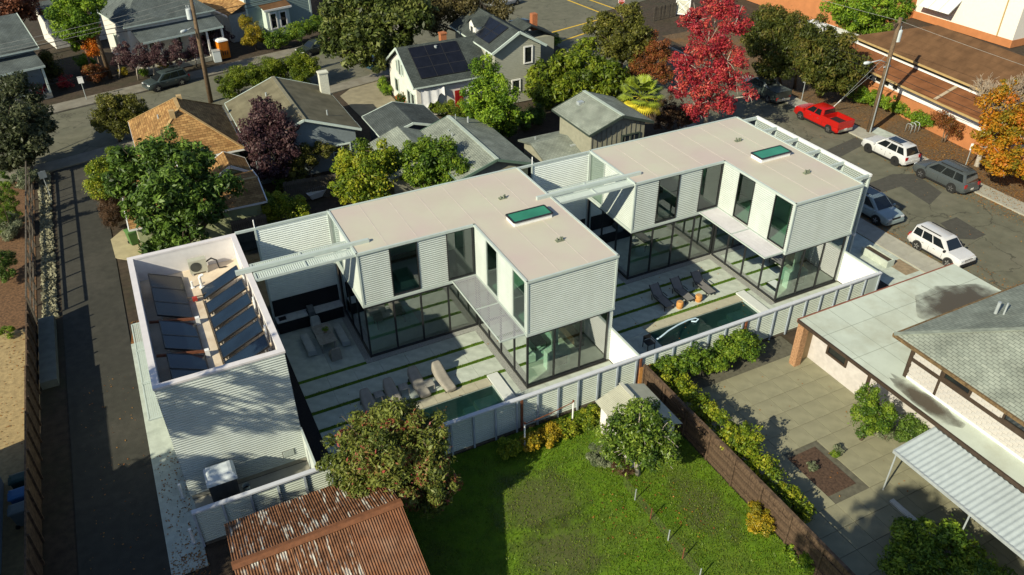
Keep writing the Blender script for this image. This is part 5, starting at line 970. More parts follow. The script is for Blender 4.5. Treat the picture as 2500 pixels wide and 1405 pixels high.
con = [('dark olive cypress nearest the crimson maple', [(1875, 60, 6, 2.0), (1850, 100, 5, 1.8), (1895, 125, 4.5, 2.1), (1880, 170, 2.8, 1.6)], (1905, 205, 0)), ('dark olive cypress, the middle one of three across the street', [(1930, 60, 6.3, 1.6), (1950, 110, 5.2, 1.8), (1935, 160, 3.4, 1.7)], (1940, 215, 0)), ('dark olive cypress, the broadest one beside the utility pole', [(1990, 90, 6, 2.0), (1980, 140, 4.6, 2.2), (2040, 125, 5, 2.0), (2080, 165, 3.8, 1.7), (2010, 190, 3, 1.9), (2060, 200, 2.6, 1.5)], (2000, 238, 0))]
for lab, lb, bs in con: plant('cypress_tree', lab, lb, DARKO, bs, .26, .3, 1.2, up=1.3, trunk=.16, group='cypresses across the street')
plant('bright_tree', 'bright green feathery tree in front of the white hall', [(2060, 20, 5.4, 1.9), (2120, 25, 5.6, 2.0), (2185, 28, 5.2, 1.8), (2130, 65, 3.8, 1.8), (2080, 60, 3.6, 1.6)], BRIGHT, leaf=.28, asp=.35, up=.9)
plant('golden_tree', 'golden-orange autumn tree at the edge of the planting strip', [(2450, 262, 6, 1.7), (2485, 320, 5, 1.7), (2430, 330, 4.6, 1.5), (2445, 390, 3.2, 1.5), (2495, 400, 3, 1.5), (2475, 225, 6.8, 1.1), (2405, 362, 3.8, .9)], GOLDL, (2470, 430, 0), .24, .6, 1.0, bark=BARKL)
plant('sumac_shrub', 'sparse rust-leaved shrub by the bike rack', [(2300, 290, 2.0, 1.0), (2335, 318, 1.5, 1.0)], RUSTL, leaf=.16, cover=.45, cat='shrub', trunk=.05, stems=3)
for i, (px, py) in enumerate(((2098, 235), (2132, 242), (2180, 258), (2208, 268), (2242, 288), (2272, 298))): plant('boxwood_shrub', 'green shrub along the orange wall, ' + ('first', 'second', 'third', 'fourth', 'fifth', 'last')[i] + ' counted from the cypresses', [(px, py, .7, .95), (px+12, py+6, .6, .7)], BRIGHT, leaf=.2, cat='shrub', trunk=.05, group='shrubs along the orange wall')
plant('live_oak', 'grey-green oak overhanging the street at the picture edge', [(40, 240, 5, 2.0), (20, 310, 4, 2.2), (80, 300, 3.5, 1.8), (60, 355, 2.6, 1.9), (95, 345, 2.6, 1.2), (10, 380, 2, 1.8)], leafmat('oak_leaf', [(.022, .030, .012), (.045, .058, .022), (.085, .10, .045), (.15, .16, .085)]), (30, 400, 0), .24, up=.5)
plant('crape_myrtle', 'rounded olive-green street tree at the alley corner', [(280, 260, 3, 1.5), (320, 270, 2.6, 1.4), (250, 290, 2.2, 1.3), (290, 305, 1.8, 1.5), (340, 300, 1.6, 1.0)], OLIVEL, (292, 345, 0), .24, up=.9)
for i, lb in enumerate(([(575, 195, 1.8, 1.6), (560, 222, 1.1, 1.2), (605, 188, 1.9, 1.2)], [(648, 175, 2.0, 1.7), (640, 205, 1.2, 1.4), (680, 185, 1.5, 1.2)], [(725, 162, 2.2, 1.6), (750, 168, 1.9, 1.4), (735, 198, 1.1, 1.2)])): plant('verge_shrub', 'bushy green street shrub on the near verge, ' + ('closest to the utility pole', 'the middle one', 'closest to the drive')[i], lb, HEDGEL, leaf=.26, asp=.3, up=1.3, cat='shrub', trunk=.08, stems=3, group='verge shrubs')
for i, (cx, cy, bx, by) in enumerate(((298, 138, 291, 190), (338, 142, 338, 195), (380, 138, 377, 190), (425, 132, 420, 168), (475, 122, 480, 165))): plant('plum_sapling', 'small purple plum with a pale trunk, ' + ('first', 'second', 'third', 'fourth', 'last')[i] + ' in the row counted from the orange maple', [(cx, cy, 2.9, 1.0), (cx+14, cy+8, 2.5, .9), (cx-10, cy+14, 2.2, .8), (cx+4, cy-22, 3.6, .7)], PLUM, (bx, by, 0), .2, .5, .75, bark=BARKL, trunk=.07, group='row of plum saplings')
plant('smoke_tree', 'big dark purple bush in front of the columned porch', [(515, 82, 2.4, 1.5), (542, 92, 2.0, 1.3), (500, 105, 1.4, 1.2)], PLUM, leaf=.24)
plant('orange_maple', 'small bright orange maple by the far utility pole', [(222, 98, 4.0, 1.1), (228, 75, 4.8, .8), (228, 125, 3, 1.0)], ORNG, leaf=.22, cover=.95, trunk=.08)
plant('elm_tree', 'fresh green tree between the two houses across the street', [(170, 30, 7, 2.0), (200, 60, 6, 1.8), (165, 75, 5, 1.6), (215, 22, 7, 1.8), (195, 100, 3.6, 1.4)], BRIGHT, leaf=.3)
plant('copper_tree', 'copper-brown tree behind the porch house roof', [(25, 10, 6.5, 2.4), (70, 20, 5.6, 1.6), (-30, 8, 6.5, 2.2)], leafmat('copper_leaf', [(.09, .035, .02), (.17, .06, .03), (.24, .09, .045)]), leaf=.3)
plant('privet_hedge', 'clipped dark green hedge behind the parked dark sedan', [(668, 96, 1.3, 1.2), (695, 88, 1.4, 1.2), (722, 80, 1.5, 1.2), (750, 70, 1.5, 1.2), (778, 62, 1.6, 1.2)], GREEN, leaf=.26, cat='hedge', trunk=.05, shell=.8)
plant('street_oak', 'big spreading oak over the cross street', [(850, 30, 8, 2.58), (920, 18, 8.5, 2.80), (980, 45, 7.5, 2.58), (830, 80, 6, 2.24), (900, 80, 6.5, 2.69), (960, 108, 5, 2.13), (860, 130, 4.2, 1.79), (1010, 30, 8, 2.24), (925, 148, 3.4, 1.46), (815, 115, 4.6, 1.46)], leafmat('street_oak_leaf', [(.028, .042, .010), (.062, .088, .016), (.12, .15, .03), (.20, .22, .06)]), (1000, 168, 0), .27, .4, .95, trunk=.35)
plant('brown_oak', 'brownish thinning oak beside the spreading oak', [(1070, 15, 7, 2.30), (1120, 5, 7.5, 2.30), (1170, 15, 7, 2.07), (1220, 30, 6.3, 1.72), (1060, 55, 5, 1.61)], leafmat('brown_oak_leaf', [(.05, .045, .018), (.10, .085, .03), (.16, .13, .05)]), leaf=.26, cover=.75, trunk=.25)
plant('ginkgo_shrub', 'yellow autumn shrub in front of the teal house', [(620, 78, 2.2, 1.1), (612, 98, 1.4, 1.0), (600, 55, 3, 1.0), (640, 92, 1.2, .7)], YELL, leaf=.2, cat='shrub', cover=.9, trunk=.07)
plant('round_bush', 'round green bush on the street corner by the solar house', [(1350, 100, .9, .95)], GREEN, leaf=.22, cat='shrub', trunk=.05)
plant('bottlebrush_tree', 'foreground bottlebrush tree with red flower tips beside the rusty shed', [(875, 1064, 4.6, 1.20), (955, 1036, 5.2, 1.29), (1025, 1069, 4.8, 1.20), (855, 1124, 3.6, 1.29), (945, 1114, 4.4, 1.56), (1050, 1129, 3.8, 1.20), (905, 1182, 2.8, 1.29), (990, 1174, 3.2, 1.38), (1070, 1184, 2.8, 1.01), (1045, 1222, 2, 1.01), (965, 1214, 2.2, 1.10)], BOTTL, (-9.4, -4.5), .16, .34, 1.2, up=.4, trunk=.2, stems=2)
plant('avocado_tree', 'leafy green fruit tree on the lawn in front of the garden shed', [(1560, 1030, 3.6, 1.2), (1515, 1060, 3.1, 1.0), (1610, 1060, 3.1, 1.1), (1540, 1100, 2.4, 1.2), (1600, 1108, 2.2, 1.1), (1570, 1070, 2.8, 1.2)], leafmat('avocado_leaf', [(.030, .062, .010), (.068, .125, .014), (.13, .20, .022), (.22, .29, .04)], .22, .4), (1558, 1158, 0), .24, .42, 1.0, bark=BARKL, trunk=.12, droop=.5)
plant('rosemary_bush', 'grey-green rosemary bush at the foot of the fruit tree', [(1462, 1112, .6, .65), (1488, 1092, .7, .55), (1480, 1120, .5, .5)], SAGE, leaf=.10, cat='shrub', trunk=.03, cover=1.3)
plant('dead_bush', 'dry brown bush beside the rosemary', [(1512, 1142, .4, .5), (1525, 1150, .35, .4)], BROWNL, leaf=.12, asp=.2, cat='shrub', trunk=.03, cover=.7, up=.8)
for i, (px, py, r) in enumerate(((1240, 1098, .6), (1295, 1078, .6), (1340, 1062, .65), (1385, 1048, .6), (1425, 1030, .65), (1458, 1010, .6))): plant('fence_shrub', 'yellow-green shrub at the foot of the corrugated fence, ' + ('first', 'second', 'third', 'fourth', 'fifth', 'last')[i] + ' counted towards the garden shed', [(px, py, .45, r), (px+14, py-6, .4, r*.8)], YELL if i in (1, 2) else LIME, leaf=.16, cat='shrub', trunk=.03, group='shrubs along the fence foot')
plant('yard_hedge', 'leafy green hedge along the corrugated fence in the paved yard', [(1610, 893, 1.1, .85), (1650, 900, 1.1, .85), (1700, 880, 1.4, .95), (1750, 882, 1.1, .85), (1792, 852, 1.4, .95), (1830, 850, 1.2, .95), (1812, 825, 1.8, .7), (1765, 862, 1.3, .7)], GREEN, leaf=.17, cat='hedge', trunk=.06, cover=1.2)
plant('lemon_hedge', 'yellow-green lemon hedge running along the timber fence', [(1640, 930, 1.2, .85), (1682, 968, 1.2, .85), (1722, 1005, 1.0, .8), (1760, 1045, 1.3, .8), (1790, 1078, 1.5, .9), (1832, 1092, 1.7, .75), (1830, 1055, 2.2, .5), (1858, 1138, 1.1, .85), (1895, 1185, .9, .85), (1930, 1222, .8, .75), (1960, 1250, .6, .6)], LIME, leaf=.17, cat='hedge', trunk=.06, cover=1.1)
plant('bay_tree', 'upright glossy green shrub against the club building wall', [(2130, 985, 2.5, .85), (2110, 1030, 1.6, .8), (2150, 1018, 1.9, .85), (2120, 955, 3.0, .5)], GREEN, leaf=.16, cat='shrub', trunk=.07)
plant('lavender_bush', 'small silvery bush in front of the club building', [(2165, 1060, .4, .5)], SAGE, leaf=.1, cat='shrub', trunk=.02)
plant('round_box_bush', 'dark rounded bush under the end of the metal awning', [(2220, 1050, .9, .95), (2240, 1065, .7, .8)], LAUREL, leaf=.14, cat='shrub', trunk=.05)
plant('corner_bush', 'wide dark green bush at the bottom corner of the paved yard', [(2240, 1330, .9, 1.15), (2320, 1335, .9, 1.2), (2390, 1395, .7, 1.1), (2200, 1385, .7, 1.1), (2290, 1390, .8, 1.2)], GREEN, leaf=.16, cat='shrub', trunk=.05)
plant('rose_shrub', 'yellow-green rose shrub on the lawn by the timber fence', [(1848, 1250, .6, .55), (1865, 1285, .5, .55), (1845, 1275, .5, .5)], YELL, leaf=.13, cat='shrub', trunk=.03)
plant('fence_weeds', 'low green weeds at the shaded foot of the timber fence', [(1965, 1375, .2, .5), (1925, 1350, .15, .35)], BRIGHT, leaf=.14, cat='shrub', trunk=.02)
for i, (a, c) in enumerate((((8, 430), (36, 525)), ((-5, 470), (12, 560)))): plant('juniper', 'tall narrow green juniper in the bark bed, ' + ('nearer the alley' if i == 0 else 'at the picture edge'), [(a[0]+(c[0]-a[0])*k/4, a[1]+(c[1]-a[1])*k/4, 4.0-k*.85, .42+.04*k) for k in range(5)], GREEN, leaf=.16, asp=.3, up=1.5, cat='shrub', trunk=.05, group='junipers in the bark bed')
plant('grey_shrub', 'silver-grey shrub below the junipers', [(15, 560, .8, 1.0), (30, 545, .7, .8)], SAGE, leaf=.14, cat='shrub', trunk=.04)
plant('white_shrub', 'pale flowering shrub near the top of the bark bed', [(55, 440, .8, 1.0), (75, 430, .7, .7)], SAGE, leaf=.2, cat='shrub', trunk=.04)
plant('edge_shrub', 'dark shrub half cut by the picture edge above the sand', [(2, 640, 1.2, .9), (10, 670, .8, .7)], LAUREL, leaf=.15, cat='shrub', trunk=.05)
plant('sand_bush', 'small green bush between bark and sand', [(18, 812, .35, .45)], GREEN, leaf=.12, cat='shrub', trunk=.02)
plant('flax_plant', 'spiky pale green flax beside the solar house', [(935, 208, .7, .8), (945, 222, .5, .6)], BRIGHT, leaf=.5, asp=.12, up=1.5, cat='shrub', trunk=.03, cover=1.0)
plant('hibiscus_shrub', 'green shrub with orange flowers at the solar house corner', [(985, 240, .8, .8), (1000, 248, .6, .6)], leafmat('hibiscus_leaf', [(.03, .07, .012), (.06, .12, .015), (.09, .15, .02), (.5, .10, .02)]), leaf=.2, cat='shrub', trunk=.04)
for i, (px, py, r, pal, lab) in enumerate(((95, 222, .9, REDL, 'dull red shrub below the shaded porch'), (160, 200, .9, REDL, 'red-tipped shrub next to the street sign'), (228, 182, 1.2, RUSTL, 'rust-brown shrub at the foot of the far utility pole'), (118, 165, 1.8, DARKO, 'dark green tree shading the porch steps'), (205, 150, 1.1, BRIGHT, 'bright green shrub under the orange maple'), (300, 175, .6, YELL, 'yellow groundcover under the first plum saplings'), (350, 178, .6, BRIGHT, 'green groundcover under the middle plum saplings'), (398, 163, .6, YELL, 'yellow-green groundcover under the last plum saplings'), (458, 138, .7, BRIGHT, 'green shrub beside the porch steps of the columned house'), (1250, 560, 0, None, ''))):
    if r: plant('front_garden_shrub', lab, [(px, py, r*.8, r)], pal, leaf=.2, cat='shrub', trunk=.04)
for i, (px, py, r, pal, lab) in enumerate(((2045, 1100, .3, SAGE, 'small grey plant in the mulch square, upper corner'), (1985, 1140, .3, SAGE, 'small grey plant in the mulch square, centre'), (2040, 1110, .25, GREEN, 'small green plant in the mulch square'), (690, 455, .7, GREEN, 'small green shrub by the grey board fence'), (1100, 470, .6, GREEN, 'green shrub below the ranch house eaves'), (1280, 300, 1.0, LAUREL, 'dark evergreen shrub between ranch house and cottage'), (1230, 320, 1.1, LAUREL, 'dark evergreen shrub behind the ranch house'), (1305, 280, 1.3, LAUREL, 'dark shaded shrub beside the creeper mound'))): plant('garden_plant', lab, [(px, py, r*.8, r)], pal, leaf=.12 if r < .5 else .2, cat='plant', trunk=.02)
# trees standing just outside the lower edge, which throw the dappled shade; the broad one is added to darken the alley
def offtree(lab, x, y, lobes, pal):
    t = thing('shade_tree', lab, 'tree', (x, y, 0)); W = [(x+dx, y+dy, z, r) for dx, dy, z, r in lobes]; C, R = clumps(W, 10, .4); n = int(4*math.pi*sum(r*r for r in R)/.06)
    put(leafmesh('crown', C, R, min(n, 11000), .42, .45, .2, pal), 'crown', t); b = MB(); zt = max(w[2] for w in W); b.tube([(x, y, 0), (x, y, zt*.5), (x+.2, y, zt*.85)], [.38, .27, .1], 8); b.build('trunk', BARK, t)
offtree('tall tree beyond the lower edge shading the alley', -31.5, -8.0, [(0, 0, 9, 2.2), (1.5, 1, 7.5, 2), (-1.5, -1, 8, 2), (.5, -2, 7, 2), (0, 1.5, 11, 1.8), (2, -1, 10, 1.5), (1.0, 2.8, 13.5, 1.0), (2.4, 3.4, 14.6, .8), (.2, 4.2, 15.4, .9), (3.2, 2.4, 13.4, .8), (1.5, 1, 16, .9), (2.8, 3.9, 12.6, .7), (-.6, 3.0, 14.6, 1.0), (4.2, 3.2, 15, .8), (1.8, 4.6, 13.2, .7), (-1.2, 4.6, 16.2, .9), (3.6, 4.4, 16.6, .8)], GREEN)
offtree('broad unseen tree added beyond the lower edge to darken the alley asphalt', -30.0, -3.2, [(0, 0, 6.0, 2.2), (1.6, -1.2, 5.2, 2), (-2, 1, 7, 2), (-1.5, -2, 7.5, 2.2), (.5, 1.2, 7.4, 1.8), (-3.5, 0, 8.5, 2), (2.2, -3.5, 4.6, 1.8)], LAUREL)  # added out of view only for its shade on the alley
offtree('tall tree beyond the lower edge shading the paved yard', -11.5, -26.2, [(-.4, 1.4, 16, 1.5), (1, -.2, 14, 1.5), (2.6, -1, 14, 1.7), (-2, 0, 16, 1.7), (3.5, -2.5, 13.5, 1.6), (-3.5, -1, 15.5, 1.6), (.5, -2, 15, 1.6), (-5, .5, 16, 1.4), (-4, -3, 15, 1.6), (5.2, -2.6, 13, 1.3)], GREEN)
# ---- fan palm
pm_ = thing('fan_palm', 'shaggy fan palm with yellowing lower fronds beside the olive cottage', 'palm', (*G(1565, 335)[:2], 0)); pb = G(1565, 335); cz = 5.3; px_, py_ = G(1565, 238, cz)[:2]; pb = V(px_+.1, py_+.25, 0)
MB().tube([(pb[0], pb[1], 0), ((pb[0]+px_)/2, (pb[1]+py_)/2, cz/2), (px_, py_, cz)], [.24, .2, .2], 9).build('trunk', mat('shaggy_palm_trunk', (.20, .12, .06), .95, .35, 12, bump=1), pm_)
PALM = [mat('palm_leaf', (.20, .25, .022), .45, .4, 5), mat('palm_leaf_yellow', (.50, .42, .03), .5, .3, 5), mat('palm_leaf_dead', (.20, .12, .055), .8, .3, 5)]
for i in range(40):
    az = i*2.399; e = 1.25-2.2*(i/40)**.9; mt = PALM[0] if i < 25 else PALM[1] if i < 36 else PALM[2]; d = V(math.cos(az)*math.cos(e), math.sin(az)*math.cos(e), math.sin(e)); o = V(px_, py_, cz+.1); hub = o+d*1.05; b = MB(); b.bar(o, hub, .03, .02); side = unit(np.cross(d, (0, 0, 1))); upv = np.cross(side, d)
    for k in range(15):
        a = -1.25+2.5*k/14; q = d*math.cos(a)+side*math.sin(a); ln = 1.15*(1-.15*abs(a)); tip = hub+q*ln-V(0, 0, .22*ln); n_ = np.cross(q, upv); b.add([hub, hub+q*ln*.55+n_*.075, tip, hub+q*ln*.55-n_*.075], [(0, 1, 2, 3)])
    b.build('frond', mt, pm_)
put(leafmesh('foliage', [[-9.0, 9.3, 1.02], [-8.92, 9.25, 1.0]], [.16, .14], 160, .11, .5, .5, BRIGHT), 'foliage', pl)
# ---- bare tree
bt = thing('bare_tree', 'bare grey tree with fine twigs beside the golden tree', 'tree', (*G(2385, 405)[:2], 0)); b = MB(); tw = MB()
def grow(p, d, l, r, dep):
    q = p+d*l; (b if dep < 3 else tw).tube([p, p*.5+q*.5+RNG.normal(size=3)*l*.05, q], [r, r*.85, r*.65], 6 if dep < 3 else 4, False)
    if dep > 6: return
    for k in range(3 if dep < 6 else 2): dd = unit(d+RNG.normal(size=3)*.42+V(0, 0, .22)); grow(q if k else p+(q-p)*.8, dd, l*(.64+.2*RNG.random()), max(r*.6, .02), dep+1)
g0 = G(2385, 405); grow(V(g0[0], g0[1], -.05), V(.02, -.02, 1), 2.45, .25, 0); tr = b.build('trunk', BARKL, bt, smooth=True); tw.build('twigs', mat('twig_bark', (.30, .24, .18), .9, .2), tr, 'stuff')
# ---- scattered leaves, grass tufts, stones
def scatter(name, pal, pts, l, asp, flat=True, h=0.0, kind='stuff'):
    pts = np.asarray(pts, float); n = len(pts); nr = RNG.normal(size=(n, 3))*(.25 if flat else .6)+np.array([0, 0, 1 if flat else .2]); nr /= np.linalg.norm(nr, axis=1)[:, None]
    a = RNG.normal(size=(n, 3)); a[:, 2] += 0 if flat else 2.2; a -= nr*(a*nr).sum(1)[:, None]; a /= np.linalg.norm(a, axis=1)[:, None]; bb = np.cross(nr, a); L = (l*(.5+RNG.random(n)))[:, None]; W = L*asp*.5; pos = pts+np.array([0, 0, 1])*(L*.5 if not flat else .02)
    vs = np.stack([pos-a*L*.5, pos+bb*W, pos+a*L*.5, pos-bb*W], 1).reshape(-1, 3); me = bpy.data.meshes.new(name); me.vertices.add(4*n); me.vertices.foreach_set('co', vs.astype(np.float32).ravel()); me.loops.add(4*n); me.loops.foreach_set('vertex_index', np.arange(4*n, dtype=np.int32)); me.polygons.add(n); me.polygons.foreach_set('loop_start', np.arange(0, 4*n, 4, dtype=np.int32))
    at = me.attributes.new('tint', 'FLOAT', 'POINT'); at.data.foreach_set('value', np.repeat(RNG.random(n), 4).astype(np.float32)); me.update(calc_edges=True); me.materials.append(pal); return put(me, name, None, kind)
FALL = leafmat('fallen_leaf', [(.10, .045, .012), (.24, .085, .02), (.34, .16, .03), (.20, .12, .03)], .05)
P_ = []
def sc_(n, x0, x1, y0, y1, z, bx=1.0, side=0):
    x = x0+(x1-x0)*(RNG.random(n)**bx if side == 0 else 1-RNG.random(n)**bx); P_.append(np.stack([x, y0+(y1-y0)*RNG.random(n), np.full(n, z)], 1))
sc_(1800, 41.4, 43.1, -4, 12, -.01, 2.2, 1); sc_(800, 43.3, 44.9, -6, 12, .10); sc_(9000, 44.95, 52, -6, 14, .0); sc_(1500, 44.95, 50, 14, 33, .0); sc_(1600, 31.75, 34.2, -8, 8, -.01, 2.5); sc_(300, 32.4, 43, -8, 20, -.01); sc_(330, -19.7, -18.4, -4, 4, .005, 1.5, 1); sc_(500, -19.8, -18.2, -7, -3, .0); sc_(120, -23, -20, -4, 12, -.005); sc_(250, -27.5, -25.2, 8, 19, -.02, 1.6, 1); sc_(160, -1.5, 3.5, -13, -8.6, .0); sc_(60, 5.9, 16, -16, -5, .01); sc_(50, -11, 0, -2, 6, .01); sc_(80, 7, 18, -2, 6, .01); sc_(400, -19.6, -18.4, 14.8, 17, 0)
scatter('fallen_leaves', FALL, np.concatenate(P_), .085, .7)
n = 70000; gx = -9.9+15.5*RNG.random(n); gy = -17+14.1*RNG.random(n); keep = RNG.random(n) > .55*np.exp(-((gx+3.2)/1.9)**2-((gy+7.6)/1.6)**2)+.55*np.exp(-((gx+3.6)/1.8)**2-((gy+10.6)/1.4)**2); gx, gy = gx[keep], gy[keep]; n = len(gx); scatter('grass', leafmat('grass_blade', [(.042, .080, .003), (.085, .150, .004), (.13, .215, .006), (.17, .19, .02)], .25), np.stack([gx, gy, np.full(n, -.03)], 1), .085, .3, False)
n = 5200; scatter('strip_grass_blades', leafmat('grass_blade', []) if 'grass_blade' in MATS else None, np.stack([np.where(RNG.random(n) < .5, -11.5+11*RNG.random(n), 5.7+12*RNG.random(n)), RNG.choice([4.91, 3.41, 1.93], n)+.08*(RNG.random(n)*2-1), np.full(n, .01)], 1), .09, .3, False)
st_ = MB()
for i in range(2600):
    x, y = -24.55+.8*random.random(), 19.8+23.5*random.random(); r = random.uniform(.05, .11); st_.obox(V(x, y, .0+r*.3), unit(RNG.normal(size=3))*r, unit(RNG.normal(size=3))*r*.8, unit(RNG.normal(size=3))*r*.7)
st_.build('gravel_stones', mat('pale_cobbles', (.23, .22, .145), .9, .35, 1.3), None, 'stuff')
# ================================================================== vehicles
def paint(name, col, rough=.22): return mat(name, tuple(c*.82 for c in col), rough, .05, 1.0, spec=.7, metal=.1)
CARG = mat('car_glass', (.010, .013, .015), .05, .1, 1, spec=.9); CHR = mat('chrome', (.55, .55, .56), .2, .05, metal=.9); BLKP = mat('black_plastic', (.016, .016, .017), .6, .1); LAMP = mat('headlamp', (.62, .64, .66), .15, .05, spec=.8); TAIL = mat('tail_lamp', (.33, .010, .010), .2, .05, spec=.6); PLATE = mat('number_plate', (.62, .62, .60), .5, .05)
def vehicle(name, lab, cat, loc, head, col, L=4.6, W=1.86, H=1.7, wb=2.75, hood=1.15, tail=.12, belt=.98, hoodz=1.0, r=.35, style='suv', rails=True, sun=False, group=None, slopef=.75, sloper=.3, rimc=None, clad=False, box=False):
    t = thing(name, lab, cat, loc, head, group=group, local=True); hw = W/2; m = paint('paint_'+name+'_'+str(len(MATS)), col); x0, x1 = -L/2, L/2; cf = x1-hood; fx, rx = wb/2+.05, -wb/2+.05; gc = .28
    bedx = None
    if style == 'pickup': bedx = cf-(2.45 if wb > 3.6 else 2.35)
    bz = lambda x: (belt if (bedx is None or x > bedx) else .86)
    st = [(x0, .42, .72, .86), (x0+.06, gc+.08, bz(x0)-.12, .95), (x0+.25, gc, bz(x0), 1.0)]
    n = 12
    for i in range(1, n):
        x = x0+.25+(cf-x0-.25)*i/n; st.append((x, gc, bz(x), 1.0))
    st += [(cf, gc, belt, 1.0), (cf+.05, gc, hoodz+.03, 1.0), (cf+hood*.5, gc, hoodz-.01, .99), (x1-.18, gc, hoodz-.08, .95), (x1-.05, gc+.06, hoodz-.2, .90), (x1, .45, hoodz-.34, .84)]
    rings = []
    for x, zb, zt, k in st:
        h = hw*k; rings.append([V(x, -h*.9, zb), V(x, -h, zb+.16), V(x, -h, zt-.22), V(x, -h*.965, zt-.06), V(x, -h*.88, zt), V(x, 0, zt+.025), V(x, h*.88, zt), V(x, h*.965, zt-.06), V(x, h, zt-.22), V(x, h, zb+.16), V(x, h*.9, zb)])
    MB().loft(rings).build('body', m, t, smooth=2)
    # greenhouse
    if bedx is None: r0, r1 = x0+tail, x0+tail+sloper
    else: r0, r1 = bedx+.02, bedx+.14
    f0, f1 = cf+.06, cf-slopef; wb_, wt = hw*.90, hw*.72; zr = H
    def ring(z, k): 
        s = (z-belt)/(zr-belt); a, c = r0+(r1-r0)*s+(.12*k), f0+(f1-f0)*s-(.12*k); h = wb_+(wt-wb_)*s-.10*k; q = .14
        return [V(a, -h+q, z), V(a+q*.6, -h, z), V(c-q*.6, -h, z), V(c, -h+q, z), V(c, h-q, z), V(c-q*.6, h, z), V(a+q*.6, h, z), V(a, h-q, z)]
    MB().loft([ring(belt-.04, 0), ring(belt+(zr-belt)*.88, 0), ring(zr, 1.0)]).build('cabin', m, t, smooth=2)
    def sidept(s, h_, sg): z = belt+(zr-belt)*h_; a, c = r0+(r1-r0)*h_, f0+(f1-f0)*h_; return V(a+.1+(c-a-.2)*s, sg*(wb_+(wt-wb_)*h_+.012), z)
    spans = ((.03, .27), (.30, .60), (.63, .95)) if bedx is None and style != 'sedan' else ((.08, .44), (.49, .93))
    for sg in (-1, 1):
        for s0, s1 in spans:
            e = .05 if s1 > .9 else 0; MB().quad(sidept(s0, .10, sg), sidept(s1, .10, sg), sidept(s1-e, .84, sg), sidept(s0, .84, sg)).build('side_window', CARG, t)
    for nm, a0, a1, dx in (('windscreen', f0, f1, .014), ('rear_window', r0, r1, -.014)):
        P = lambda h_, y: V(a0+(a1-a0)*h_+dx, y*(wb_+(wt-wb_)*h_-.13), belt+(zr-belt)*h_); MB().quad(P(.08, -1), P(.08, 1), P(.86, 1), P(.86, -1)).build(nm, CARG, t)
    # wheels
    rm = rimc or CHR
    for x in (fx, rx):
        for sg in (-1, 1):
            y = sg*(hw-.10); arch = MB(); arch.tube([(x, sg*(hw-.22), r), (x, sg*(hw+.008), r)], r*1.16, 20); arch.build('wheel_arch', BLKP if not clad else mat('grey_cladding', (.05, .05, .052), .6), t)
            w_ = MB(); w_.tube([(x, y-.12, r), (x, y-.09, r), (x, y+.09, r), (x, y+.13 if sg > 0 else y+.12, r)], [r*.94, r, r, r*.94], 20); wo = w_.build('wheel', RUBB, t)
            q = MB(); yo = y+sg*.135; q.tube([(x, yo-sg*.02, r), (x, yo, r)], r*.62, 16)
            qq = q.build('rim', BLKP, wo); s_ = MB()
            for k in range(5): a = k*1.2566+.3; s_.bar((x, yo+sg*.006, r), (x+math.cos(a)*r*.6, yo+sg*.006, r+math.sin(a)*r*.6), .075, .02, (0, 1, 0))
            s_.tube([(x, yo, r), (x, yo+sg*.012, r)], r*.2, 10); s_.build('spokes', rm, wo, 'stuff')
    # lamps, bumpers, plates, mirrors
    for sg in (-1, 1):
        MB().obox(V(x1-.10, sg*hw*.66, hoodz-.22), V(.07, 0, 0), V(0, hw*.17, 0), V(0, 0, .075)).build('headlight', LAMP, t); MB().obox(V(x0+.05, sg*hw*.80, bz(x0)-.16), V(.04, 0, 0), V(0, hw*.13, 0), V(0, 0, .14 if style != 'sedan' else .08)).build('tail_light', TAIL, t)
        MB().obox(V(cf-.12, sg*(hw+.07), belt+.06), V(.06, 0, 0), V(0, .09, 0), V(0, 0, .07)).build('mirror', BLKP if clad else m, t)
        for k in (.2, 1.15): MB().obox(V(cf-.75-k, sg*(hw*1.0+.004), belt-.2), V(.09, 0, 0), V(0, .012, 0), V(0, 0, .018)).build('handle', CHR, t)
        for k in (0, 1.12, 2.2): MB().box(cf-.28-k-.008, cf-.28-k+.008, sg*(hw+.003)-.004, sg*(hw+.003)+.004, gc+.18, belt-.2).build('door_seam', BLKP, t)
        MB().bar((x0+.35, sg*(hw*.93), gc+.02), (x1-.5, sg*(hw*.93), gc+.02), .1, .12).build('sill', BLKP, t)
    MB().obox(V(x1-.06, 0, .50), V(.08, 0, 0), V(0, hw*.86, 0), V(0, 0, .12)).build('front_bumper', m if not clad else BLKP, t); MB().obox(V(x0+.06, 0, .52), V(.09, 0, 0), V(0, hw*.86, 0), V(0, 0, .12)).build('rear_bumper', CHR if style == 'pickup' else m, t)
    g_ = MB().obox(V(x1-.03, 0, hoodz-.26), V(.02, 0, 0), V(0, hw*.42, 0), V(0, 0, .11)).build('grille', BLKP, t)
    if clad:
        for k in range(7): MB().obox(V(x1-.005, -hw*.36+k*hw*.12, hoodz-.26), V(.008, 0, 0), V(0, .02, 0), V(0, 0, .10)).build('grille_bar', m, g_)
    MB().obox(V(x0-.03, 0, .62), V(.006, 0, 0), V(0, .16, 0), V(0, 0, .075)).build('number_plate', PLATE, t)
    if rails:
        for sg in (-1, 1): MB().bar((r1+.35, sg*wt*.86, zr+.04), (f1-.35, sg*wt*.86, zr+.04), .05, .05).build('roof_rail', BLKP, t)
    if sun: MB().quad((r1+.7, -wt*.62, zr+.012), (f1-.2, -wt*.62, zr+.012), (f1-.2, wt*.62, zr+.012), (r1+.7, wt*.62, zr+.012)).build('sunroof', CARG, t)
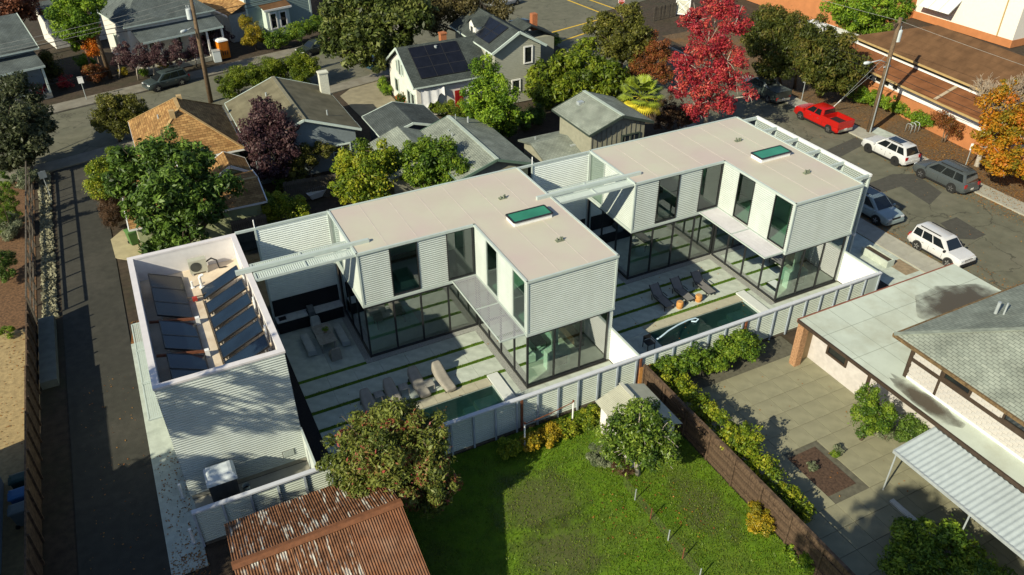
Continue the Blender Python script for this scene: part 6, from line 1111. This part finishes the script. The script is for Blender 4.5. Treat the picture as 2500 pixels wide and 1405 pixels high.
    if style == 'pickup':
        for sg in (-1, 1): MB().box(x0+.04, bedx, sg*hw*.97-.05, sg*hw*.97+.05, .80, belt+.22).build('bed_side', m, t)
        MB().box(x0+.03, x0+.11, -hw*.93, hw*.93, .5, belt+.22).build('tailgate', m, t); MB().box(bedx-.05, bedx, -hw*.93, hw*.93, .8, belt+.22).build('bed_front', m, t); MB().box(x0+.11, bedx-.05, -hw*.9, hw*.9, .85, .90).build('bed_floor', BLKP, t)
    if box:
        MB().quad((x0+.05, -hw*.95, belt+.24), (bedx, -hw*.95, belt+.26), (bedx, hw*.95, belt+.26), (x0+.05, hw*.95, belt+.24)).build('bed_cover', mat('bed_cover_grey', (.07, .085, .08), .6, .1), t)
        for sg in (-1, 1): MB().add([V(bedx-.75, sg*hw*.86, belt+.22), V(bedx+.1, sg*hw*.86, belt+.22), V(bedx+.1, sg*hw*.76, H-.04)], [(0, 1, 2)]).build('buttress', mat('buttress_grey', (.22, .24, .23), .5), t)
    return t
N_ = math.pi/2; S_ = -math.pi/2
vehicle('pickup_truck', 'red extended-cab pickup parked across the street near the utility pole', 'pickup', (42.38, 20.45, -.02), N_, (.52, .012, .008), 5.75, 1.98, 1.82, 3.6, 1.25, belt=1.12, hoodz=1.12, r=.38, style='pickup', rails=False)
gp = vehicle('pickup_truck', 'dark grey-green crew pickup with a roof box parked under the trees', 'pickup', (42.5, 28.7, -.02), N_, (.055, .072, .066), 5.6, 2.0, 1.85, 3.4, 1.2, belt=1.12, hoodz=1.12, r=.38, style='pickup', box=True)
rb = thing('roof_box', 'black cargo box on the roof of the grey-green pickup', 'cargo box', (42.5, 28.9, 1.86), N_, local=True); MB().loft([[V(x, y*k, z) for y, z in ((-.4, 0), (-.42, .2), (-.3, .36), (.3, .36), (.42, .2), (.4, 0))] for x, k in ((-1.0, .7), (-.8, 1), (.7, 1), (1.0, .6))]).build('shell', BLKP, rb); MB().box(-.9, .9, -.36, .36, -.04, 0).build('mount', BLKP, rb)
vehicle('parked_suv', 'white sport utility car with dark wheels parked behind the utility pole', 'car', (42.36, 12.4, -.02), N_, (.72, .73, .74), 4.82, 1.94, 1.76, 2.95, 1.3, belt=1.05, hoodz=1.06, r=.39, sun=True, rimc=BLKP, sloper=.45)
vehicle('parked_suv', 'long grey sport utility car parked at the far kerb beside fallen leaves', 'car', (42.36, 6.75, -.02), N_, (.085, .10, .105), 5.05, 1.92, 1.84, 2.95, 1.15, belt=1.08, hoodz=1.06, r=.39, sloper=.35)
vehicle('parked_suv', 'boxy white sport utility car parked at the near kerb', 'car', (32.68, -.85, -.02), S_, (.74, .74, .75), 4.41, 1.80, 1.68, 2.6, 1.2, belt=1.0, hoodz=1.0, r=.36, clad=True, sloper=.12, slopef=.6)
vehicle('crossover', 'silver-blue crossover partly hidden behind the far house', 'car', (32.95, 5.9, -.02), S_, (.30, .38, .40), 5.1, 1.95, 1.78, 3.0, 1.15, belt=1.02, hoodz=1.0, r=.38, sun=True, slopef=.95)
hd = math.atan2(-.86, -2.52)
vehicle('parked_suv', 'dark grey crossover parked across the cross street by the plum saplings', 'car', (-11.95, 60.2, -.015), hd, (.055, .075, .075), 4.6, 1.86, 1.68, 2.66, 1.1, r=.37)
vehicle('sedan', 'dark olive sedan parked in front of the clipped hedge', 'car', (5.2, 65.0-1.2, -.015), hd, (.030, .038, .030), 4.6, 1.8, 1.45, 2.7, 1.2, belt=.92, hoodz=.88, tail=.55, sloper=.7, r=.33, style='sedan', rails=False)
vehicle('sedan', 'blue sedan parked beside the solar house drive', 'car', (10.6, 55.6, -.015), hd+math.pi, (.030, .085, .13), 4.5, 1.8, 1.45, 2.65, 1.2, belt=.92, hoodz=.88, tail=.55, sloper=.7, r=.33, style='sedan', rails=False)
vehicle('sedan', 'black car parked behind the solar house near the intersection', 'car', (30.7, 60.2, -.015), N_, (.012, .012, .013), 4.5, 1.8, 1.45, 2.65, 1.2, belt=.92, hoodz=.88, tail=.55, sloper=.7, r=.33, style='sedan', rails=False)
vehicle('sedan', 'white car parked behind the tan-roofed bungalow', 'car', (-13.2, 49.6, -.015), hd+math.pi, (.68, .69, .70), 4.5, 1.8, 1.45, 2.65, 1.2, belt=.92, hoodz=.88, tail=.55, sloper=.7, r=.33, style='sedan', rails=False)
vehicle('sedan', 'pale car at the far side of the intersection, cut by the picture edge', 'car', (34.0, 71.2, -.015), hd, (.55, .57, .58), 4.5, 1.8, 1.45, 2.65, 1.2, belt=.92, hoodz=.88, tail=.55, sloper=.7, r=.33, style='sedan', rails=False)
# ================================================================== poles, wires, signs
POLE = mat('creosote_pole', (.125, .085, .05), .9, .25, 5, bump=.4); GREYT = mat('transformer_grey', (.48, .53, .55), .5, .05)
def pole(lab, x, y, h, lean=(0, 0), trans=None, lamp=None, cross=None, conduit=False):
    t = thing('utility_pole', lab, 'utility pole', (x, y, 0)); top = V(x+lean[0], y+lean[1], h); at = lambda z: V(x, y, 0)+(top-V(x, y, 0))*z/h; MB().tube([at(0)-V(0, 0, .1), at(h*.5), top], [.25, .21, .16], 10).build('post', POLE, t, smooth=True)
    if trans: p = at(trans[0])+V(trans[1], trans[2], 0); b = MB(); b.tube([p-V(0, 0, .5), p+V(0, 0, .45), p+V(0, 0, .52)], [.27, .27, .18], 14); b.build('transformer', GREYT, t, smooth=False); b = MB(); b.cyl(p[0]-.1, p[1], p[2]+.5, p[2]+.8, .05, 6); b.build('insulator', GREYT, t); b = MB(); b.cyl(p[0]+.1, p[1], p[2]+.5, p[2]+.8, .05, 6); b.build('insulator', GREYT, t)
    if lamp: z, dx, dy = lamp; p = at(z); q = p+V(dx, dy, .25); b = MB(); b.tube([p, p*.5+q*.5+V(0, 0, .25), q], .045, 7); a = b.build('lamp_arm', GALV, t, smooth=True); d = unit(V(dx, dy, 0)); MB().tube([q-d*.1, q+d*.25, q+d*.55, q+d*.65], [.08, .16, .13, .04], 10).build('lamp_head', GREYT, a, smooth=True)
    for z, ln, dx, dy in (cross or ()): p = at(z); d = unit(V(dx, dy, 0)); MB().bar(p-d*ln/2, p+d*ln/2, .10, .12).build('crossarm', POLE if ln > .9 else GALV, t)
    for z in (h-.15, h-.6, h-1.2): p = at(z); MB().obox(p+V(.16, 0, 0), V(.1, 0, 0), V(0, .05, 0), V(0, 0, .07)).build('insulator', GREYT, t)
    if conduit:
        for dx, z in ((-.19, 7.2), (-.10, 3.6)): p0 = V(x+dx, y-.16, 0); p1 = at(z)+V(dx*.8, -.14, 0); MB().tube([p0-V(0, .08, 0), p1-V(0, .05, 0)], .03, 6).build('conduit', GALV, t)
    return t
pole('tall wooden utility pole with transformer and street lamp, on the planting strip', 44.83, 16.93, 10.6, (.0, -.15), (9.0, .32, 0), (6.6, -1.9, .35), ((10.1, 1.6, 1, .2), (6.3, .8, 1, 0)), True)
pole('wooden utility pole with transformer beside the near verge shrubs', -8.59, 53.33, 11.0, (.35, -.1), (8.9, -.42, .1), (7.3, -1.0, -.5), ((10.4, 1.8, 1, .25),))
pole('thin wooden pole across the street behind the orange maple', -17.19, 65.9, 7.6, (-.25, 0), None, None, ((5.0, .8, 1, .25),))
WIRE = mat('black_cable', (.012, .012, .012), .6, .1); WIREL = mat('bare_wire', (.30, .30, .28), .5, .1)
def wire(lab, a, c, sag, r, m=WIRE):
    a, c = V(*a), V(*c); pts = [a+(c-a)*t_+V(0, 0, -4*sag*t_*(1-t_)) for t_ in np.linspace(0, 1, 15)]; tag(MB().tube(pts, r, 5).build('cable', m), lab, 'cable')
wire('upper thick cable across the street from the thin pole to the porch house', (-17.4, 65.9, 5.1), (-40, 60.2, 5.2), .5, .035); wire('lower thick cable across the street from the thin pole to the porch house', (-17.4, 65.9, 4.6), (-40, 60.2, 4.7), .5, .03)
wire('upper thick cable running from the thin pole past the columned porch', (-17.4, 65.9, 5.1), (14, 74, 5.4), .5, .035); wire('lower thick cable running from the thin pole past the columned porch', (-17.4, 65.9, 4.6), (14, 74, 5.0), .5, .03)
for k, z in enumerate((10.4, 9.9, 9.5)): wire('thin pale wire from the tall transformer pole towards the thin pole, ' + ('top', 'middle', 'bottom')[k] + ' one', (-8.3, 53.3, z), (-40, 45.3+k, z-.5), .7, .014, WIREL)
wire('long cable low over the cross street', (-8.4, 53.3, 5.6), (-42, 47, 5.2), .4, .02)
for k, z in enumerate((10.3, 6.4, 5.7)): wire('cable from the street lamp pole towards the lower right, ' + ('top', 'middle', 'bottom')[k] + ' one', (44.9, 16.8, z), (46.5, -32, z-.2), .6, .02 if k else .012, WIRE if k else WIREL); wire('cable from the street lamp pole along the cypresses, ' + ('top', 'middle', 'bottom')[k] + ' one', (44.9, 16.8, z), (46, 62, z-.2), .6, .02 if k else .012, WIRE if k else WIREL)
gw = thing('guy_wires', 'steel guy wires with white guards anchored behind the red pickup', 'guy wires', (45.6, 22.6, 0))
for k in range(2): MB().tube([(44.85, 17.1, 7.4-k*.9), (45.3+k*.3, 22.4+k*.25, 0)], .016, 5).build('wire', GALV, gw); a, c = V(44.85, 17.1, 7.4-k*.9), V(45.3+k*.3, 22.4+k*.25, 0); MB().tube([c, c+(a-c)*.22], .035, 6).build('guard', PURE, gw)
def sign(lab, x, y, h, w_=.35, hh=.5, m=PURE, rz=0.0):
    t = thing('street_sign', lab, 'sign', (x, y, 0), rz, local=True); MB().cyl(0, 0, 0, h, .035, 7).build('post', GALV, t); MB().box(-w_/2, w_/2, -.05, -.035, h-hh, h).build('plate', m, t); return t
s1 = G(212, 245); sign('white parking sign on the far pavement beside the red shrubs', s1[0], s1[1], 2.5, .5, .7)
sign('square sign seen from behind at the top of the alley gravel', -23.67, 37.42, 2.6, .55, .6, GALV, .3)
sign('white parking sign beside the grey car and the golden tree', 46.0, 7.6, 2.4, .3, .6, PURE, -.6); sign('green-backed sign post beside the grey-green pickup', 44.6, 25.5, 2.5, .45, .45, GALV, -.5)
p = G(1514, 52); ss = thing('stop_sign', 'red octagonal stop sign at the intersection', 'stop sign', (p[0], p[1], 0), -.35, local=True); MB().cyl(0, 0, 0, 2.9, .035, 7).build('post', GALV, ss)
def octa(r, y0, y1, m, nm, par): b = MB(); b.loft([[V(r*math.cos(math.pi/8+k*math.pi/4), y, 2.55+r*math.sin(math.pi/8+k*math.pi/4)) for k in range(8)] for y in (y0, y1)]); return b.build(nm, m, par)
octa(.46, -.05, -.035, PURE, 'border', ss); pl_ = octa(.42, -.056, -.045, mat('stop_red', (.45, .012, .015), .5, .03), 'plate', ss)
fc = bpy.data.curves.new('lettering', 'FONT'); fc.body = 'STOP'; fc.size = .34; fc.align_x = 'CENTER'; fc.align_y = 'CENTER'; fc.extrude = .003; fo = bpy.data.objects.new('lettering', fc); COL.objects.link(fo); fo.parent = ss; fo.location = (0, -.062, 2.55); fc.materials.append(PURE)
lm_ = bpy.data.meshes.new_from_object(fo); bpy.data.objects.remove(fo); lo = put(lm_, 'lettering', ss); lo.location = (0, -.062, 2.55); lo.rotation_euler = (math.pi/2, 0, 0)
# ================================================================== alley fence, bins and small street things
af = thing('alley_fence', 'dark timber fence along the alley, open rails above and solid boards below', 'fence', (-24.9, 10, 0))
for i in range(13): y = 19.8+i*2.05; MB().box(-25.0, -24.88, y-.06, y+.06, 0, 2.0).build('post', WOODG, af)
for z in (.5, 1.1, 1.92): MB().box(-24.99, -24.90, 19.8, 44.4, z, z+.1).build('rail', WOODG, af)
for i in range(22): y = -12+i*1.42; MB().box(-24.98, -24.90, y+.01, y+1.41, 0, 2.15 if y < 12 else 2.0).build('panel', WOODF, af); MB().box(-24.90, -24.80, y-.05, y+.05, 0, 2.1).build('post', WOODF, af)
rw = tag(MB().box(-24.75, -23.85, 12.5, 19.4, -.05, .45).build('retaining_block', mat('dark_concrete', (.13, .14, .12), .9, .15, 2)), 'long low concrete planter block beside the alley fence', 'planter')
def bin_(lab, x, y, rz, m, h=1.05):
    t = thing('wheelie_bin', lab, 'bin', (x, y, 0), rz, local=True, group='wheeled rubbish bins'); MB().loft([[V(-w_, -d, z), V(w_, -d, z), V(w_, d, z), V(-w_, d, z)] for z, w_, d in ((.05, .24, .28), (h*.9, .31, .36), (h*.92, .34, .39))]).build('body', m, t); MB().loft([[V(-w_, -d, z), V(w_, -d, z), V(w_, d, z), V(-w_, d, z)] for z, w_, d in ((h*.92, .35, .42), (h, .33, .4), (h+.05, .2, .26))]).build('lid', m, t); MB().bar((-.25, .45, h*.9), (.25, .45, h*.9), .04, .04).build('handle', m, t)
    for sx in (-.26, .26): MB().tube([(sx-.04, .3, .1), (sx+.04, .3, .1)], .1, 10).build('wheel', RUBB, t)
gb = G(324, 596); bin_('bright green wheeled bin by the sage garage door', gb[0]+.1, gb[1], .3, mat('green_bin', (.075, .16, .045), .5, .06), 1.15)
bin_('bright blue wheeled bin behind the alley fence', -25.6, 3.4, 1.6, mat('blue_bin', (.05, .16, .36), .5, .06)); bin_('grey wheeled bin next to the blue one behind the fence', -25.6, 2.4, 1.6, mat('grey_bin', (.14, .17, .18), .5, .06)); bin_('dark green wheeled bin behind the alley fence', -25.6, 4.5, 1.6, mat('dark_green_bin', (.02, .06, .05), .5, .06))
p = G(548, 142); pt = thing('portable_toilet', 'orange portable toilet with a white roof on the far pavement', 'portable toilet', (p[0], p[1], 0), math.radians(14), local=True); ORC = mat('orange_plastic', (.62, .19, .012), .5, .08)
MB().box(-.58, .58, -.58, .58, .1, 2.05).build('cabin', ORC, pt); MB().loft([[V(-k, -k, z), V(k, -k, z), V(k, k, z), V(-k, k, z)] for z, k in ((2.05, .62), (2.2, .55), (2.32, .3))]).build('roof', PURE, pt); MB().box(-.42, .42, -.60, -.57, .2, 1.9).build('door', mat('orange_plastic_door', (.52, .15, .01), .5, .08), pt); MB().box(-.6, .6, -.6, .6, 0, .1).build('base', BLKP, pt)
for k in range(3): MB().box(-.3+k*.25, -.2+k*.25, -.615, -.60, .5, 1.0).build('vent', BLKP, pt)
p = G(532, 150); ub = thing('utility_box', 'grey utility cabinet beside the orange portable toilet', 'cabinet', (p[0], p[1], 0)); MB().box(p[0]-.4, p[0]+.4, p[1]-.4, p[1]+.4, 0, 1.2).build('cabinet', GREYT, ub); MB().box(p[0]-.43, p[0]+.43, p[1]-.43, p[1]+.43, 1.2, 1.28).build('lid', GALV, ub)
p = G(2225, 322); br = thing('bike_rack', 'white three-hoop bike rack on the planting strip', 'bike rack', (p[0], p[1], 0))
for k in range(3): x = p[0]-.5+k*.5; MB().tube([(x, p[1]-.3, 0), (x, p[1]-.3, .7), (x, p[1]-.2, .85), (x, p[1]+.2, .85), (x, p[1]+.3, .7), (x, p[1]+.3, 0)], .03, 7).build('hoop', GALV, br, smooth=True)
tr_ = thing('trough_planter', 'long concrete trough planter with dark soil on the forecourt', 'planter', (28.3, .9, 0)); x, y = 28.25, .7
for a in ((x-.35, x-.28, y-1.15, y+1.15), (x+.28, x+.35, y-1.15, y+1.15)): MB().box(*a, .03, .55).build('side', CONC, tr_)
for a in ((x-.28, x+.28, y-1.15, y-1.07), (x-.28, x+.28, y+1.07, y+1.15)): MB().box(*a, .03, .55).build('end', CONC, tr_)
MB().box(x-.28, x+.28, y-1.07, y+1.07, .03, .46).build('soil', SOIL, tr_)
sheet('forecourt_bed', mat('dark_gravel_bed', (.03, .025, .022), .95, .4, 9, bump=.6), [(24.05, -4.6), (26.4, -4.6), (26.4, -.6), (24.05, -.6)], .036)
cp = thing('clothes_line', 'white posts with a rusty rail for hanging washing by the corrugated fence', 'clothes line', (-.8, -4, 0)); a, c = G(1281, 1095), G(1397, 1040)
for q in (a, c): MB().tube([(q[0], q[1], 0), (q[0], q[1], 1.75)], .045, 8).build('post', PURE, cp); MB().cyl(q[0], q[1], 1.75, 1.83, .06, 8).build('cap', RUSTP, cp)
MB().tube([(a[0], a[1], 1.72), ((a[0]+c[0])/2, (a[1]+c[1])/2, 1.66), (c[0], c[1], 1.72)], .03, 6).build('rail', RUSTP, cp)
def boards(lab, a, c, h, m, wd=.15):
    a, c = V(a[0], a[1], 0), V(c[0], c[1], 0); d = unit(c-a); L = np.linalg.norm(c-a); n = int(L/wd); t = thing('board_fence', lab, 'fence', a, math.atan2(d[1], d[0]), local=True); q = MB(); q.box(.004, wd-.004, -.012, .012, 0, h); me = q.mesh('board'); me.materials.append(m)
    for i in range(n): o = put(me, 'board', t); o.location = (i*wd, random.uniform(-.006, .006), random.uniform(-.05, .03)); o.rotation_euler = (random.uniform(-.02, .02), 0, random.uniform(-.03, .03))
    for z in (.4, h-.35): MB().box(0, L, .014, .07, z, z+.09).build('rail', m, t)
boards('grey weathered board fence behind the lemon shrub', G(690, 448, 1.8)[:2], G(835, 425, 1.8)[:2], 1.9, WOODG); boards('short grey board fence behind the louvred sunshade', G(562, 545, 1.8)[:2], G(650, 525, 1.8)[:2], 1.9, WOODG)
p = G(775, 465, .6); bo = thing('garden_tub', 'small white tub with a pale blue hose against the grey fence', 'tub', (p[0], p[1], 0), .25, local=True); MB().loft([[V(-.95*k, -.42*k, z), V(.7*k, -.45*k, z), V(1.05*k, 0, z), V(.7*k, .45*k, z), V(-.95*k, .42*k, z)] for k, z in ((.75, .1), (1, .6), (1.04, .64))], True, True).build('hull', PURE, bo); MB().loft([[V(-.9, -.38, .645), V(.65, -.4, .645), V(.65, .4, .645), V(-.9, .38, .645)], [V(-.88, -.36, .66), V(.63, -.38, .66), V(.63, .38, .66), V(-.88, .36, .66)]]).build('deck', mat('dinghy_deck', (.5, .5, .42), .6, .1), bo); MB().tube([(-.6, 0, .68), (-.2, .2, .85), (.2, -.1, .8), (.5, .1, .7)], .05, 7).build('hose', mat('pale_blue_hose', (.45, .6, .72)), bo, smooth=True)
# gate and dark board fence at the far corner
gt = thing('white_gate', 'white cross-braced garden gate behind the crimson maple', 'gate', (*G(1665, 40)[:2], 0), -.9, local=True); 
for x in (-.9, .9): MB().box(x-.07, x+.07, -.07, .07, 0, 2.3).build('post', PURE, gt)
for z in (.2, 2.0): MB().box(-.83, .83, -.03, .03, z, z+.12).build('rail', PURE, gt)
MB().bar((-.8, 0, .3), (.8, 0, 2.0), .05, .1).build('brace', PURE, gt); MB().bar((.8, -.03, .3), (-.8, -.03, 2.0), .05, .1).build('brace', PURE, gt); MB().box(-.83, .83, .035, .05, .2, 2.1).build('panel', mat('pale_gate_panel', (.5, .5, .42), .7), gt)
boards('dark board fence at the far street corner', G(1595, 52)[:2], G(1650, 40)[:2], 1.8, WOODG, .3)
